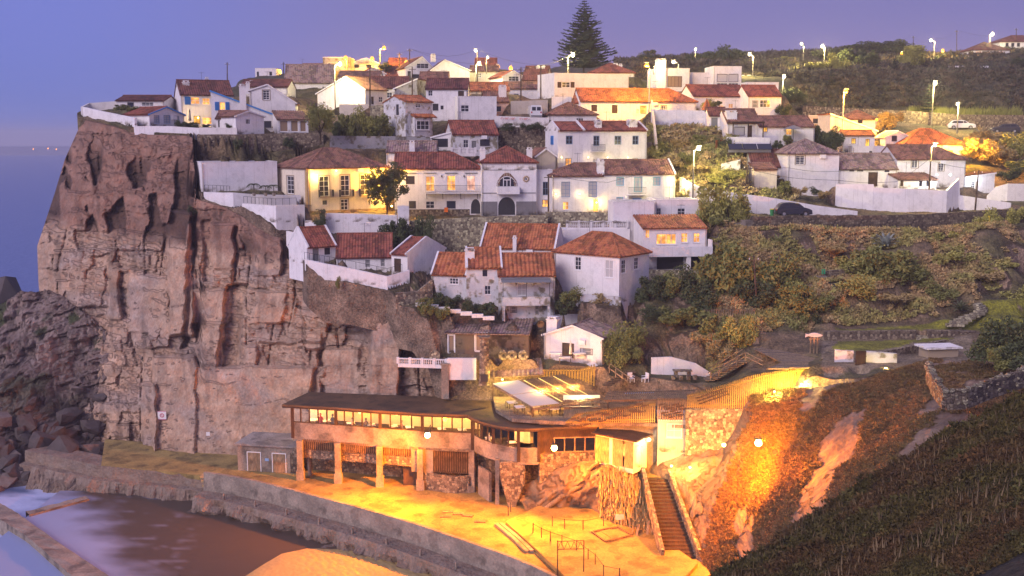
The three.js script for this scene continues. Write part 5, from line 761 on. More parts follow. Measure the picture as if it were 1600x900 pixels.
{ // canopy
  const A = P(770, 600, 116.5), B = P(832, 636, 109.8), C = P(950, 623, 110.8), E = P(880, 585, 118), t = thing('terrace_canopy', 'slanted canopy of white awning panels and lit glass strips over the upper terrace', 'canopy');
  const S = (u, v) => A.clone().lerp(E, u).lerp(B.clone().lerp(C, u), v), quadSlab = (u0, u1, v0, v1, th, lift = 0) => { const p = [S(u0, v0), S(u0, v1), S(u1, v1), S(u1, v0)], g = new THREE.BufferGeometry(), P8 = [...p.map((q) => q.clone().setY(q.y + lift)), ...p.map((q) => q.clone().setY(q.y + lift - th))], f = [[0, 1, 2, 3], [7, 6, 5, 4], [0, 4, 5, 1], [1, 5, 6, 2], [2, 6, 7, 3], [3, 7, 4, 0]], pts = []; for (const [a, b, c, d] of f) pts.push(P8[a], P8[b], P8[c], P8[a], P8[c], P8[d]); g.setFromPoints(pts); g.computeVertexNormals(); return g; };
  const cloth = mat(0.5, 0.47, 0.43, { roughness: 1 }), brownRoof = mat(0.5, 0.36, 0.17, { map: T.wood });
  for (const [v0, v1] of [[0, 0.49], [0.51, 0.99]]) mk('awning_panel', quadSlab(0.0, 0.36, v0, v1, 0.03, 0.06), cloth, t);
  for (const [u0, u1] of [[0.375, 0.58], [0.6, 0.79], [0.81, 1]]) { const r = mk('roof_panel', quadSlab(u0, u1, 0, 1, 0.05, 0.02), brownRoof, t); for (let i = 1; i < 7; i++) { const u = lerp(u0, u1, i / 7); mk('slat', beam(S(u, 0.01).setY(S(u, 0.01).y + 0.05), S(u, 0.99).setY(S(u, 0.99).y + 0.05), 0.06, 0.05), M.wood, r); } }
  for (const u of [0, 0.367, 0.59, 0.8, 1]) mk('rafter', beam(S(u, 0).setY(S(u, 0).y - 0.12), S(u, 1).setY(S(u, 1).y - 0.12), 0.1, 0.18), M.woodPale, t);
  mk('front_beam', beam(B.clone().setY(B.y - 0.25), C.clone().setY(C.y - 0.25), 0.14, 0.22), M.woodPale, t);
  for (const [u, v] of [[0, 1], [0.37, 1], [0.62, 1], [0.8, 1], [1, 1], [0, 0], [1, 0], [0.5, 0]]) { const p = S(u, v); mk('post', box(p.x - 0.07, p.x + 0.07, 13.6, p.y - 0.1, p.z - 0.07, p.z + 0.07), M.wood, t); }
  const strip = emit(1, 0.6, 0.16, 1.6); // lit strips under the rafters
  for (const u of [0.41, 0.62, 0.83]) { mk('light_strip', beam(S(u, 0.05).setY(S(u, 0.05).y + 0.11), S(u, 0.97).setY(S(u, 0.97).y + 0.11), 0.05, 0.03), strip, t); lampAt(t, S(u, 0.5).setY(S(u, 0.5).y + 0.35), WARM, 26); }
  for (const [u, v] of [[0.2, 0.7], [0.5, 0.6], [0.75, 0.8], [0.9, 0.4]]) { const p = S(u, v); p.y -= 0.6; const l = thing('pendant_lamp', 'little glowing lamp hung under the terrace canopy', 'lamp', p, 0, 'lamps under the terrace canopy'); mk('cord', cyl(0.012, 0.012, 0.5, 0, 0.1, 0, 5), M.iron, l); mk('glowing_globe', new THREE.SphereGeometry(0.12, 10, 8), bulb, l); lampAt(l, V(0, 0, 0), WARM, 12, 0.11); }
  for (const [px, D] of [[812, 111.2], [838, 110.6], [866, 110.6], [846, 112.5], [800, 113.2]]) { const p = PX(px, D, 13.6), d = thing('terrace_table', 'square terrace table with white cloth under the canopy', 'table', p, 0.3, 'tables on the upper terrace'); mk('tabletop', box(-0.5, 0.5, 0.7, 0.78, -0.5, 0.5), M.white, d); for (const a of [-1, 1]) for (const b of [-1, 1]) mk('leg', box(-0.03, 0.03, 0, 0.7, -0.03, 0.03).translate(a * 0.4, 0, b * 0.4), M.woodDark, d);
    for (const s of [-1, 1]) { const c = thing('terrace_chair', 'pale chair beside a terrace table under the canopy', 'chair', PX(px + s * 13, D, 13.6), s * 1.5, 'chairs on the upper terrace'); mk('seat', box(-0.22, 0.22, 0.42, 0.46, -0.22, 0.22), M.woodPale, c); mk('backrest', box(-0.22, 0.22, 0.5, 0.9, -0.23, -0.19), M.woodPale, c); for (const a of [-1, 1]) for (const b of [-1, 1]) mk('leg', box(-0.02, 0.02, 0, 0.42, -0.02, 0.02).translate(a * 0.2, 0, b * 0.2), M.woodPale, c); } }
  // bar counter behind
  const bar = thing('bar_counter', 'brightly lit bar counter at the right end of the terrace canopy', 'bar', PX(890, 109.6, 13.6)); mk('front', box(-0.6, 3.2, 0, 1.05, -0.3, 0), M.woodPale, bar); mk('top', box(-0.7, 3.3, 1.052, 1.12, -0.45, 0.12), M.wood, bar); mk('back_shelf', box(-0.6, 3.2, 0.02, 2, -1.6, -1.4), M.cream, bar); lampAt(bar, V(1.3, 1.75, -0.8), LAMPW, 14); mk('lamp_bulb', new THREE.SphereGeometry(0.1, 8, 6).translate(1.3, 1.75, -0.8), bulb, bar);
}
// slatted fences: path of [pixel, distance, foot height, top height]
function slatFence(name, label, path, gap, wd, material, rails = true, depth = 0.05) {
  const pts = path.map(([px, D, a, b]) => { const p = PX(px, D, a); return [p.setY(0), a, b]; }), t = thing(name, label, 'fence'), unit = prep(new THREE.BoxGeometry(wd, 1, depth).translate(0, 0.5, 0)); unit.userData.keep = true;
  for (let i = 0; i + 1 < pts.length; i++) {
    const [p, a0, b0] = pts[i], [q, a1, b1] = pts[i + 1], d = q.clone().sub(p), L = d.length(), n = Math.max(1, Math.round(L / gap)), turn = Math.atan2(-d.z, d.x);
    for (let k = 0; k < n; k++) { const f = (k + 0.5) / n, r = p.clone().lerp(q, f), y = lerp(a0, a1, f), s = mk('slat', unit, material, t); s.position.set(r.x, y, r.z); s.rotation.y = turn + rnd(-0.05, 0.05); s.scale.y = lerp(b0, b1, f) - y + rnd(-0.03, 0.03); }
    if (rails) for (const h2 of [0.15, 0.85]) mk('rail', beam(p.clone().setY(lerp(a0, b0, h2)), q.clone().setY(lerp(a1, b1, h2)), 0.06, 0.1).translate(-0.02, 0, -0.07), material, t);
  }
  return t;
}
const hAt = (px, py, D) => P(px, py, D).y;
const longFence = [[1073, 106.6, 639, 616], [1130, 105.9, 638.5, 601], [1174, 105.6, 638, 586], [1190, 105.6, 619, 583], [1246, 106.9, 609, 575], [1262, 107.5, 606, 573], [1284, 109, 599, 560]].map(([x, D, f, t]) => [x, D, hAt(x, f, D), hAt(x, t, D)]);
slatFence('slatted_fence', 'tall amber-lit fence of thin upright slats rising to the right', longFence, 0.2, 0.1, M.slat);
const fishFence = [[884, 107.8, 661, 660], [900, 107.7, 661, 646], [1024, 107, 660, 626]].map(([x, D, f, t]) => [x, D, hAt(x, f, D), hAt(x, t, D)]);
slatFence('slatted_fence', 'slatted terrace fence with a long shoal of small cut-out fish', fishFence, 0.19, 0.1, M.slat);
slatFence('slatted_fence', 'pale square fence panel with dark fish between the two longer fences', [[1026, 107, hAt(1026, 657, 107), hAt(1026, 621, 107)], [1072, 106.6, hAt(1072, 657, 106.6), hAt(1072, 623, 106.6)]], 0.24, 0.13, M.woodPale);
// sloping slatted pergola strip above the fish fence
{ const t = thing('slat_awning', 'narrow sloping awning of close slats along the top of the fish fence', 'awning'); const A = P(945, 625, 107.6), B = P(1072, 623, 107), C = P(1086, 609, 111), E = P(950, 612, 111.5); for (let i = 0; i <= 40; i++) mk('slat', beam(A.clone().lerp(B, i / 40), E.clone().lerp(C, i / 40), 0.1, 0.05), M.woodPale, t); mk('rail', beam(A, B, 0.1, 0.12).translate(0, -0.09, 0), M.wood, t); mk('rail', beam(E, C, 0.1, 0.12).translate(0, -0.09, 0), M.wood, t); mk('blue_panel', beam(P(975, 614, 111.4), P(1022, 612.5, 111.4), 0.5, 0.06), mat(0.2, 0.32, 0.6), t); }
{ // fish shapes
  const s = new THREE.Shape(); s.moveTo(-0.42, 0); s.quadraticCurveTo(-0.1, 0.2, 0.25, 0.02); s.lineTo(0.45, 0.14); s.lineTo(0.4, 0); s.lineTo(0.45, -0.14); s.lineTo(0.25, -0.02); s.quadraticCurveTo(-0.1, -0.18, -0.42, 0);
  const g = prep(new THREE.ExtrudeGeometry(s, { depth: 0.05, bevelEnabled: false })); g.userData.keep = true;
  const fish = (px, py, D, sc, m, group, label) => { const f = new THREE.Mesh(g, m); f.name = numbered('wooden_fish'); f.position.copy(P(px, py, D)); f.rotation.set(0, 0, 0.22); f.scale.setScalar(sc); f.castShadow = f.receiveShadow = true; scene.add(f); tag(f, label, 'fish cut-out', group); };
  for (let i = 0; i < 26; i++) { const f = i / 26; fish(lerp(888, 1012, f), lerp(660, 632, f) + 7 * Math.sin(i * 2.4) + 3, lerp(107.3, 106.7, f), 1.0, M.woodDark, 'fish cut-outs along the terrace fence', 'small dark fish cut-out fixed to the long terrace fence'); }
  for (let i = 0; i < 14; i++) fish(1034 + (i % 5) * 7 + Math.floor(i / 5) * 4, 632 + Math.floor(i / 5) * 7 + (i % 3) * 3, 106.5, 0.9, M.woodDark, 'fish cut-outs on the square panel', 'small dark fish cut-out on the pale square fence panel');
  for (let i = 0; i < 18; i++) fish(1092 + (i % 6) * 7.5 + Math.floor(i / 6) * 2, 621 - (i % 6) * 2.6 + Math.floor(i / 6) * 4.5, 105.5, 0.8, M.woodDark, 'fish cut-outs on the amber fence', 'small dark fish cut-out at the low end of the tall amber fence');
}
// amber service building with white double shutters
h('flat amber-lit service block with white double shutters under the fish panel', [1027, 706, 107], [1071, 106.7], 657, 4, ['flat'], [[1041, 662, 1066, 684, 'Wd']], { wall: 'beige' });
{ const o = HO[HO.length - 1]; o.A = P(...o.a); o.B = PX(o.b[0], o.b[1], o.A.y); o.turn = Math.atan2(-(o.B.z - o.A.z), o.B.x - o.A.x); o.w = o.A.distanceTo(o.B); o.h = P(o.a[0], o.top, o.a[2]).y - o.A.y; o.mat = new THREE.Matrix4().makeRotationY(o.turn).setPosition(o.A); o.inv = o.mat.clone().invert(); buildHouse(o); }
{ // cabin of pale boards on the rock
  const A = P(930, 722, 107.3), B = PX(989, 104.6, A.y), w = A.distanceTo(B), t = thing('board_cabin', 'small cabin of pale upright boards perched on the rock beside the steps', 'cabin', A, Math.atan2(-(B.z - A.z), B.x - A.x));
  const pale = mat(0.66, 0.52, 0.26, { map: T.wood }), n = 22;
  for (let i = 0; i < n; i++) { const x = w * (i + 0.5) / n; if (i === 8 || i === 9 || i === 16) continue; mk('board', box(x - w / n * 0.46, x + w / n * 0.46, 0.1, 2.75, -0.05, 0), pale, t); }
  mk('wall', [box(0, w, -0.4, 0.1, -2.6, -0.052), box(0, w, 2.75, 2.95, -2.6, -0.052), box(0, 0.1, 0.1, 2.75, -2.6, -0.06), box(w - 0.1, w, 0.1, 2.75, -2.6, -1.5), box(w - 0.1, w, 2.2, 2.75, -1.5, -0.6), box(w - 0.1, w, 0.1, 2.75, -0.6, -0.06), box(0.1, w - 0.1, 0.1, 2.75, -2.6, -2.5), box(w * 0.36, w * 0.45, 0.1, 2.75, -0.3, -0.053)], M.cream, t);
  mk('roof', box(-0.3, w + 0.5, 2.96, 3.1, -2.9, 0.35), M.woodDark, t); mk('door', box(w - 0.08, w - 0.03, 0.1, 2.2, -1.5, -0.6), M.white, t);
  mk('window', box(w * 0.71, w * 0.78, 1.2, 2.4, -0.12, -0.06), M.lit, t);
  const l = thing('wall_lamp', 'bright bare lamp at the cabin roof corner', 'lamp', P(1014, 687, 105.4)); mk('bracket', box(-0.5, -0.1, -0.03, 0.03, -0.03, 0.03), M.iron, l); mk('glowing_globe', new THREE.SphereGeometry(0.16, 12, 8), emit(1, 0.85, 0.45, 14), l); lampAt(l, V(0, 0, 0), LAMPW, 14, 0.15);
}
// rock mound under the cabin with a curtain of dry plants, and fallen trunks
const mound = net([[[800, 770, 110.5], [850, 742, 109], [905, 722, 108], [960, 722, 106.5], [1000, 742, 106], [1015, 760, 106]], [[815, 785, 108.5], [865, 770, 107], [910, 752, 106], [960, 750, 105], [1000, 770, 104.4], [1018, 790, 104.4]], [[820, 796, 108], [870, 805, 107.5], [915, 800, 107], [960, 800, 104], [1000, 815, 102.4], [1024, 840, 101]], [[822, 806, 108], [872, 824, 107.2], [920, 826, 106], [965, 838, 102.5], [1005, 860, 100], [1030, 880, 98]]]);
gridMesh('rock_mound', 70, 60, (u, v) => { const p = mound(u, v); const r = fbm(p.x * 0.6, p.y * 0.6, 3, 5); p.z += 0.8 * r; p.y += 0.3 * r; return p; }, (p) => { const s = 0.5 + 0.5 * fbm(p.x, p.y, 5, 4); return [0.36 * (0.5 + s * 0.8), 0.27 * (0.5 + s * 0.8), 0.16 * (0.5 + s * 0.8)]; }, M.rock);
{ // dry hanging plants: many thin blades, one mass
  const g = prep(new THREE.ConeGeometry(0.07, 0.9, 4).translate(0, -0.45, 0)), N = 2600, im = new THREE.InstancedMesh(g, mat(0.4, 0.29, 0.12), N), m4 = new THREE.Matrix4(), q = new THREE.Quaternion();
  for (let i = 0; i < N; i++) { const p = mound(lerp(0.5, 1, rnd()), lerp(0.1, 0.85, Math.pow(rnd(), 0.8))); p.z += rnd(0.3, 1.3); p.y += rnd(0, 0.6); q.setFromEuler(new THREE.Euler(rnd(-0.5, 0.3), rnd(0, 6), rnd(-0.4, 0.4))); im.setMatrixAt(i, m4.compose(p, q, V(rnd(0.6, 1.6), rnd(0.6, 1.5), rnd(0.6, 1.6)))); }
  im.name = 'hanging_dry_plants'; im.castShadow = im.receiveShadow = true; scene.add(im); tag(im, 'curtain of dry hanging plants over the rock beside the steps', 'dry plants', null, 'stuff');
}
for (const [a, b, l, r] of [[[880, 826, 106.6], [950, 800, 105.5], 'bleached log lying behind the promenade railing', 0.2], [[868, 812, 107], [940, 806, 105.6], 'thinner bleached log lying across the others', 0.14], [[838, 790, 107.8], [935, 722, 106.5], 'long pale trunk leaning from the cabin rock to the promenade', 0.2], [[852, 795, 107.4], [940, 735, 106], 'second leaning trunk below the cabin rock', 0.26]]) add('fallen_trunk', [tube([P(...a), P(...a).lerp(P(...b), 0.35).add(V(0.1, 0.25, 0.2)), P(...a).lerp(P(...b), 0.7).add(V(-0.1, -0.1, 0.1)), P(...b)], r, 20, 8)], M.woodPale, l, 'log');
add('lean_to_roof', roofPlane([P(770, 590, 118.7), P(850, 585, 118.3), P(846, 566, 121), P(768, 566, 121)], 0.5, 0.1, 0.08), M.tileOld, 'ribbed lean-to roof between the rubble pillar and the cottage yard', 'roof');
// flight of steps
{
  const t = thing('stone_steps', 'long straight flight of dark steps climbing from the promenade', 'steps'), N = 22;
  for (let i = 0; i < N; i++) {
    const f = i / N, D = lerp(94.5, 105.8, f), y = lerp(4.5, 8.4, (i + 1) / N), a = PX(lerp(1037, 1006, f), D, y), b = PX(lerp(1090, 1042, f), D, y), dz = 11.3 / N;
    mk('step', box(a.x, b.x, y - 0.6, y, a.z - dz - 0.25, a.z), M.woodDark, t);
  }
  const g = []; for (const [x0, x1] of [[1035, 1004], [1092, 1044]]) g.push(beam(PX(x0, 94.2, 4.9), PX(x1, 106, 8.9), 0.35, 1.3));
  for (const q of g) mk('side_wall', q, M.stone, t);
  mk('landing', box(PX(1000, 108, 8.4).x, PX(1052, 106, 8.4).x, 7.9, 8.41, -109, -106), M.paving, t);
}
{ const t = thing('leaning_planks', 'stack of weathered planks leaning beside the foot of the steps', 'planks'); for (let i = 0; i < 13; i++) { const x = 984 + i * 3.3, a = PX(x + rnd(-2, 2), 99.5 - rnd(0, 1.2), 4.55), b = P(992 + i * 2.4 + rnd(-5, 5), 818 + rnd(-6, 22), 100.6); mk('plank', beam(a, b, 0.22, 0.05), i % 3 ? M.woodPale : M.wood, t); } }
// promenade furniture
{ const g = thing('promenade_terrace', 'low raised stone terrace at the right of the promenade', 'terrace'); const q = [[790, 815], [838, 858], [880, 898], [905, 925], [1050, 925], [1090, 880], [1020, 830], [960, 800], [850, 785]].map(([a, b]) => atY(a, b, 4.9)); mk('slab', new THREE.ExtrudeGeometry(new THREE.Shape(q.map((p) => new THREE.Vector2(p.x, -p.z))), { depth: 0.4, bevelEnabled: false }).rotateX(-Math.PI / 2).translate(0, 4.5, 0), M.paving, g);
  const e = [[789, 817], [815, 838], [838, 860]]; for (const off of [0.4, 0.85]) for (let i = 0; i < 2; i++) { const a = atY(...e[i], 4.7).add(V(-off, 0, 0.1)), b = atY(...e[i + 1], 4.7).add(V(-off, 0, 0.1)); mk('step', beam(a.setY(4.62), b.setY(4.62), 0.36, off < 0.5 ? 0.28 : 0.2), M.concrete, g); } }
{ const pts = [[794, 806, 4.5], [798, 800, 4.5], [833, 833, 4.9], [846, 840, 4.9], [860, 846, 4.9], [878, 852, 4.9], [901, 860, 4.9], [919, 874, 4.9], [930, 882, 4.9], [943, 900, 4.9], [968, 905, 4.9], [863, 822, 4.9], [882, 826, 4.9], [911, 828, 4.9], [943, 822, 4.9]], tops = []; const t = thing('promenade_railing', 'row of thin iron railing posts linked by a bar on the promenade', 'railing');
  for (const [x, y, b] of pts) { const p = atY(x, y, b); mk('post', cyl(0.045, 0.045, 1, p.x, p.y, p.z, 7), M.iron, t); tops.push(p.setY(p.y + 0.9)); }
  for (let i = 2; i < 10; i++) mk('bar', rod(tops[i], tops[i + 1], 0.025), M.iron, t); for (let i = 11; i < 14; i++) mk('bar', rod(tops[i], tops[i + 1], 0.025), M.iron, t); }
{ const a = atY(871, 900, 4.5), b = atY(912, 893, 4.9), t = thing('gantry', 'tall iron gantry with zigzag top bar standing on the promenade', 'frame'), u = (f, y) => a.clone().lerp(b, f).setY(y); mk('post', cyl(0.05, 0.05, 3.2, a.x, 4.5, a.z), M.iron, t); mk('post', cyl(0.05, 0.05, 3.0, b.x, 4.7, b.z), M.iron, t); mk('bar', rod(u(0, 7.6), u(1, 7.7), 0.035), M.iron, t); mk('bar', rod(u(0, 6.9), u(1, 6.95), 0.035), M.iron, t); for (let i = 0; i < 8; i++) mk('brace', rod(u(i / 8, i % 2 ? 7.6 : 6.9), u((i + 1) / 8, i % 2 ? 6.9 : 7.6), 0.02), M.iron, t); }
for (const [x, y, l] of [[700, 800, 'first loose slab lying on the promenade'], [716, 803, 'second loose slab lying on the promenade, flat beside the first'], [731, 806, 'third loose slab lying on the promenade towards the terrace'], [750, 815, 'outermost loose slab near the terrace steps'], [696, 807, 'small pale stone on the promenade by the loose slabs']]) { const p = atY(x, y, 4.52); add('loose_slab', box(-0.55, 0.55, 0, 0.1, -0.28, 0.28).rotateY(rnd(-0.5, 0.5)).translate(p.x, 4.505, p.z), M.woodPale, l, 'slab'); }
{ const t = thing('timber_hatch', 'square timber-edged hatch set into the raised terrace', 'hatch'), q = [[925, 831], [965, 823], [988, 836], [946, 846]].map(([a, b]) => atY(a, b, 5)); for (let i = 0; i < 4; i++) mk('edge_board', beam(q[i], q[(i + 1) % 4], 0.16, 0.16), M.wood, t); mk('cover', beam(q[0].clone().lerp(q[1], 0.5), q[3].clone().lerp(q[2], 0.5), 1.1, 0.05).translate(0, -0.06, 0), M.paving, t); }
{ const p = atY(968, 820, 4.9); const t = thing('display_board', 'small pale board on a low stand below the hanging plants', 'board', p); mk('panel', box(-0.42, 0.42, 0.5, 1.05, -0.03, 0.03), M.pink, t); mk('leg', box(-0.3, -0.24, 0, 0.5, -0.03, 0.03), M.iron, t); mk('leg', box(0.24, 0.3, 0, 0.5, -0.03, 0.03), M.iron, t); }
{ const p = atY(733, 768, 4.5), t = thing('concrete_bench', 'small concrete block bench in the corner under the restaurant', 'bench', p, 0.4); mk('seat', box(-0.3, 0.3, 0, 0.75, -0.5, 0.5), M.concrete, t); mk('backrest', box(-0.35, -0.25, 0.75, 1.1, -0.5, 0.5), M.concrete, t); }
// things on the terraces above
{ const t = thing('masonry_pillar', 'tapering rubble chimney pillar rising beside the timber shed', 'pillar', P(757, 598, 117.4)); mk('shaft', new THREE.CylinderGeometry(0.62, 0.86, 5.2, 4).rotateY(Math.PI / 4).translate(0, 2.4, 0), M.stone, t); mk('cap', box(-0.62, 0.62, 5.0, 5.15, -0.62, 0.62), M.stone, t); mk('opening', box(-0.4, 0.4, 0.3, 1.1, 0.78, 0.84), M.doorDark, t); }
{ const t = thing('tapered_pier', 'square ochre concrete pier under the end of the balustrade', 'pillar', P(696, 622, 119.2)); mk('shaft', box(-0.4, 0.4, 0, 3.8, -0.4, 0.4), M.concrete, t); mk('cap', box(-0.5, 0.5, 3.8, 4, -0.5, 0.5), M.concrete, t); }
function balustrade(label, a, b, y0, y1, n) { const p = P(a[0], a[1], a[2]), q = PX(b[0], b[1], p.y), t = thing('balustrade', label, 'balustrade'), H2 = hAt(a[0], y1, a[2]) - p.y, L = p.distanceTo(q), d = q.clone().sub(p); const m4 = new THREE.Matrix4().makeRotationY(Math.atan2(-d.z, d.x)).setPosition(p); mk('rail', box(0, L, H2 - 0.12, H2, -0.12, 0.12).applyMatrix4(m4), M.white, t); mk('plinth', box(0, L, -0.3, 0.1, -0.12, 0.12).applyMatrix4(m4), M.white, t);
  for (let i = 0; i <= n; i++) mk(i % 6 ? 'baluster' : 'pier', (i % 6 ? new THREE.LatheGeometry([[0.04, 0.1], [0.05, 0.2], [0.09, 0.35], [0.05, H2 - 0.3], [0.06, H2 - 0.12]].map((v) => new THREE.Vector2(...v)), 8) : box(-0.14, 0.14, 0.1, H2 + 0.08, -0.13, 0.13)).translate(L * i / n, 0, 0).applyMatrix4(m4), M.white, t); }
balustrade('white balustrade on the rock ledge left of the timber shed', [622, 569, 120.3], [698, 119.4], 569, 559, 24);
balustrade('white balustrade along the terrace left of the modern house', [886, 357, 138.6], [980, 138.9], 357, 345.5, 30);
balustrade('small white balustrade in front of the red-roofed worn house', [706, 241, 157.5], [743, 158], 241, 231, 18);
add('terrace_floor', wallPathAt([PX(880, 138.4, hAt(886, 360, 138.6)).setY(0), PX(984, 138.8, hAt(886, 360, 138.6)).setY(0)], hAt(886, 385, 138.6), hAt(886, 358, 138.6), 0.1, 3), M.white, 'white walled terrace below the balustrade of the modern house', 'terrace');
for (const [x, l] of [[787, 'left millstone leaning against the timber shed'], [800, 'middle millstone leaning against the timber shed'], [818, 'right millstone with dark centre against the timber shed']]) { const t = thing('millstone', l, 'millstone', P(x, 555, 119.4)); mk('wheel', new THREE.TorusGeometry(0.36, 0.24, 10, 24).scale(1, 1, 0.6), M.stonePale, t); mk('hub', new THREE.CylinderGeometry(0.13, 0.13, 0.2, 10).rotateX(Math.PI / 2), M.doorDark, t); }
add('millstone', new THREE.CylinderGeometry(0.62, 0.62, 0.25, 24).rotateX(Math.PI / 2 - 0.2).translate(...P(679, 556, 120).toArray()), M.stonePale, 'solitary round millstone left of the timber shed', 'millstone');
{ const t = thing('satellite_dish', 'round brown satellite dish on the wall by the timber shed', 'dish', P(847, 510, 121.3), 0.2); mk('reflector', new THREE.SphereGeometry(0.75, 18, 10, 0, 6.3, 0, 0.55).rotateX(-1.4).scale(1, 1, 1).translate(0, 0, 0), M.wood, t); mk('receiver', box(-0.07, 0.07, -0.07, 0.07, 0.75, 0.9), M.iron, t); mk('bracket', cyl(0.05, 0.05, 1.4, 0, -1.4, 0.3), M.iron, t); }
{ const t = thing('closed_parasol', 'closed pale parasol on the yard of the white gabled cottage', 'parasol', P(891.5, 566, 119)); mk('pole', cyl(0.03, 0.03, 2.3), M.iron, t); mk('canopy', new THREE.LatheGeometry([[0.02, 2.4], [0.08, 2.2], [0.17, 1.3], [0.2, 0.95], [0.06, 0.9]].map((v) => new THREE.Vector2(...v)), 10), M.cream, t); }
{ const t = thing('closed_parasol', 'closed grey parasol beside the blue-shuttered house', 'parasol', P(297, 197, 162)); mk('pole', cyl(0.03, 0.03, 2.2), M.iron, t); mk('canopy', new THREE.LatheGeometry([[0.02, 2.5], [0.1, 2.2], [0.2, 1.2], [0.22, 0.8], [0.06, 0.75]].map((v) => new THREE.Vector2(...v)), 10), M.grey, t); }
{ const t = thing('open_parasol', 'dark open parasol over the lit window of a white cottage', 'parasol', P(1239, 222, 164)); mk('pole', cyl(0.04, 0.04, 2.3), M.iron, t); mk('canopy', new THREE.ConeGeometry(1.75, 0.6, 8, 1, true).translate(0, 2.2, 0), M.doorGrey, t); }
for (const [x, y, l] of [[868, 556, 'white garden table in the cottage yard'], [883, 563, 'pale slatted garden table in the cottage yard'], [905, 557, 'folded white sunbed beside the cottage door']]) { const t = thing('garden_table', l, 'table', P(x, y + 4, 119.4), rnd(-0.4, 0.4)); mk('tabletop', box(-0.7, 0.7, 0.6, 0.68, -0.4, 0.4), M.frame, t); for (const a of [-1, 1]) for (const b of [-1, 1]) mk('leg', box(-0.03, 0.03, 0, 0.6, -0.03, 0.03).translate(a * 0.6, 0, b * 0.3), M.woodPale, t); }
// timber deck, railings and stair near the tall fence
{ const t = thing('timber_deck', 'broad pale timber deck behind the tall amber fence', 'deck'), q = [P(1178, 545, 116), P(1222, 536, 118), P(1282, 560, 112), P(1262, 572, 108), P(1200, 576, 109), P(1178, 570, 110)], y = hAt(1225, 555, 112.5); q.forEach((p) => { const r = y; p.y = r; });
  const poly = [[1178, 545], [1217, 538], [1283, 562], [1262, 574], [1198, 576], [1222, 566]].map(([a, b]) => atY(a, b, y)); const xs = poly.map((p) => p.x), x0 = Math.min(...xs), x1 = Math.max(...xs), zs = poly.map((p) => p.z), z0 = Math.min(...zs), z1 = Math.max(...zs);
  for (let z = z0; z < z1; z += 0.32) { const cut = []; for (let i = 0; i < poly.length; i++) { const a = poly[i], b = poly[(i + 1) % poly.length]; if ((a.z > z) !== (b.z > z)) cut.push(a.x + (b.x - a.x) * (z - a.z) / (b.z - a.z)); } cut.sort((a, b) => a - b); for (let i = 0; i + 1 < cut.length; i += 2) mk('plank', box(cut[i], cut[i + 1], y - 0.12, y, z - 0.145, z + 0.145), rnd() < 0.6 ? M.woodPale : M.deck, t); } }
slatFence('low_fence', 'low grey timber fence running down behind the deck', [[1183, 119, hAt(1183, 535, 119), hAt(1183, 516, 119)], [1220, 118, hAt(1220, 545, 118), hAt(1220, 527, 118)], [1280, 113, hAt(1280, 572, 113), hAt(1280, 553, 113)]], 0.24, 0.2, M.deck);
slatFence('low_fence', 'weathered picket fence above the green-lit shrubs', [[1099, 123, hAt(1099, 499, 123), hAt(1099, 482, 123)], [1180, 122.5, hAt(1180, 499, 122.5), hAt(1180, 482, 122.5)]], 0.26, 0.12, M.woodPale);
slatFence('yard_fence', 'low sloping slat fence around the cottage yard above the canopy', [[848, 118.7, hAt(848, 590, 118.7), hAt(848, 577, 118.7)], [905, 118, hAt(905, 592, 118), hAt(905, 577, 118)], [930, 117.6, hAt(930, 604, 117.6), hAt(930, 568, 117.6)]], 0.3, 0.14, M.slat);
{ const t = thing('outdoor_stair', 'timber stair with white-edged rails rising to the deck', 'stair'), a = P(1108, 592, 114.5), b = P(1162, 562, 116), c = P(1192, 578, 113); for (let i = 0; i < 12; i++) { const p = a.clone().lerp(b, i / 12); mk('step', box(-0.5, 0.5, -0.06, 0, -0.7, 0.7).translate(p.x, p.y, p.z), M.woodPale, t); } for (const o of [-0.75, 0.75]) for (const hh of [0.5, 0.95]) mk('rail', beam(a.clone().add(V(0, hh, o)), b.clone().add(V(0, hh, o)), 0.06, 0.09), M.woodPale, t); for (const hh of [0.5, 0.95]) mk('rail', beam(b.clone().add(V(0, hh, 0.75)), c.clone().add(V(0, hh, 0)), 0.06, 0.09), M.woodPale, t); for (let i = 0; i < 5; i++) { const p = a.clone().lerp(b, i / 4); mk('post', box(-0.05, 0.05, 0, 1, -0.05, 0.05).translate(p.x, p.y, p.z + 0.75), M.woodPale, t); } }
{ const a = P(944, 598, 114.6), b = P(985, 575, 116.4), t = thing('wooden_stair', 'short wooden stair with slanted rail beside the oval tree', 'stair'); for (let i = 0; i < 9; i++) { const p = b.clone().lerp(a, i / 9); mk('step', box(-0.5, 0.5, -0.05, 0, -0.5, 0.5).translate(p.x, p.y - 0.4, p.z), M.wood, t); } mk('rail', beam(P(950, 574, 116), P(982, 597, 114.8), 0.08, 0.14), M.woodPale, t); mk('rail', beam(P(953, 568, 116), P(985, 591, 114.8), 0.06, 0.08), M.woodPale, t); for (let i = 0; i < 4; i++) { const p = P(952 + i * 10, 570 + i * 7, 115.8 - i * 0.3); mk('post', box(-0.05, 0.05, -0.9, 0.05, -0.05, 0.05).translate(p.x, p.y, p.z), M.woodPale, t); } }
{ const t = thing('garden_hut', 'little brown timber hut with a flat green-grey roof beside the deck fence', 'hut', P(1222, 531, 121)); mk('wall', box(-0.9, 1.6, -0.3, 1.4, -1.4, 0), M.wood, t); mk('roof', box(-1.2, 1.9, 1.402, 1.5, -1.7, 0.3), mat(0.25, 0.27, 0.2, { map: T.conc }), t); mk('post', box(-1.35, -1.25, -0.2, 1.7, 0.1, 0.2), M.woodPale, t); }
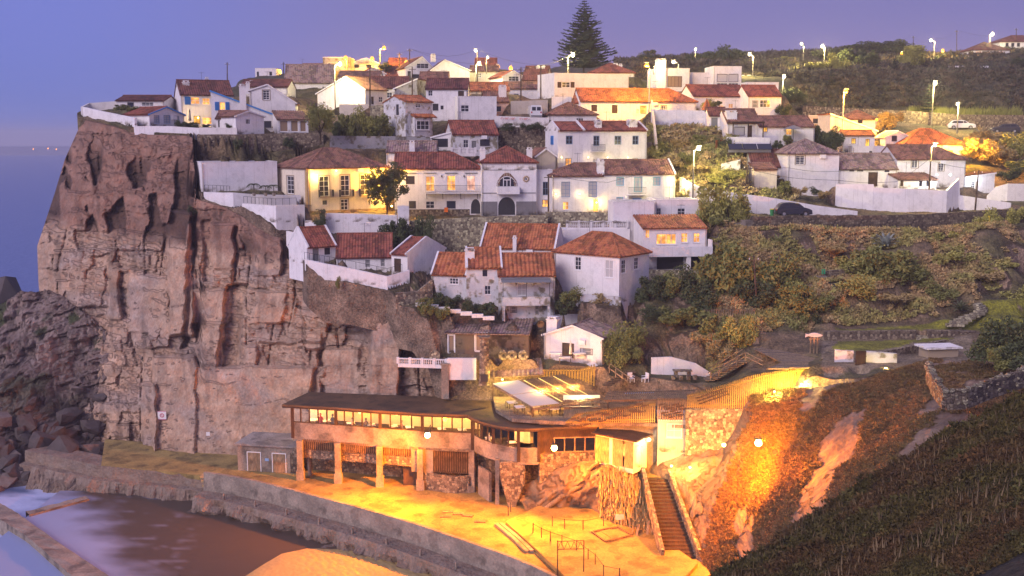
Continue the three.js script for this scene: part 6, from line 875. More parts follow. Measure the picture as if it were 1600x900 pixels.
{ const t = thing('fish_sculpture', 'pale fish-shaped signboard on a tall timber stand', 'sculpture', P(1271, 556, 112.4)); for (const x of [-0.35, 0, 0.35]) mk('post', box(x - 0.06, x + 0.06, -0.3, 2.0, -0.06, 0.06), M.woodPale, t); mk('crossbar', box(-0.55, 0.55, 1.75, 1.85, -0.07, 0.07), M.woodPale, t); const s = new THREE.Shape(); s.moveTo(-0.85, 0.12); s.lineTo(-0.6, 0.05); s.quadraticCurveTo(0.1, 0.42, 0.85, -0.05); s.quadraticCurveTo(0.1, -0.35, -0.6, -0.05); s.lineTo(-0.9, -0.2); s.closePath(); mk('body', new THREE.ExtrudeGeometry(s, { depth: 0.16, bevelEnabled: true, bevelSize: 0.03, bevelThickness: 0.03 }).translate(0, 2.2, -0.08), mat(0.6, 0.55, 0.5), t); }
{ const t = thing('narrow_gate', 'dark plank gate between the two grey-white parapets', 'gate', P(1343.5, 592, 105.6)); for (let i = 0; i < 5; i++) mk('plank', box(-0.52 + i * 0.21, -0.33 + i * 0.21, 0.02, 2.8, -0.05, 0.05), M.woodDark, t); for (const y of [0.5, 2.2]) mk('rail', box(-0.52, 0.52, y, y + 0.14, 0.051, 0.1), M.woodDark, t); }
{ const t = thing('lawn_steps', 'curving flight of stone steps up the edge of the big lawn', 'steps'); const pts = [[1492, 508], [1498, 504], [1504, 500.5], [1511, 497], [1519, 494], [1527, 491], [1532, 487], [1533, 483.5], [1531, 480], [1528, 477]]; let y0; pts.forEach(([x, y], i) => { const D = 119.2 + i * 0.5, p = P(x, y, D); mk('step', box(-0.95, 0.95, -0.3, 0.04, -0.3, 0.3).rotateY(0.1 * i).translate(p.x, p.y + 0.15, p.z), M.stonePale, t); }); }
{ const t = thing('small_lawn_steps', 'three short stone steps between the low lawn walls', 'steps'); for (let i = 0; i < 3; i++) { const p = P(1441, 530 - i * 3, 117.2 + i * 0.35); mk('step', box(-0.6, 0.6, -0.3, 0, -0.3, 0.2).translate(p.x, p.y, p.z), M.stonePale, t); } }
for (let k = 0; k < 5; k++) { const t = k ? null : thing('hillside_steps', 'zigzag concrete steps climbing the scrub to the street wall', 'steps'); if (t) { [[1120, 372, 138.2], [1128, 366, 138.4], [1136, 360, 138.5], [1146, 356, 138.6], [1156, 351, 138.8], [1166, 346, 139]].forEach((a) => { const p = P(...a); mk('step', box(-0.7, 0.7, -0.9, 0.2, -0.5, 0.5).translate(p.x, p.y, p.z), M.concrete, t); }); [[1268, 452, 127.6], [1262, 446, 128.2], [1270, 440, 128.8], [1280, 434, 129.4]].forEach((a) => { const p = P(...a); mk('step', box(-0.9, 0.9, -0.6, 0.2, -0.4, 0.4).translate(p.x, p.y, p.z), M.concrete, t); }); } }
{ const t = thing('stepped_coping', 'row of white stepped blocks going down beside the old cottage', 'wall'); for (let i = 0; i < 7; i++) { const p = P(660 + i * 17.5, 472.5 + i * 3.6, 123.4 - i * 0.16); mk('block', box(-0.75, 0.55, -0.42, 0.0, -0.2, 0.2).translate(p.x, p.y, p.z), M.white, t); } }
// rubble boundary wall in front, stone by stone
{
  const t = thing('rubble_wall', 'tumbledown rubble wall of separate stones on the near slope', 'wall'), u = rocks.map((g) => g);
  const path = [[1452, 562, 84], [1462, 585, 80], [1478, 606, 77], [1510, 604, 77], [1550, 588, 79], [1620, 566, 82]];
  const core = path.map((a) => P(...a)); let n = 0;
  for (let i = 0; i + 1 < core.length; i++) { const L = core[i].distanceTo(core[i + 1]); for (let s = 0; s < L && n < 290; s += 0.42) for (let k = 0; k < 3 && n < 290; k++, n++) { const p = core[i].clone().lerp(core[i + 1], s / L); const m = new THREE.Mesh(u[Math.floor(rnd(0, 7))], rnd() < 0.6 ? M.stonePale : M.stone); m.name = 'stone'; const sc = rnd(0.2, 0.36); m.scale.set(sc * 1.2, sc * 0.85, sc); m.position.set(p.x + rnd(-0.1, 0.1), p.y - 1.1 + k * 0.42 + rnd(-0.05, 0.05), p.z + rnd(-0.15, 0.15)); m.rotation.set(rnd(-0.4, 0.4), rnd(0, 6), rnd(-0.3, 0.3)); m.castShadow = m.receiveShadow = true; t.add(m); } }
  mk('core', core.slice(1).map((p, i) => beam(core[i].clone().setY(core[i].y - 0.95), p.clone().setY(p.y - 0.95), 0.4, 1.3)), M.stoneDark, t);
}

// ---------------------------------------------------------------- lamps
const COL = { s: [STREET, emit(1, 0.33, 0.03, 2.4)], w: [col(1, 0.82, 0.32), emit(1, 0.95, 0.7, 12)], b: [col(0.75, 0.85, 1), emit(0.7, 0.82, 1, 8)], y: [col(1, 0.66, 0.14), emit(1, 0.72, 0.25, 8)] };
function streetLamp(label, [px, py, D], [bx, by], c, I0, r = 0.22, material = M.pole) {
  const I = I0 * (c === 's' ? 1.45 : 1.25), p = P(px, py, D), b = P(bx, by, D), t = thing('street_lamp', label, 'street lamp', b), q = p.clone().sub(b), side = Math.abs(q.x) > 0.35;
  const top = side ? q.y - 0.35 : q.y + 0.3;
  mk('pole', cyl(0.13, 0.08, Math.max(0.6, top + 0.5), 0, -0.5, side ? 0 : -0.35), material, t);
  mk('arm', tube([V(0, top - 0.1, side ? 0 : -0.35), V(q.x * 0.5, top + 0.28, -0.1), V(q.x, q.y + 0.22, 0)], 0.045, 10, 6), M.steel, t);
  mk('lamp_head', box(-0.32, 0.32, r + 0.02, r + 0.17, -0.17, 0.17).translate(q.x, q.y, 0), M.steel, t);
  mk('glowing_globe', new THREE.SphereGeometry(r, 14, 10).translate(q.x, q.y, 0), COL[c][1], t);
  lampAt(t, V(q.x, q.y - r - 0.3, q.z + 0.45), COL[c][0], I, 0.12); return t;
}
streetLamp('tall white street lamp on a slim concrete pole left of the round hill roofs', [531, 100, 186], [524.5, 196], 'w', 242, 0.3);
streetLamp('greenish-white street lamp leaning from a short pole beside the tall conifer', [895, 86, 199], [887, 116], 'w', 333, 0.3);
streetLamp('white lamp on the chimney tower house', [1027, 100, 203], [1022, 112], 'w', 40, 0.24);
streetLamp('white street lamp behind the flat white house', [1052, 97, 216], [1060, 112], 'w', 61, 0.24);
streetLamp('strong orange street lamp on a tall pole before the orange-lit farmhouse', [1010.5, 102, 181], [1013.5, 200], 's', 486, 0.3, M.steel);
streetLamp('orange street lamp on a tall pole above the lamp-lit long house', [1322, 143, 176], [1317, 209], 's', 326, 0.28, M.steel);
streetLamp('white street lamp on the hill road left of the dark treeline', [1171, 85, 240], [1176, 124], 'w', 305, 0.26);
streetLamp('short white lamp just right of the shuttered-window house', [1225, 120, 216], [1223.5, 141], 'w', 152, 0.26);
streetLamp('white street lamp with long arm on the upper hill road', [1285, 72, 288], [1287, 117], 'w', 606, 0.32);
streetLamp('thin white street lamp on the crest of the hill road', [1252, 68.5, 330], [1255, 99], 'w', 183, 0.26);
streetLamp('faint white street lamp above the hill scrub over the white houses', [1087, 77, 322], [1086, 112], 'w', 51, 0.24);
streetLamp('white street lamp on a pole before the reed bank', [1461, 130, 200], [1457, 190], 'w', 486, 0.3);
streetLamp('dim white street lamp between the two parked hillside cars', [1496, 163, 187], [1496, 219], 'w', 110, 0.18);
streetLamp('white street lamp on the skyline beside the bright hill bush', [1454, 63, 318], [1459, 96], 'w', 396, 0.28);
streetLamp('white lamp beside the far right hill houses', [1551, 53, 338], [1546, 64], 'w', 396, 0.36);
streetLamp('white street lamp on a tall wooden pole at the white garden wall', [1461, 227, 146], [1450, 333], 'w', 140, 0.17, M.polewood);
streetLamp('bright white street lamp standing at the bend of the white street wall', [1092, 232, 147], [1082.5, 309], 'w', 192, 0.24);
streetLamp('small high white lamp above the twin gables', [743, 79, 225], [746, 130], 'w', 46, 0.24, M.polewood);
streetLamp('white street lamp on the pole above the flat terrace block', [749, 99, 214], [744, 148], 'w', 166, 0.26);
streetLamp('tiny white lamp behind the pole of the flat terrace block', [762, 90, 228], [760, 112], 'w', 26, 0.2);
streetLamp('highest orange street lamp on the skyline above the red roofs', [600, 75, 246], [594, 112], 's', 383, 0.4);
for (const [x, y, D, by, I, l] of [[460, 106.5, 272, 120, 90, 'orange skyline lamp nearest the far white chapel'], [490, 108.5, 266, 122, 60, 'low orange skyline lamp between chapel and stone block'], [453.5, 115, 262, 124, 60, 'lowest orange skyline lamp beside the rubble-weighted roof'], [540, 90.5, 236, 112, 100, 'orange lamp at the corner of the grey stone block'], [581.5, 92, 238, 118, 70, 'small orange lamp above the white skyline roofs'], [635, 97.5, 242, 118, 90, 'orange lamp left of the twin white gables'], [778, 104.5, 240, 128, 100, 'orange lamp right of the twin white gables'], [798, 106.5, 246, 124, 40, 'small orange lamp left of the little triple-window gable'], [1473, 79, 322, 96, 120, 'orange lamp glowing in the trees of the right skyline'], [1409, 83.5, 330, 98, 25, 'tiny orange lamp on the dark right hillside']]) streetLamp(l, [x, y, D], [x + 1.5, by], 's', I * 1.4, 0.42);
// lamps fixed to walls and floodlights
function flood(label, p, J, aims, arm = 1.4) { const l = thing('floodlight', label, 'lamp', p); mk('bracket', box(-0.05, 0.05, -0.05, 0.05, -arm, -0.27), M.iron, l); mk('hood', box(-0.34, 0.34, 0.32, 0.37, -0.32, 0.2), M.iron, l); mk('glowing_globe', new THREE.SphereGeometry(0.3, 16, 12), emit(1, 0.7, 0.22, 16), l); lampAt(l, V(0, -0.55, 0.45), SODIUM, J, 0.3);
  aims.forEach(([to, I, a = 1.0], i) => { const q = new THREE.SpotLight(SODIUM, I, 0, a, 1); q.name = 'floodlight'; q.position.set(0.1 * i, -0.15, 0.55); q.castShadow = true; q.shadow.radius = 10; q.target.position.copy(to.clone().sub(p)); l.add(q, q.target); }); }
function wallLamp(label, p, c, I, r, name = 'wall_lamp', group) { const t = thing(name, label, 'lamp', p, 0, group); mk('bracket', box(-0.04, 0.04, -0.04, 0.04, -0.3, -r * 0.9), M.iron, t); mk('hood', box(-r, r, r, r + 0.04, -r, r * 0.6), M.iron, t); mk('glowing_globe', new THREE.SphereGeometry(r, 12, 8), COL[c][1], t); lampAt(t, V(0, 0, 0.0), COL[c][0], I, r * 0.8); return t; }
flood('big orange floodlight on the front of the restaurant', PX(668, 110.2, hAt(668, 680, 110.2)), 130, [[P(330, 760, 122), 1900], [P(470, 880, 103), 1900, 0.95], [P(700, 870, 101), 800]], 4);
flood('orange floodlight on the rounded end of the restaurant above the stone base', PX(866, 105, hAt(866, 700, 105)), 130, [[P(600, 890, 98), 1500, 1.0], [P(720, 900, 94), 1000], [P(960, 880, 94), 1200, 1.1], [P(960, 740, 106), 450]], 3);
flood('brightest orange floodlight on the rock beside the steps', P(1185, 692, 90.5), 200, [[P(1060, 820, 98), 2600, 1.1], [P(1380, 690, 82), 700, 1.15], [P(1110, 610, 106), 2400, 0.9]]);
wallLamp('whitish floodlight in the gully left of the brightest floodlight', P(1131, 695, 99.5), 'y', 50, 0.2, 'floodlight');
wallLamp('star-bright pale yellow floodlight below the narrow gate', P(1350, 590, 102.3), 'y', 270, 0.24, 'floodlight');
wallLamp('smaller yellow ground light right of the narrow gate', P(1384, 576.5, 103.6), 'y', 81, 0.16, 'floodlight');
wallLamp('little yellow lamp over the slatted yard roof', P(785, 593, 117.2), 'y', 60, 0.1);
wallLamp('ground spotlight at the left of the gully beds', P(1049, 728, 104.6), 'y', 22, 0.12, 'spotlight');
wallLamp('ground spotlight at the right of the gully beds', P(1078, 730, 103.6), 'y', 22, 0.12, 'spotlight');
wallLamp('green-gold uplight hidden under the shrubs by the deck', P(1168, 551, 118.8), 'y', 57, 0.1, 'spotlight');
wallLamp('spotlight at the foot of the tall amber fence', P(1252, 600, 105), 'y', 148, 0.12, 'spotlight');
wallLamp('second spotlight further along the foot of the tall amber fence', P(1210, 612, 103.6), 'y', 122, 0.1, 'spotlight');
wallLamp('orange wall lamp beside the lamp-lit long house', P(1370, 187, 176), 's', 270, 0.24);
wallLamp('orange wall lamp in front of the autumn-coloured bush', P(1514, 222, 169), 's', 351, 0.24);
wallLamp('amber lamp under the eaves behind the lit orange tree', onFront('ochre-cornered house glowing', 588, 280, 1.1).w, 's', 211, 0.14);
wallLamp('round porch lamp at the ochre corner', onFront('ochre-cornered house glowing', 492, 274, 0.5).w, 'y', 27, 0.13);
wallLamp('porch lamp over the end window of the ochre-cornered house', onFront('ochre-cornered house glowing', 453.5, 266, 0, 'l').w.add(V(-0.4, 0, 0.35)), 'y', 19, 0.1);
wallLamp('yellow lamp in the courtyard under the lit orange tree', P(612, 322, 144.5), 'y', 30, 0.12);
wallLamp('amber corner lamp at the left end of the balcony house', onFront('long balcony', 622, 266, 0.6).w, 's', 49, 0.1);
wallLamp('warm lamp by the door of the blue-shuttered house', P(309.5, 184, 168.6), 'y', 14, 0.12);
wallLamp('blue lamp on the grey-white shed', P(1520, 279, 159.4), 'b', 14, 0.12);
wallLamp('white lantern left of the porch cottage gate', P(1464, 273, 152), 'b', 16, 0.12);
wallLamp('white lantern right of the porch cottage gate', P(1485, 273, 152), 'b', 19, 0.14);
wallLamp('yellow door lamp of the cream-lit house', onFront('grey french shutters', 931, 316, 0.5).w, 'y', 14, 0.1);
wallLamp('white lamp at the garden gap of the cream-lit house', P(1070, 283, 149.4), 'w', 22, 0.12);
for (const k of ['narrow white wing of the sconce', 'three-storey house with blue', 'grey french shutters']) { const o = house(k); for (const x of house(k).sconces || (k.startsWith('narrow') ? [876.5] : [])) { if (k.startsWith('three') && x < 905) continue; const e = onFront(k, x, o.sconceY || 246, 0.28), t = thing('wall_sconce', 'small up-and-down wall sconce glowing on a white house front', 'lamp', e.w, o.turn, 'wall sconces on the white houses'); mk('lamp_body', box(-0.07, 0.07, -0.1, 0.1, -0.24, -0.1), M.steel, t); mk('glowing_globe', new THREE.SphereGeometry(0.09, 10, 8), COL.y[1], t); lampAt(t, V(0, 0, 0), col(1, 0.72, 0.34), 1.6, 0.08); } }
// bare utility poles and their wires
const poleTop = {};
function utilityPole(key, label, [x, y0, y1, D], lean = 0) { const b = P(x, y1, D), t0 = P(x + lean, y0, D), t = thing('utility_pole', label, 'pole', b), q = t0.clone().sub(b); mk('pole', rod(V(0, -0.5, 0), q, 0.14, 0.09), M.polewood, t); mk('crossarm', box(q.x - 0.6, q.x + 0.6, q.y - 0.5, q.y - 0.4, -0.05, 0.05), M.polewood, t); for (const s of [-0.5, 0, 0.5]) mk('insulator', cyl(0.05, 0.04, 0.18, q.x + s, q.y - 0.4, 0, 6), M.frame, t); poleTop[key] = t0; }
[['a', 'tall wooden utility pole before the yellow-lit stair house', [578, 102, 168, 178]], ['b', 'wooden utility pole left of the white gabled pair', [644, 104, 160, 190]], ['c', 'dark pole with antenna at the left of the twin gables', [640, 76, 118, 236]], ['d', 'plain pole on the skyline behind the red roofs', [624, 82, 112, 246]], ['e', 'wooden utility pole at the right of the terrace block', [814, 105, 170, 182]], ['f', 'slim utility pole near the beige gable', [845, 102, 150, 190]], ['g', 'dark mast with a small head on the far left skyline', [355, 97, 125, 250]], ['h', 'thin antenna mast beside the far chapel', [443, 97, 118, 258]], ['i', 'dark utility pole on the crest of the right hill', [1382, 64, 90, 390]], ['j', 'bare dark utility pole on the right skyline', [1495, 47, 84, 350]], ['k', 'utility pole with crossarms on the right skyline', [1427, 56, 84, 370]], ['l', 'leaning wooden pole on the bank above the street wall', [1161, 258, 312, 149], 8], ['m', 'slim dark pole at the street below the right garden wall', [1523, 265, 334, 144], 6], ['n', 'thin wooden pole before the scrub slope steps', [1183, 400, 484, 124], -5], ['o', 'thin pole at the corner of the arch house', [857, 272, 352, 146.5]], ['q', 'antenna pole on the far right skyline', [1588, 44, 60, 350]]].forEach((a) => utilityPole(...a));
function cable(label, pts, r = 0.022) { const v = pts.map((p) => (Array.isArray(p) ? P(...p) : p)), g = []; for (let i = 0; i + 1 < v.length; i++) { const m = v[i].clone().lerp(v[i + 1], 0.5); m.y -= v[i].distanceTo(v[i + 1]) * 0.03; g.push(tube([v[i], m, v[i + 1]], r, 12, 4)); } add('power_cable', g, M.iron, label, 'cable'); }
cable('sagging cable along the skyline from the antenna pole to the conifer', [poleTop.c, [700, 88, 232], [745, 78, 226], [870, 104, 205]]);
cable('sagging cable below the first one over the twin gables', [poleTop.d, poleTop.c, [744, 100, 215], [812, 108, 190], [886, 90, 200]]);
cable('cable crossing from the terrace pole to the conifer lamp', [poleTop.e, poleTop.f, [887, 88, 199]]);
cable('long cable rising along the hill road lamps', [[1176, 84, 240], [1255, 67, 330], [1287, 70, 288], poleTop.i, poleTop.k]);
cable('cable along the right skyline to the hill houses', [poleTop.k, [1459, 60, 318], poleTop.j, [1546, 56, 338]]);
cable('cable across the white house fronts to the garden wall pole', [poleTop.l, [1230, 262, 154], [1309, 268, 155], [1450, 232, 146]]);
cable('lower cable swagged across the barn to the right-hand pole', [[1165, 264, 149], [1310, 282, 152], [1400, 284, 150], [1450, 250, 146], poleTop.m]);
cable('cable along the cream-lit fronts to the street lamp', [poleTop.o, [950, 285, 147.5], [1082, 240, 149]]);
cable('cable from the white lamp pole to the terrace block', [[524.5, 102, 186], poleTop.a, poleTop.b]);

// ---------------------------------------------------------------- trees and shrubs
function crownGeo(n, clumps, leaf, flat = 1) {   // many small leaves in clumps through a crown of radius 1
  const pos = [], c = []; for (let i = 0; i < clumps; i++) { const a = rnd(0, 6.283), r = Math.sqrt(rnd()) * 0.72, y = rnd(0.12, 1) ; c.push([Math.cos(a) * r * Math.sqrt(1 - (y - 0.4) ** 2), y * 1.05 * flat, Math.sin(a) * r, rnd(0.22, 0.42)]); }
  for (let i = 0; i < n; i++) {
    const [x, y, z, r] = c[i % clumps], th = rnd(0, 6.283), ph = Math.acos(rnd(-1, 1)), q = r * Math.pow(rnd(), 0.4), p = V(x + q * Math.sin(ph) * Math.cos(th), y + q * Math.cos(ph) * 0.85, z + q * Math.sin(ph) * Math.sin(th));
    const u = V(rnd(-1, 1), rnd(-0.6, 1), rnd(-1, 1)).normalize().multiplyScalar(leaf * rnd(0.6, 1.3)), w = V(rnd(-1, 1), rnd(-1, 1), rnd(-1, 1)).cross(u).normalize().multiplyScalar(leaf * 0.42);
    const a = p.clone().sub(u), b = p.clone().add(w), d = p.clone().add(u), e = p.clone().sub(w); pos.push(a, b, d, a, d, e);
  }
  const g = new THREE.BufferGeometry().setFromPoints(pos); g.computeVertexNormals(); const q = prep(g); q.userData.keep = true; return q;
}
const CROWN = [crownGeo(2200, 16, 0.085), crownGeo(2200, 11, 0.085), crownGeo(1800, 22, 0.075), crownGeo(1500, 7, 0.1), crownGeo(4200, 26, 0.06)];
const core = []; for (let k = 0; k < 2; k++) { const g = new THREE.IcosahedronGeometry(0.62, 2).translate(0, 0.45, 0), p = g.attributes.position; for (let i = 0; i < p.count; i++) { const f = 1 + 0.35 * noise(p.getX(i) * 3, p.getY(i) * 3, p.getZ(i) * 3 + k); p.setXYZ(i, p.getX(i) * f, p.getY(i) * f, p.getZ(i) * f); } g.computeVertexNormals(); core.push(prep(g)); core[k].userData.keep = true; }
const coreMat = mat(0.02, 0.022, 0.01), twig = prep(mergeGeometries([0, 1, 2, 3, 4].map((i) => new THREE.CylinderGeometry(0.015, 0.035, 0.75, 5).translate(0, 0.3, 0).rotateZ(0.5 * Math.sin(i * 2.3)).rotateX(0.5 * Math.cos(i * 2.3))))); twig.userData.keep = true;
function bush(label, px, py, D, r, hh, material, group, k = 0, name = 'shrub') {
  const t = thing(name, label, name === 'ivy' ? 'ivy' : 'shrub', P(px, py, D), rnd(0, 6), group), s = V(r, hh, r);
  const a = mk('foliage', CROWN[k], M[material], t); a.geometry = CROWN[k]; a.scale.copy(s); const b = mk('stem', twig, M.trunk, t); b.scale.copy(s); return t;
}
function tree(label, px, py, D, top, r, bottom, material, k = 4, tr = 0.14, group) {
  const b = P(px, py, D), y1 = P(px, top, D).y - b.y, y0 = P(px, bottom, D).y - b.y, t = thing('tree', label, 'tree', b, rnd(0, 6), group), g = [rod(V(0, -0.3, 0), V(0.1, y0 + 0.3 * (y1 - y0), 0), tr, tr * 0.6)];
  for (let i = 0; i < 5; i++) { const a = i * 1.3; g.push(rod(V(0.05, y0 * 0.8, 0), V(Math.cos(a) * r * 0.6, lerp(y0, y1, 0.35 + 0.1 * i), Math.sin(a) * r * 0.6), tr * 0.5, tr * 0.15, 6)); }
  mk('trunk', g, M.trunk, t); const c = mk('crown', CROWN[k], M[material], t); c.scale.set(r * 1.1, (y1 - y0) / 1.25, r * 1.1); c.position.y = y0 + 0.05 * (y1 - y0); return t;
}
const clip = tree('clipped round tree at the end of the rubble wall', 501, 222, 156.5, 163, 2.1, 206, 'leaf', 4, 0.16);
tree('leafy orange tree glowing from the lamps behind it', 605, 338, 143, 258, 3.0, 318, 'leafDark', 4, 0.16);
tree('full oval tree in front of the rock face by the gabled cottage', 978, 576, 118.6, 505, 2.5, 572, 'leaf', 4, 0.16);
tree('dark broad tree right of the shuttered-window house', 1238, 166, 214, 138, 2.6, 164, 'leafDark', 4, 0.2);
tree('dark leafy tree beside the twilight cottage with the umbrella', 1290, 236, 166, 205, 2.2, 230, 'leafDark', 1, 0.15);
tree('round tree silhouetted between the rooftops on the skyline', 602, 118, 238, 97, 1.6, 112, 'leafDark', 2, 0.15);
// Norfolk pines: whorls of drooping branches
function norfolk(label, px, py, D, top, wpx, tiers, seedShift = 0) {
  const b = P(px, py, D), hh = P(px, top, D).y - b.y, R = wpx * D / F / 2, t = thing('norfolk_pine', label, 'tree', b); mk('trunk', rod(V(0, -1, 0), V(0, hh, 0), 0.035 * hh * 0.35, 0.03, 8), M.trunk, t);
  const limbs = [], pos = [];
  for (let i = 0; i < tiers; i++) {
    const f = i / (tiers - 1), y = lerp(hh * 0.1, hh * 0.985, Math.pow(f, 0.92)), L = R * (1 - f) ** 0.82 * (0.85 + 0.3 * rnd()) * (f < 0.12 ? 0.85 : 1) + 0.12, n = f > 0.85 ? 4 : 7;
    for (let k = 0; k < n; k++) {
      const a = k / n * 6.283 + i * 0.7 + rnd(-0.15, 0.15), l = L * rnd(0.75, 1.12), d = V(Math.cos(a), 0, Math.sin(a)), q = (s) => V(d.x * l * s, y + l * (-0.1 * s + 0.2 * s * s), d.z * l * s);
      limbs.push(tube([q(0), q(0.5), q(1)], 0.02 + 0.012 * L / R * 2, 4, 4));
      const N = Math.round(10 + 26 * l / R * (tiers > 12 ? 1.6 : 0.5));
      for (let j = 0; j < N; j++) { const s = Math.pow(rnd(0.05, 1), 0.75), c = q(s), side = rnd() < 0.5 ? 1 : -1, w = l * 0.26 * (1.15 - s * 0.75) + 0.12, e = c.clone().add(V(-d.z * side * w + d.x * w * 0.5, rnd(0.02, 0.3) * w + 0.08, d.x * side * w + d.z * w * 0.5)), m = V(rnd(-1, 1), rnd(0.4, 1), rnd(-1, 1)).multiplyScalar(0.05 + 0.055 * w); pos.push(c.clone().sub(m), c.clone().add(m), e.clone().add(m), c.clone().sub(m), e.clone().add(m), e.clone().sub(m)); }
    }
  }
  mk('branch', limbs, M.trunk, t); const g = new THREE.BufferGeometry().setFromPoints(pos); g.computeVertexNormals(); mk('foliage', g, M.leafFir, t); return t;
}
norfolk('tall Norfolk pine towering over the village on the skyline', 912, 116, 232, -3, 96, 26);
norfolk('small dark Norfolk pine on the hillside below the road lamps', 1299, 135, 225, 110, 12, 8);
norfolk('spindly Norfolk pine on the dark upper hillside', 1398, 108, 280, 92, 10, 8);
norfolk('Norfolk pine standing beside the reed bank', 1450, 182, 205, 134, 24, 10);
// shrubs: pixel foot, distance, radius, height
const B = (group, label, material, list, k0 = 0, name) => list.forEach((a, i) => bush(label, a[0], a[1], a[2], a[3], a[4], a[5] || material, group, (k0 + i) % 4, name));
B('shrubs behind the long concrete wall', 'yellow-green shrub behind the long grey concrete wall', 'leaf', [[540, 216, 164, 1.6, 3.0], [556, 216, 164, 1.8, 3.2], [572, 215, 165, 1.8, 3.6, 'leafLight'], [590, 215, 165, 1.8, 3.2], [604, 214, 166, 1.5, 2.2, 'leafLight'], [528, 214, 163, 1.2, 2.0, 'leafDark']]);
B('ivy on the old lamp-lit wall', 'dark mass of ivy hanging on the lamp-lit retaining wall', 'leafDark', [[622, 388, 139.5, 1.8, 3.2], [645, 400, 139.5, 2.0, 4.4], [664, 406, 139.5, 1.7, 4.4], [608, 376, 140, 1.4, 2.0]], 0, 'ivy');
B('bushes by the street wall', 'lamp-lit green bush at the foot of the white street wall', 'leafLight', [[1112, 352, 141, 2.6, 4.4], [1140, 352, 140.5, 2.6, 4.2], [1155, 350, 140, 1.6, 2.4], [1125, 362, 139, 1.8, 1.8, 'leaf']]);
B('great thicket below the modern house', 'bush in the thicket right of the modern house', 'leaf', [[1020, 470, 127.5, 2.4, 2.6, 'leafDark'], [1050, 468, 128, 2.4, 2.8], [1085, 472, 127, 2.6, 3.4, 'leafDark'], [1120, 460, 128.5, 3.4, 4.6], [1150, 462, 128, 3.6, 5.2], [1185, 462, 127.5, 3.6, 4.8], [1215, 458, 127.5, 3.2, 3.6], [1160, 480, 125.5, 3.0, 3.0, 'leafDark'], [1200, 482, 124.5, 2.6, 2.6, 'leafDark'], [1105, 488, 124.8, 2.4, 2.4, 'leafDark'], [1238, 468, 126, 2.2, 2.6, 'leafLight']]);
B('valley slope scrub', 'wild bush on the scrub slope below the street', 'leaf', [[1240, 492, 122.5, 2.6, 3.0, 'leaf'], [1270, 488, 123.2, 2.2, 2.2], [1335, 470, 125, 3.0, 2.6, 'leafLight'], [1365, 440, 129, 3.6, 3.6], [1395, 440, 128.5, 3.4, 3.2], [1330, 428, 130.5, 2.8, 1.8, 'leafLight'], [1425, 445, 128, 2.6, 2.0], [1470, 420, 131, 2.6, 2.0, 'leafLight'], [1510, 410, 132, 2.2, 1.8, 'leafLight'], [1560, 400, 133, 2.4, 1.6, 'leafDry'], [1470, 470, 125.5, 2.4, 1.8, 'leaf'], [1540, 445, 128.5, 2.6, 1.6, 'leafDry'], [1590, 470, 127, 2.4, 1.6, 'leafLight'], [1300, 395, 133.5, 2.0, 1.0, 'leafDry'], [1440, 395, 134, 1.8, 1.0, 'leafDry'], [1480, 380, 136, 2.0, 1.4, 'leafLight'], [1170, 378, 136.5, 1.6, 1.2, 'leafLight'], [1160, 390, 135, 1.4, 1.0, 'leafDry'], [1300, 478, 124.5, 2.2, 1.6, 'leafDry'], [1400, 478, 124, 2.6, 1.4, 'leafDry'], [1545, 372, 136.5, 1.4, 1.4, 'leafLight'], [1590, 352, 139, 1.6, 2.0, 'leafLight'], [1545, 360, 138, 2.0, 2.2, 'leafLight'], [1570, 425, 130.5, 2, 1.3, 'leafLight']]);
B('uplit shrubs on the rock face', 'shrub lit gold-green from below on the rock face', 'leafLight', [[1120, 535, 120, 2.2, 2.6, 'leaf'], [1148, 545, 119.5, 2.0, 3.2], [1168, 552, 119.6, 1.7, 3.4], [1100, 545, 119.5, 1.8, 1.8, 'leafDry'], [1130, 560, 118.3, 2.0, 1.8, 'leafDry'], [1050, 505, 122.5, 2.4, 1.6, 'leaf'], [1020, 502, 123, 2.0, 1.6, 'leafDark'], [1078, 506, 122.3, 2.2, 1.6, 'leaf'], [1245, 528, 120.5, 1.8, 2.6, 'leaf'], [1265, 520, 121, 1.4, 2.2, 'leafDark']]);
B('shrubs round the old cottage', 'low dark shrub in the bed below the old white cottage', 'leafDark', [[690, 478, 125, 1.2, 1.3], [710, 482, 124.6, 1.3, 1.3], [735, 490, 124.2, 1.3, 1.4], [760, 494, 124, 1.3, 1.4], [665, 490, 122.5, 1.2, 1.5, 'leaf'], [690, 498, 122, 1.1, 1.3, 'leaf'], [890, 475, 126, 1.8, 1.6, 'leaf'], [878, 490, 125.5, 1.5, 1.5], [940, 478, 126, 1.5, 1.2, 'leafDry']]);
B('hanging greenery on the brown masonry wall', 'tuft of greenery hanging over the brown masonry wall', 'leafDark', [[792, 204, 163, 1.3, 0.9], [825, 203, 163, 1.4, 0.9], [840, 203, 163, 1.1, 0.9], [372, 232, 156.4, 0.9, 1.2], [452, 230, 159, 1.0, 1.2], [530, 450, 126.8, 0.5, 1.2, 'leaf'], [300, 336, 146.6, 0.8, 1.0]]);
B('planters on the cliff-top terraces', 'planted bed on the white cliff-top terrace', 'leafDark', [[190, 172, 165, 1.4, 0.7, 'leaf'], [203, 174, 164.5, 1.4, 0.7, 'leaf'], [280, 199, 158.6, 0.9, 0.8], [294, 200, 158.5, 0.9, 0.8], [305, 200, 158.2, 0.7, 0.7], [323, 201, 158.4, 0.7, 0.6], [358, 201, 158.6, 0.7, 0.6]]);
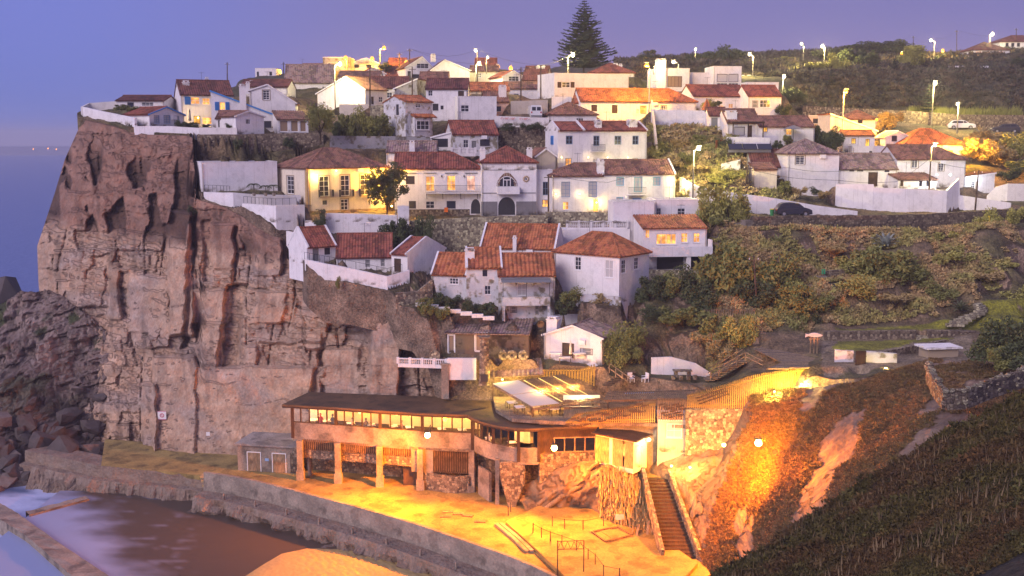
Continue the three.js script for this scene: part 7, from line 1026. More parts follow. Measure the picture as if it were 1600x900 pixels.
B('bank above the street wall', 'low shrub on the lamp-lit bank above the street wall', 'leafLight', [[1120, 285, 150.5, 1.7, 1.1], [1140, 282, 150.6, 1.5, 1.1], [1158, 281, 150.6, 1.4, 1.0], [1095, 272, 153, 1.8, 1.2, 'leafDry'], [1050, 260, 157, 1.8, 1.2, 'leafDry'], [1075, 252, 159, 1.8, 1.1, 'leaf'], [1030, 238, 163.5, 1.8, 1.2, 'leaf'], [1060, 230, 165, 1.8, 1.2, 'leafDry'], [1095, 228, 164.5, 2.0, 1.4, 'leaf'], [1130, 235, 162, 1.4, 1.6, 'leafDark'], [1045, 212, 169, 1.6, 0.9, 'leaf'], [1085, 210, 169, 1.6, 0.9, 'leafDry'], [1225, 300, 149, 1.2, 1.3, 'leaf'], [1250, 305, 148.4, 1.2, 1.0, 'leafDry'], [1275, 305, 149, 1, 0.9, 'leafDark'], [1288, 310, 147.5, 1.0, 0.9, 'leafDry']]);
B('autumn bushes round the right lamp', 'orange-lit bush beside the right-hand wall lamp', 'leafDry', [[1530, 250, 172, 3.2, 3.0], [1555, 255, 171, 3.4, 3.2], [1580, 248, 172, 3.0, 3.0, 'leafLight'], [1540, 226, 177, 3.0, 2.0], [1520, 236, 173, 2, 1.8], [1600, 240, 173, 3, 3, 'leafLight'], [1575, 282, 162, 2.4, 1.6, 'leafDark'], [1590, 270, 166, 2.6, 1.8, 'leaf'], [1385, 203, 184, 2.0, 2.4], [1395, 195, 188, 2.0, 2.0]]);
B('hedges among the right-hand cottages', 'dark hedge bush between the right-hand cottages', 'leafDark', [[1278, 220, 168, 1.4, 2.0], [1305, 236, 164, 1.6, 2.2], [1296, 224, 167, 1.6, 2.0], [1230, 226, 163.5, 0.8, 1.3, 'leaf'], [1216, 232, 161.5, 0.9, 1.0], [1225, 182, 188, 1.6, 1.8, 'leafDark'], [1105, 172, 183, 1.4, 1.4, 'leaf'], [1120, 168, 186, 1.0, 1.0]]);
B('dark bushes on the near rim', 'dark bush on the rim of the slope at the right edge', 'leafDark', [[1545, 560, 96, 2.0, 2.2], [1570, 556, 95, 2.4, 2.8], [1598, 550, 94, 2.6, 3.6], [1560, 575, 93, 1.8, 1.6, 'leaf'], [1590, 575, 92, 2, 1.6]]);
B('trees along the crest of the hill', 'dark bushy tree along the crest of the hill', 'leafDark', [[1090, 104, 330, 5, 3], [1108, 102, 340, 5, 3.4], [1128, 100, 340, 6, 4.6], [1140, 101, 335, 5, 4], [1012, 96, 350, 4, 3], [1310, 86, 380, 6, 2.6], [1335, 85, 380, 8, 3.2], [1365, 85, 380, 9, 3.3], [1392, 85, 375, 8, 3.4], [1405, 84, 370, 6, 4], [1425, 84, 380, 5, 2], [1300, 92, 330, 6, 2.4], [1335, 108, 290, 5, 4.5], [1350, 108, 290, 4, 4], [1470, 96, 318, 3, 1.6], [1600, 104, 296, 4, 2], [560, 110, 262, 2, 2]]);
B('lamp-lit bushes on the hill', 'lamp-lit yellow-green bush on the far hill', 'leafLight', [[1420, 103, 308, 4.5, 4.6], [1433, 104, 306, 4, 5], [1308, 112, 283, 3.4, 3.6], [1228, 101, 320, 4, 2.0], [1216, 102, 322, 3.4, 1.4], [1275, 108, 284, 3, 1.6], [1290, 109, 284, 3, 1.6]]);
const thin = prep(new THREE.ConeGeometry(0.05, 1, 3).translate(0, 0.5, 0)); thin.userData.keep = true;
function blades(name, label, cat, n, at, material, sc) { const im = new THREE.InstancedMesh(thin, material, n), q = new THREE.Quaternion(), m4 = new THREE.Matrix4(); let c = 0; for (let i = 0; i < n * 4 && c < n; i++) { const p = at(); if (!p) continue; q.setFromEuler(new THREE.Euler(rnd(-0.35, 0.35), rnd(0, 6), rnd(-0.35, 0.35))); const s = sc(p); im.setMatrixAt(c++, m4.compose(p, q, V(s * 1.6, s, s * 1.6))); } im.count = c; im.name = numbered(name); im.castShadow = im.receiveShadow = true; scene.add(im); tag(im, label, cat, null, 'stuff'); }
blades('reeds', 'tall lamp-lit bank of reeds behind the hillside stone wall', 'reeds', 5200, () => { const px = rnd(1415, 1585), D = rnd(207, 216), x = (px - 800) * D / F; return V(x, TH(x, -D) - 0.2, -D); }, mat(0.3, 0.3, 0.08), () => rnd(1.6, 3.4));
blades('dry_grass', 'pale dry grass along the hill road', 'grass', 1600, () => { const px = rnd(1195, 1330), D = rnd(258, 290), x = (px - 800) * D / F; return V(x, TH(x, -D), -D); }, mat(0.3, 0.27, 0.12), () => rnd(0.8, 2.2));
// scrub: one low-growing mass on each slope
const tuft = (() => { const pos = []; for (let i = 0; i < 26; i++) { const a = rnd(0, 6.28), p = V(Math.cos(a) * rnd(0, 0.5), rnd(0, 0.5), Math.sin(a) * rnd(0, 0.5)), u = V(rnd(-1, 1), rnd(0, 1.2), rnd(-1, 1)).multiplyScalar(0.3), w = V(rnd(-1, 1), rnd(-1, 1), rnd(-1, 1)).cross(u).normalize().multiplyScalar(0.11); pos.push(p.clone().sub(w), p.clone().add(w), p.clone().add(u)); } const g = new THREE.BufferGeometry().setFromPoints(pos); g.computeVertexNormals(); const q = prep(g); q.userData.keep = true; return q; })();
function scrub(name, label, n, at, tone, sc) { const im = new THREE.InstancedMesh(tuft, mat(1, 1, 1, { roughness: 1 }), n), q = new THREE.Quaternion(), m4 = new THREE.Matrix4(), c = new THREE.Color(); let k = 0; for (let i = 0; i < n * 6 && k < n; i++) { const p = at(); if (!p) continue; q.setFromEuler(new THREE.Euler(rnd(-0.3, 0.3), rnd(0, 6), rnd(-0.3, 0.3))); const s = sc(p), br = rnd(0.55, 1.45), hu = rnd(0.9, 1.1), tn = tone(p); im.setMatrixAt(k, m4.compose(p, q, V(s, s * rnd(0.6, 1.2), s))); im.setColorAt(k++, c.setRGB(tn[0] * br * hu, tn[1] * br, tn[2] * br)); } im.count = k; im.name = numbered(name); im.castShadow = im.receiveShadow = true; scene.add(im); tag(im, label, 'scrub', null, 'stuff'); }
const mixTone = (a, b) => (p) => { const f = smoothstep(fbm(p.x * 0.25, p.z * 0.25, 17, 3), -0.25, 0.3); return a.map((v, i) => lerp(v, b[i], f)); };
const houseBoxes = HO.map((o) => [o.inv, o.w, o.deep]), inHouse = (p) => houseBoxes.some(([m, w, d]) => { const q = p.clone().applyMatrix4(m); return q.x > -0.6 && q.x < w + 0.6 && q.z < 0.6 && q.z > -d - 0.6; });
const slopeAt = (x0, x1, D0, D1, f) => () => { const px = rnd(x0, x1), D = rnd(D0, D1), x = (px - 800) * D / F, p = V(x, 0, -D); if (D < edgeAt(px) + 0.5 || (D < 120.6 && px > 1275 && px < 1520) || onLawn(x, -D) || onLawn(x + 1.2, -D) || onLawn(x - 1.2, -D) || onLawn(x, -D - 1.6) || onLawn(x, -D + 1.2) || inHouse(p)) return null; p.y = TH(x, -D) + 0.1; return f && !f(px, D, p) ? null : p; };
scrub('scrub', 'low dry scrub covering the valley slope below the street', 11000, slopeAt(1110, 1680, 118, 138.5, (a, b, p) => fbm(p.x * 0.16, p.z * 0.2, 27, 3) > -0.12), mixTone([0.42, 0.29, 0.13], [0.32, 0.28, 0.085]), () => rnd(0.3, 0.85));
scrub('scrub', 'rough scrub covering the bank between the houses and the street', 2200, slopeAt(1010, 1240, 146, 172), mixTone([0.38, 0.28, 0.13], [0.28, 0.26, 0.08]), () => rnd(0.5, 1.2));
scrub('scrub', 'dark scrub covering the far hillside', 20000, slopeAt(960, 1720, 206, 400, (px, D) => px > 1230 || D > 245), mixTone([0.075, 0.07, 0.04], [0.11, 0.085, 0.05]), (p) => rnd(0.8, 1.9) * (p.z < -280 && p.x < 130 ? 1.5 : 1));
scrub('scrub', 'dry growth covering the slope of the near headland', 34000, () => { const u = rnd(0.02, 1), v = rnd(), p = headlandAt(u, v), e = 0.004, n = headlandAt(Math.min(1, u + e), v).sub(p).cross(headlandAt(u, Math.min(1, v + e)).sub(p)).normalize(); return headRock(p, V(0, Math.abs(n.y), 0)) > 0.45 ? null : p; }, mixTone([0.2, 0.115, 0.045], [0.14, 0.095, 0.035]), () => rnd(0.2, 0.5));
scrub('ground_cover', 'dark mat of creeping plants covering the nearest hill', 70000, () => { const p = nearAt(rnd(), Math.pow(rnd(), 1.1) * 0.8 + 0.012); return p; }, mixTone([0.1, 0.056, 0.02], [0.08, 0.064, 0.016]), (p) => rnd(0.13, 0.36) * (p.z < -40 ? 1.35 : 1) * (rnd() < 0.03 ? 1.7 : 1));
blades('dry_stalks', 'thin dry stalks standing out of the nearest hill', 'stalks', 2600, () => { const p = nearAt(rnd(0, 0.9), Math.pow(rnd(), 1.2) * 0.75 + 0.012); return fbm(p.x * 0.5, p.z * 0.5, 4, 3) > 0 ? p : null; }, mat(0.2, 0.14, 0.07), () => rnd(0.2, 0.75));
scrub('dark_clumps', 'darker leafy clumps dotted over the nearest hill', 2200, () => { const p = nearAt(rnd(), Math.pow(rnd(), 1.1) * 0.8 + 0.012); return fbm(p.x * 0.3, p.z * 0.3, 14, 3) > 0.05 ? p : null; }, mixTone([0.06, 0.05, 0.018], [0.1, 0.09, 0.026]), () => rnd(0.2, 0.5));
// agaves and palms
function agave(label, px, py, D, s, material) { const t = thing('agave', label, 'agave', P(px, py, D)); for (let i = 0; i < 34; i++) { const a = i * 2.4, e = 0.25 + 1.15 * (i / 34), d = V(Math.cos(a) * Math.cos(e), Math.sin(e), Math.sin(a) * Math.cos(e)), L = s * rnd(0.8, 1.15), sd = V(-d.z, 0, d.x).normalize(), pts = [], pt = (f) => d.clone().multiplyScalar(L * f).add(V(0, -0.35 * L * f * f, 0)); for (let k = 0; k < 5; k++) { const f0 = k / 5, f1 = (k + 1) / 5, w = (f) => s * 0.085 * (1 - f * f) * (0.7 + 0.9 * f * (1 - f) * 2), a0 = pt(f0), a1 = pt(f1), w0 = sd.clone().multiplyScalar(w(f0)), w1 = sd.clone().multiplyScalar(w(f1)), up = V(0, s * 0.03, 0); pts.push(a0.clone().sub(w0).add(up), a0, a1, a0.clone().sub(w0).add(up), a1, a1.clone().sub(w1).add(up), a0, a0.clone().add(w0).add(up), a1.clone().add(w1).add(up), a0, a1.clone().add(w1).add(up), a1); } const g = new THREE.BufferGeometry().setFromPoints(pts); g.computeVertexNormals(); mk('leaf', g, material, t); } }
agave('large yellow-green agave on the slope under the street wall', 1218, 390, 134.4, 2.9, mat(0.19, 0.19, 0.06));
agave('large pale blue-grey agave on the slope under the street wall', 1385, 386, 134.8, 2.7, mat(0.3, 0.33, 0.28));
agave('small agave beside the curving lawn steps', 1500, 484, 123.5, 1.7, mat(0.14, 0.15, 0.07));
agave('grey agave among the scrub at the right', 1576, 398, 132.5, 1.4, mat(0.26, 0.28, 0.22));
agave('tall spiky agave by the orange-lit pyramid roof', 1462, 218, 182, 2.4, mat(0.22, 0.22, 0.1));
agave('pale spiky agave right of the parked white car', 1535, 212, 180, 2.6, mat(0.34, 0.3, 0.2));
function palm(label, px, py, D, s) { const t = thing('palm', label, 'palm', P(px, py, D)); mk('trunk', rod(V(0, 0, 0), V(0, s * 0.75, 0), 0.05, 0.035), M.trunk, t); mk('pot', cyl(0.18, 0.26, 0.4, 0, -0.1, 0), M.concrete, t); for (let i = 0; i < 9; i++) { const a = i * 0.7, d = V(Math.cos(a), 0, Math.sin(a)), q = (f) => V(d.x * s * 0.55 * f, s * 0.75 + s * (0.4 * f - 0.62 * f * f), d.z * s * 0.55 * f), pos = []; for (let k = 0; k < 12; k++) { const c = q(k / 12), e = V(-d.z, -0.5, d.x).multiplyScalar(0.17 * s), e2 = V(d.z, -0.5, -d.x).multiplyScalar(0.17 * s), w = d.clone().multiplyScalar(0.04); pos.push(c.clone().sub(w), c.clone().add(w), c.clone().add(e), c.clone().sub(w), c.clone().add(w), c.clone().add(e2)); } const g = new THREE.BufferGeometry().setFromPoints(pos); g.computeVertexNormals(); mk('frond', [g, tube([q(0), q(0.5), q(1)], 0.015, 6, 4)], M.leafDark, t); } }
palm('left and tallest of the three potted palms on the upper terrace', 397, 305, 144.8, 1.9); palm('middle potted palm on the upper terrace', 415, 305, 144.9, 1.6); palm('right potted palm on the upper terrace', 428, 305, 145, 1.7);
{ const t = thing('bare_shrub', 'bare branching plumeria shrub beside the iron gate', 'shrub', P(501, 352, 140.5)); const g = [], tips = []; const grow = (p, d, L, n) => { const q = p.clone().addScaledVector(d, L); g.push(rod(p, q, 0.03 * n * 0.6, 0.02 * n * 0.5, 6)); if (n > 1) for (let i = 0; i < 3; i++) grow(q, V(d.x + rnd(-0.8, 0.8), d.y + rnd(-0.1, 0.5), d.z + rnd(-0.8, 0.8)).normalize(), L * 0.72, n - 1); else tips.push(q); }; grow(V(0, -0.2, 0), V(0, 1, 0), 0.9, 4); mk('stem', g, M.trunk, t); const pos = []; for (const q of tips) for (let i = 0; i < 5; i++) { const u = V(rnd(-1, 1), rnd(-0.2, 1), rnd(-1, 1)).multiplyScalar(0.22), w = V(rnd(-1, 1), rnd(-1, 1), rnd(-1, 1)).multiplyScalar(0.05); pos.push(q.clone().sub(w), q.clone().add(w), q.clone().add(u)); } const f = new THREE.BufferGeometry().setFromPoints(pos); f.computeVertexNormals(); mk('leaves', f, M.leafDark, t); }
bush('clipped dark shrub spilling over the garden steps', 502, 362, 140, 0.95, 2.2, 'leafDark', null, 2);

// ---------------------------------------------------------------- balconies, porches and other parts that single houses have
const loc = (o, px, py, face = 'f') => o.toFace(px, py, face);
function railing(parent, name, x0, x1, y0, y1, z, step = 0.14, m = M.iron) { mk(name, [box(x0, x1, y1 - 0.04, y1, z - 0.02, z + 0.02), box(x0, x1, y0 + 0.06, y0 + 0.09, z - 0.015, z + 0.015), ...Array.from({ length: Math.max(2, Math.round((x1 - x0) / step)) + 1 }, (_, i, n = Math.max(2, Math.round((x1 - x0) / step))) => box(lerp(x0, x1, i / n) - 0.012, lerp(x0, x1, i / n) + 0.012, y0, y1, z - 0.012, z + 0.012))], m, parent); }
{ // house with the arch
  const o = house('big arched window'), g = o.g, [cx, cy] = loc(o, 792, 291), R = (loc(o, 807, 291)[0] - loc(o, 777, 291)[0]) / 2;
  const disc = (r, d) => { const s = new THREE.Shape(); s.moveTo(-r, 0); s.absarc(0, 0, r, Math.PI, 0, true); s.closePath(); return new THREE.ExtrudeGeometry(s, { depth: d, bevelEnabled: false, curveSegments: 20 }).translate(cx, cy, 0.004); };
  const w = mk('arched_window', [disc(R, 0.03)], M.glass, g);
  mk('frame', [...[-0.36, 0.36].map((f) => box(cx + f * R - 0.05, cx + f * R + 0.05, cy, cy + R * 0.92, 0.035, 0.08)), box(cx - R * 0.36, cx + R * 0.36, cy + R * 0.62, cy + R * 0.7, 0.036, 0.08), box(cx - 0.05, cx + 0.05, cy, cy + R * 0.62, 0.036, 0.08), ...Array.from({ length: 12 }, (_, i) => rod(V(cx - R * Math.cos(i / 12 * Math.PI), cy + R * Math.sin(i / 12 * Math.PI), 0.05), V(cx - R * Math.cos((i + 1) / 12 * Math.PI), cy + R * Math.sin((i + 1) / 12 * Math.PI), 0.05), 0.06, 0.06, 5))], M.frame, w);
  for (let i = 0; i < 21; i++) { const a = (i + 0.5) / 21 * Math.PI, b = box(-0.09, 0.09, 0, 0.42, 0, 0.09).rotateZ(Math.PI / 2 - a - Math.PI).rotateZ(Math.PI).translate(cx + Math.cos(a) * (R + 0.1), cy + Math.sin(a) * (R + 0.1), 0.003); mk('brick', b, i % 2 ? M.tileBrown : M.tan, w); }
  const [bx0, by0] = loc(o, 776.5, 303), [bx1, by1] = loc(o, 811, 291.5); mk('balcony', [box(bx0, bx1, by0, by0 + 0.15, 0.003, 1.0), box(bx0, bx1, by0 + 0.15, by1, 0.9, 1.0), box(bx0, bx0 + 0.1, by0 + 0.15, by1, 0.003, 0.9), box(bx1 - 0.1, bx1, by0 + 0.15, by1, 0.003, 0.9)], M.white, g);
  const py1 = loc(o, 760, 315)[1], dx0 = loc(o, 777, 320)[0], dx1 = loc(o, 806.5, 320)[0]; mk('plinth', box(0, dx0, -0.5, py1, 0.003, 0.05), M.plinth, g); mk('plinth', box(dx1, o.w, -0.5, py1, 0.003, 0.05), M.plinth, g);
  for (const y of [265.5, 301.5]) { const v = loc(o, 800, y)[1]; if (y > 300) { mk('moulding', box(0.1, bx0 - 0.02, v - 0.05, v + 0.05, 0.003, 0.06), M.plinth, g); mk('moulding', box(bx1 + 0.02, o.w - 0.1, v - 0.05, v + 0.05, 0.003, 0.06), M.plinth, g); } else mk('moulding', box(0.3, o.w - 0.4, v - 0.03, v + 0.03, 0.003, 0.05), M.plinth, g); }
  const [sx, sy] = loc(o, 822, 279.6), sun = mk('sun_ornament', [new THREE.TorusGeometry(0.3, 0.06, 6, 20).translate(sx, sy, 0.05), ...Array.from({ length: 12 }, (_, i) => new THREE.ConeGeometry(0.07, 0.2, 4).translate(0, 0.44, 0).rotateZ(i / 12 * 6.283).translate(sx, sy, 0.04))], M.ochre, g); mk('eye', new THREE.SphereGeometry(0.12, 8, 6).scale(1, 1, 0.4).translate(sx, sy, 0.04), M.doorDark, sun);
  const [kx, ky] = loc(o, 794, 243); mk('skylight', box(-0.65, 0.65, 0, 0.08, -0.5, 0.5).rotateX(0.42).translate(kx, o.h + 0.72, -1.55), M.glass, g);
}
{ // long balcony
  const o = house('long balcony'), g = o.g, [x0, y0] = loc(o, 665, 300.5), x1 = o.w - 0.1; mk('balcony', box(x0, x1, y0 - 0.14, y0, 0.003, 1.1), M.white, g); railing(g, 'balcony_rail', x0, x1, y0, y0 + 1.0, 1.05); for (const px of [667, 692, 720, 746]) { const x = Math.min(loc(o, px, 306)[0], x1 - 0.1); mk('bracket', [box(x - 0.05, x + 0.05, y0 - 0.24, y0 - 0.145, 0.003, 0.95), rod(V(x, y0 - 0.9, 0.06), V(x, y0 - 0.24, 0.8), 0.04, 0.04, 5)], M.woodDark, g); }
  const py1 = loc(o, 680, 327)[1]; mk('stone_plinth', box(0, loc(o, 735, 330)[0] - 0.1, -0.5, py1, 0.003, 0.06), M.stone, g); for (const px of [641, 672, 705, 736]) { const x = loc(o, px, 272)[0], v = loc(o, px, 271)[1]; mk('awning_box', box(x - 0.85, x + 0.85, v, v + 0.1, 0.003, 0.16), M.doorGrey, g); }
  for (const px of [681, 716]) { const [x, v] = loc(o, px + 9, 275); mk('wall_lantern', box(x - 0.07, x + 0.07, v - 0.15, v + 0.1, 0.02, 0.2), M.iron, g); }
  const b = P(734, 336, 149.6); const chair = thing('orange_chair', 'bright orange chair against the stone plinth of the balcony house', 'chair', P(697, 336, 148.8)); mk('seat', box(-0.25, 0.25, 0.4, 0.46, -0.25, 0.25), mat(0.7, 0.18, 0.02), chair); mk('backrest', box(-0.25, 0.25, 0.46, 1.0, -0.27, -0.22), mat(0.7, 0.18, 0.02), chair); for (const s of [-1, 1]) for (const q of [-1, 1]) mk('leg', box(-0.02, 0.02, 0, 0.4, -0.02, 0.02).translate(s * 0.22, 0, q * 0.22), M.iron, chair);
}
{ // ochre corner house
  const o = house('ochre-cornered house glowing'), g = o.g; mk('corner_pilaster', [box(-0.06, 0.42, -0.4, o.h - 0.22, 0.003, 0.07), box(-0.07, -0.003, -0.4, o.h - 0.22, -0.5, 0.0025)], M.ochre, g); mk('corner_pilaster', box(o.w - 0.45, o.w + 0.05, -0.4, o.h - 0.22, 0.003, 0.07), M.ochre, g);
  for (const [a, b, y] of [[497.5, 519, 307], [530, 551, 306.5], [561, 582, 305.5]]) { const x0 = loc(o, a, y)[0], [x1, v] = loc(o, b, y); mk('balcony', box(x0, x1, v - 0.12, v, 0.003, 0.55), M.tan, g); railing(g, 'balcony_rail', x0, x1, v, v + 0.95, 0.52, 0.13); mk('rail_side', [box(x0, x0 + 0.03, v, v + 0.95, 0.01, 0.49), box(x1 - 0.03, x1, v, v + 0.95, 0.01, 0.49)], M.iron, g); }
  mk('base_band', box(0.45, o.w - 0.5, -0.4, 0.5, 0.003, 0.04), M.ochre, g);
}
{ // bay of the tall narrow house
  const o = house('two tiers of orange roof'), g = o.g, [x0, y0] = loc(o, 643, 210), [x1, y1] = loc(o, 667, 183.5); mk('bay', box(x0, x1, -0.8, y1, 0.003, 0.9), M.worn, g); mk('bay_roof', roofPlane([V(x0 - 0.15, y1 + 0.02, 1.15), V(o.w + 0.1, y1 + 0.02, 1.15), V(o.w + 0.1, y1 + 0.5, 0.01), V(x0 - 0.15, y1 + 0.5, 0.01)]), M.tileOrange, g); const m = new THREE.Matrix4().makeTranslation(0, 0, 1.03), wy0 = loc(o, 655, 203)[1], wy1 = loc(o, 655, 188.5)[1]; opening(g, [x0 + 0.25, wy0, x1 - 0.25, wy1], 'w3', m);
}
{ // covered balcony of the old cottage
  const o = house('covered balcony and ribbed'), g = o.g, [x0, yb] = loc(o, 784, 475), [x1, yt] = loc(o, 858, 461); mk('balcony', [box(x0, x1, yb, yb + 0.15, 0.003, 1.5), box(x0, x1, yb + 0.15, yt, 1.4, 1.5), box(x0, x0 + 0.1, yb + 0.15, yt, 0.003, 1.4), box(x1 - 0.1, x1, yb + 0.15, yt, 0.003, 1.4)], M.worn, g); const ya = loc(o, 820, 434)[1]; mk('awning_roof', beam(V((x0 + x1) / 2, ya - 0.1, 0.05), V((x0 + x1) / 2, ya - 0.35, 1.65), x1 - x0 + 0.2, 0.06), M.doorGrey, g); for (const x of [x0 + 0.08, (x0 + x1) / 2, x1 - 0.08]) mk('post', box(x - 0.03, x + 0.03, yt, ya - 0.37, 1.42, 1.48), M.iron, g); mk('pier', box(x0, x0 + 0.3, -1, yb - 0.002, 1.1, 1.45), M.worn, g); mk('pier', box(x1 - 0.3, x1, -1, yb - 0.002, 1.1, 1.45), M.worn, g); }
{ // modern house balcony
  const o = house('white modern house'), g = o.g, yb = loc(o, 1050, 399)[1], yt = loc(o, 1050, 384)[1], x0 = 0.5; mk('balcony', [box(x0, o.w + 0.3, yb, yb + 0.2, 0.003, 1.6), box(x0, o.w + 0.3, yb + 0.2, yt, 1.45, 1.6), box(o.w + 0.15, o.w + 0.3, yb + 0.2, yt + 0.8, 0.003, 1.45)], M.white, g); const xp = loc(o, 1071, 410)[0]; mk('pillar', box(xp - 0.25, xp + 0.25, -0.5, yb - 0.002, 1.1, 1.5), M.white, g); mk('floor', box(x0, o.w + 0.3, -0.4, 0.02, 0.003, 3), M.concrete, g); }
{ const o = house('three-storey house with blue'), g = o.g, [x0, y0] = loc(o, 922, 236), [x1] = loc(o, 943, 236); mk('balcony', box(x0, x1, y0 - 0.14, y0, 0.003, 0.7), M.white, g); railing(g, 'balcony_rail', x0, x1, y0, y0 + 0.95, 0.66); mk('side_panel', box(x0 - 0.1, x0, y0, y0 + 1.9, 0.003, 0.06), M.white, g); }
{ const o = house('pale turquoise windows'), g = o.g, [x0, y0] = loc(o, 980, 303), [x1] = loc(o, 1007, 303); mk('balcony', box(x0, x1, y0 - 0.16, y0 - 0.02, 0.003, 0.9), M.white, g); railing(g, 'balcony_rail', x0, x1, y0, y0 + 0.95, 0.86); for (let i = 0; i < 8; i++) mk('step', box(x0 - 0.28 * (i + 1), x0 - 0.28 * i, -0.3, y0 - 0.3 * (i + 1) + 0.1, 0.01, 0.85), M.white, g); }
{ const o = house('stout chimney and timber pergola'), g = o.g, [x0, y0] = loc(o, 1138, 216), [x1, y1] = loc(o, 1185, 193); const t = thing('pergola', 'dark timber pergola in front of the chimney cottage', 'pergola', o.A, o.turn); for (const x of [x0, (x0 + x1) / 2, x1]) mk('post', box(x - 0.07, x + 0.07, 0, y1, 2.1, 2.24), M.woodDark, t); mk('beam', box(x0 - 0.2, x1 + 0.2, y1 + 0.002, y1 + 0.16, 2.1, 2.24), M.woodDark, t); for (let i = 0; i < 9; i++) { const x = lerp(x0, x1, i / 8); mk('rafter', box(x - 0.05, x + 0.05, y1 + 0.17, y1 + 0.28, 0.1, 2.5), M.woodDark, t); } }
{ // solar panel, iron gate, garden steps and rails of the terraces
  const t = thing('iron_gate', 'black iron bar gate at the head of the garden steps', 'gate', P(477, 345, 140.6)); mk('bars', [box(0, 0.85, 1.9, 1.95, -0.02, 0.02), box(0, 0.85, 0.2, 0.25, -0.02, 0.02), ...Array.from({ length: 7 }, (_, i) => box(i * 0.137, i * 0.137 + 0.03, 0, 2.1, -0.015, 0.015))], M.iron, t);
  const s = thing('garden_steps', 'white garden steps below the iron gate', 'steps'); for (let i = 0; i < 7; i++) { const p = P(478 + i * 3.2, 345 + i * 2.7, 140 - i * 0.12); mk('step', box(-0.1, 0.75, -0.9, 0, -0.4, 0.25).translate(p.x, p.y, p.z), M.white, s); }
  for (const [l, pts] of [['thin iron railing along the upper white terrace', [[320, 299, 147], [345, 300, 146], [364, 301, 145.6]]], ['thin iron railing along the lower white terrace', [[381, 317, 143.8], [405, 319, 142], [431, 321, 140.2], [474, 319, 141.4]]], ['wire railing along the parapet of the cliff-edge cottage', [[476, 405, 129.4], [507, 411, 128.4], [540, 417, 127.7], [605, 431, 126.4], [636, 422, 127.4]]], ['iron railing on the flat terrace block', [[716, 151, 171.6], [745, 151, 172], [774, 151, 172.6]]]]) { const t2 = thing('thin_railing', l, 'railing'), tops = []; for (let i = 0; i + 1 < pts.length; i++) for (let k = 0; k < 4; k++) { const a = pts[i].map((v, j) => lerp(v, pts[i + 1][j], k / 4)), p = P(...a); tops.push(p.clone().setY(p.y + 0.85)); mk('post', cyl(0.025, 0.025, 0.85, p.x, p.y, p.z, 5), M.iron, t2); } for (let i = 0; i + 1 < tops.length; i++) mk('bar', rod(tops[i], tops[i + 1], 0.02, 0.02, 5), M.iron, t2); }
}
{ // amber flight of steps beside the farmhouse
  const t = thing('amber_steps', 'narrow flight of steps between walls lit deep orange by the street lamp', 'steps'); for (let i = 0; i < 14; i++) { const p = P(1011, 240 - i * 3.6, 163 + i * 0.95); mk('step', box(-0.6, 0.7, -1.5, 0, -0.6, 0.5).translate(p.x, p.y, p.z), M.concrete, t); }
  mk('side_wall', beam(P(1018, 166, 178), P(1026, 240, 163), 0.3, 2.2), M.cream, t); mk('side_wall', beam(P(1010, 190, 178), P(1005, 246, 163.4), 0.25, 0.9), M.cream, t); }
{ const t = thing('orange_awning', 'small orange-lit cone roof beside the white retaining wall', 'awning', P(1104, 172, 174)); mk('cone', new THREE.ConeGeometry(0.85, 1.9, 10).translate(0, 0.95, 0), M.tileOrange, t); }
{ const t = thing('wall_lettering', 'short red hand-painted words on the white street wall', 'graffiti'), a = P(784, 185, 165.2), b = P(830, 186, 165.2); for (let i = 0; i < 14; i++) { if (i === 7 || i === 8) continue; const p = a.clone().lerp(b, i / 14); mk('letter', i % 3 === 0 ? new THREE.TorusGeometry(0.12, 0.035, 5, 10, 4.4).translate(p.x, p.y, p.z) : i % 3 === 1 ? box(-0.13, 0.1, -0.03, 0.03, 0, 0.03).rotateZ(1.2).translate(p.x, p.y, p.z) : new THREE.TorusGeometry(0.1, 0.035, 5, 10).translate(p.x, p.y, p.z), mat(0.6, 0.05, 0.03), t); } }
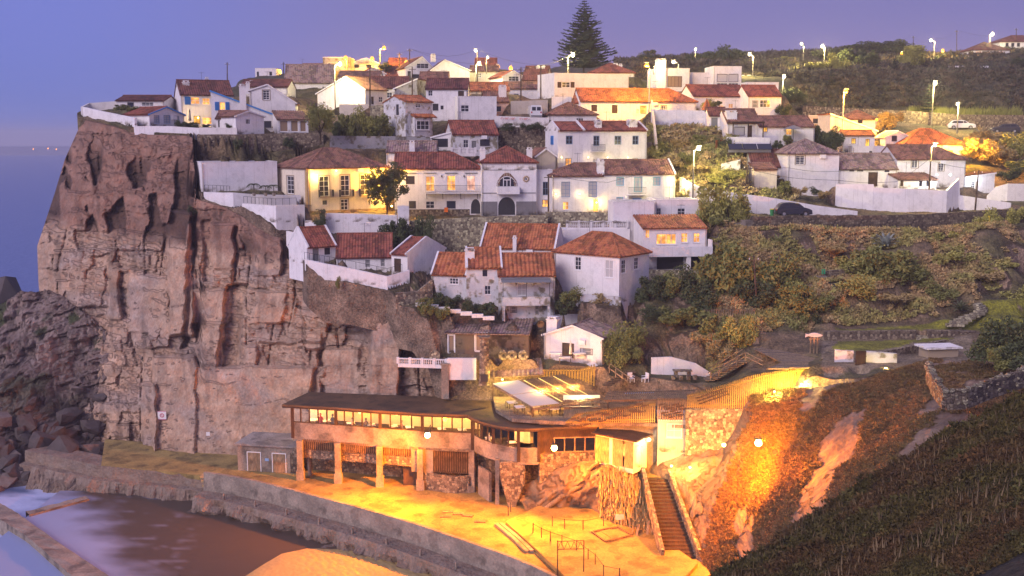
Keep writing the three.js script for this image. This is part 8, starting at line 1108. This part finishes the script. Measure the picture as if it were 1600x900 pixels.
// ---------------------------------------------------------------- vehicles
function car(label, p, turn, paint, suv, category = 'car') {
  const t = thing('parked_car', label, category, p, turn), s = new THREE.Shape(), cb = new THREE.Shape(), hh = suv ? 0.12 : 0;
  s.moveTo(-2.2, 0.32); s.lineTo(-2.25, 0.75); s.quadraticCurveTo(-2.2, 0.95 + hh, -1.9, 1.0 + hh); s.lineTo(0.9, 1.0 + hh); s.quadraticCurveTo(1.9, 0.95, 2.15, 0.72); s.lineTo(2.2, 0.35); s.lineTo(1.78, 0.3); s.absarc(1.38, 0.33, 0.4, 0, Math.PI, false); s.lineTo(-0.98, 0.3); s.absarc(-1.38, 0.33, 0.4, 0, Math.PI, false); s.closePath();
  cb.moveTo(-2.0, 1.0 + hh); cb.quadraticCurveTo(-1.8, 1.45 + hh, -1.3, 1.5 + hh); cb.lineTo(-0.1, 1.52 + hh); cb.quadraticCurveTo(0.5, 1.48 + hh, 1.15, 1.0 + hh); cb.closePath();
  const ex = (q, d, b) => new THREE.ExtrudeGeometry(q, { depth: d, bevelEnabled: true, bevelSize: b, bevelThickness: b, bevelSegments: 3, curveSegments: 10 }).translate(0, 0, -d / 2);
  mk('body', [ex(s, 1.6, 0.08)], paint, t); mk('cabin', ex(cb, 1.3, 0.09), paint, t);
  const gl = (x0, x1, x2, x3) => { const q = new THREE.Shape(); q.moveTo(x0, 1.06 + hh); q.lineTo(x1, 1.06 + hh); q.lineTo(x2, 1.42 + hh); q.lineTo(x3, 1.42 + hh); q.closePath(); return q; };
  for (const [a, b, c, d] of [[-1.75, -0.75, -0.75, -1.4], [-0.67, 0.2, 0.15, -0.67], [0.28, 0.95, 0.45, 0.22]]) for (const z of [-1, 1]) mk('window', new THREE.ExtrudeGeometry(gl(a, b, c, d), { depth: 0.02, bevelEnabled: false }).translate(0, 0, z > 0 ? 0.735 : -0.755), M.glass, t);
  mk('windscreen', beam(V(1.08, 1.06 + hh, 0), V(0.48, 1.47 + hh, 0), 1.25, 0.03).translate(0.06, 0.05, 0), M.glass, t); mk('rear_window', beam(V(-2.0, 1.1 + hh, 0), V(-1.62, 1.44 + hh, 0), 1.2, 0.03).translate(-0.1, 0.04, 0), M.glass, t);
  for (const x of [-1.38, 1.38]) for (const z of [-0.82, 0.82]) { const w = mk('wheel', new THREE.CylinderGeometry(0.33, 0.33, 0.2, 18).rotateX(Math.PI / 2).translate(x, 0.33, z), M.doorDark, t); mk('rim', new THREE.CylinderGeometry(0.19, 0.19, 0.02, 12).rotateX(Math.PI / 2).translate(x, 0.33, z + Math.sign(z) * 0.105), M.steel, w); }
  for (const z of [-0.6, 0.6]) { mk('headlight', box(2.1, 2.24, 0.62, 0.76, z - 0.18, z + 0.18), M.frame, t); mk('tail_light', box(-2.36, -2.27, 0.75, 0.92, z - 0.15, z + 0.15), mat(0.4, 0.02, 0.02), t); }
  return t;
}
const paint = (r, g, b) => new THREE.MeshPhysicalMaterial({ color: col(r, g, b), roughness: 0.4, clearcoat: 1, clearcoatRoughness: 0.06 });
car('black estate car parked along the white street wall', P(1239, 337.5, 140.6), 0.02, paint(0.012, 0.012, 0.014), true);
car('silver-white hatchback parked on the hillside below the stone wall', P(1502, 202, 194), -0.25, paint(0.6, 0.6, 0.62), false);
car('dark hatchback parked at the right by the hillside stone wall', P(1570, 208, 190), 2.9, paint(0.03, 0.028, 0.03), false);
{ const t = thing('parked_van', 'white van seen from behind above the graffiti wall', 'van', P(838, 185, 172), 0.1); const s = new THREE.Shape(); s.moveTo(-0.85, 0.3); s.lineTo(-0.88, 1.2); s.lineTo(-0.72, 1.95); s.lineTo(0.72, 1.95); s.lineTo(0.88, 1.2); s.lineTo(0.85, 0.3); s.closePath(); mk('body', new THREE.ExtrudeGeometry(s, { depth: 4, bevelEnabled: true, bevelSize: 0.06, bevelThickness: 0.06 }).translate(0, 0, -4), paint(0.7, 0.7, 0.68), t); for (const x of [-0.38, 0.38]) mk('rear_window', box(x - 0.3, x + 0.3, 1.2, 1.75, 0.062, 0.08), M.glass, t); for (const x of [-0.72, 0.72]) { mk('tail_light', box(x - 0.1, x + 0.1, 0.8, 1.05, 0.062, 0.08), mat(0.4, 0.02, 0.02), t); mk('wheel', new THREE.CylinderGeometry(0.32, 0.32, 0.2, 16).rotateZ(Math.PI / 2).translate(x, 0.32, -0.7), M.doorDark, t); } mk('bumper', box(-0.85, 0.85, 0.35, 0.5, 0.061, 0.12), M.doorGrey, t); }
{ const t = thing('kiosk', 'low kiosk with a flat white roof half hidden behind the near slope', 'kiosk', P(1473, 552, 108.6), 0.15); mk('wall', box(-1.6, 1.7, -0.8, 0.45, -1.8, 0), M.tan, t); mk('roof', box(-1.9, 2.0, 0.452, 0.62, -2.2, 0.3), M.white, t); }
{ const t = thing('waste_bin', 'small green waste bin at the tail of the black estate car', 'bin', P(1206, 337, 140.8)); mk('body', new THREE.CylinderGeometry(0.28, 0.22, 0.8, 12).translate(0, 0.4, 0), mat(0.03, 0.2, 0.06), t); mk('lid', cyl(0.3, 0.3, 0.08, 0, 0.8, 0, 12), mat(0.5, 0.5, 0.1), t); }
{ const t = thing('sign_post', 'green waymark sign on a post by the zigzag steps', 'sign', P(1286, 440, 129.6)); mk('post', cyl(0.04, 0.04, 1.4), M.woodPale, t); mk('panel', box(-0.22, 0.22, 0.9, 1.5, -0.02, 0.02), mat(0.04, 0.3, 0.12), t); }
{ const t = thing('yellow_pole', 'slanting yellow marker pole among the scrub at the right', 'pole', P(1553, 372, 137)); mk('shaft', rod(V(0, -0.2, 0), P(1545, 337, 137).sub(P(1553, 372, 137)), 0.07, 0.07), mat(0.7, 0.5, 0.03), t); }
{ const t = thing('picnic_table', 'heavy rustic table and stools on the gravel terrace', 'table', P(1066, 590, 115.6)); mk('tabletop', box(-1.0, 1.0, 0.72, 0.84, -0.5, 0.5), M.stone, t); for (const x of [-0.7, 0.7]) mk('leg', box(x - 0.18, x + 0.18, 0, 0.72, -0.3, 0.3), M.stone, t); for (const x of [-1.1, -0.3, 0.5, 1.2]) mk('stool', cyl(0.24, 0.24, 0.45, x, 0, 0.95), M.stone, t); }
for (const [x, l] of [[986, 'left white plastic chair on the gravel terrace'], [1008, 'right white plastic chair on the gravel terrace']]) { const t = thing('plastic_chair', l, 'chair', P(x, 597, 115.4), x > 1000 ? -1 : 0.4); mk('seat', box(-0.28, 0.28, 0.4, 0.46, -0.28, 0.28), M.frame, t); mk('backrest', box(-0.28, 0.28, 0.46, 1.0, -0.3, -0.25), M.frame, t); for (const s of [-1, 1]) { mk('armrest', box(s * 0.3 - 0.03, s * 0.3 + 0.03, 0.62, 0.67, -0.28, 0.24), M.frame, t); for (const q of [-1, 1]) mk('leg', box(-0.03, 0.03, 0, 0.4, -0.03, 0.03).translate(s * 0.25, 0, q * 0.25), M.frame, t); } }
{ const t = thing('solar_panels', 'row of dark solar panels on the bank below the pergola cottage', 'solar panels', P(1150, 236, 160)); for (let i = 0; i < 3; i++) mk('panel', box(-1.1 + i * 2.1, 0.9 + i * 2.1, 0, 0.06, -0.7, 0.7).rotateX(0.6).translate(0, 0.6, 0), M.glass, t); mk('frame', box(-1.1, 5.1, -0.2, 0.2, -0.3, -0.2), M.steel, t); }
{ const t = thing('red_slatted_fence', 'short orange-red fence panel on the bank by the pergola cottage', 'fence', P(1118, 237, 161.5), 1.0); for (let i = 0; i < 8; i++) mk('slat', box(i * 0.32, i * 0.32 + 0.28, -0.2, 1.7, -0.03, 0.03), M.tileOrange, t); }
for (const [x, y, D, l] of [[75, 232, 2500, 'farthest left orange light on the distant coast'], [52, 233, 2500, 'leftmost orange lamp on the distant coast'], [88, 233, 2500, 'right orange lamp on the distant coast']]) { const t = thing('distant_lamp', l, 'lamp', P(x, y, D)); mk('glowing_globe', new THREE.SphereGeometry(1.5, 8, 6), COL.s[1], t); }
tag(mk('distant_coast', [new THREE.SphereGeometry(1, 24, 10).scale(420, 26, 200).translate(-1180, -6, -2800), new THREE.SphereGeometry(1, 24, 10).scale(300, 20, 160).translate(-1560, -6, -2900)], mat(0.16, 0.17, 0.27)), null, null, null, 'structure');

// ---------------------------------------------------------------- alike things: say which one by its place in the row
{
  const ORD = 'first second third fourth fifth sixth seventh eighth ninth tenth eleventh twelfth thirteenth fourteenth fifteenth sixteenth seventeenth eighteenth nineteenth twentieth twenty-first twenty-second twenty-third twenty-fourth twenty-fifth twenty-sixth twenty-seventh twenty-eighth twenty-ninth thirtieth'.split(' '), G = new Map();
  for (const o of scene.children) if (o.userData.group && o.userData.label) { const k = o.userData.group + '|' + o.userData.label; if (!G.has(k)) G.set(k, []); G.get(k).push(o); }
  for (const list of G.values()) {
    if (list.length < 2 || list.length > 30) continue;
    const at = list.map((o) => [o, ...pixelOf(o.position)]), rows = list.length > 10 && !/fish|crest/.test(list[0].userData.label) ? 3 : 1; at.sort((a, b) => a[2] - b[2]);
    for (let r = 0; r < rows; r++) at.slice(Math.round(at.length * r / rows), Math.round(at.length * (r + 1) / rows)).sort((a, b) => a[1] - b[1]).forEach(([o], i) => { o.userData.label += ', ' + ORD[i] + ' from left' + (rows > 1 ? ' in ' + ['upper', 'middle', 'lower'][r] + ' row' : ''); });
  }
}
renderer.render(scene, camera);
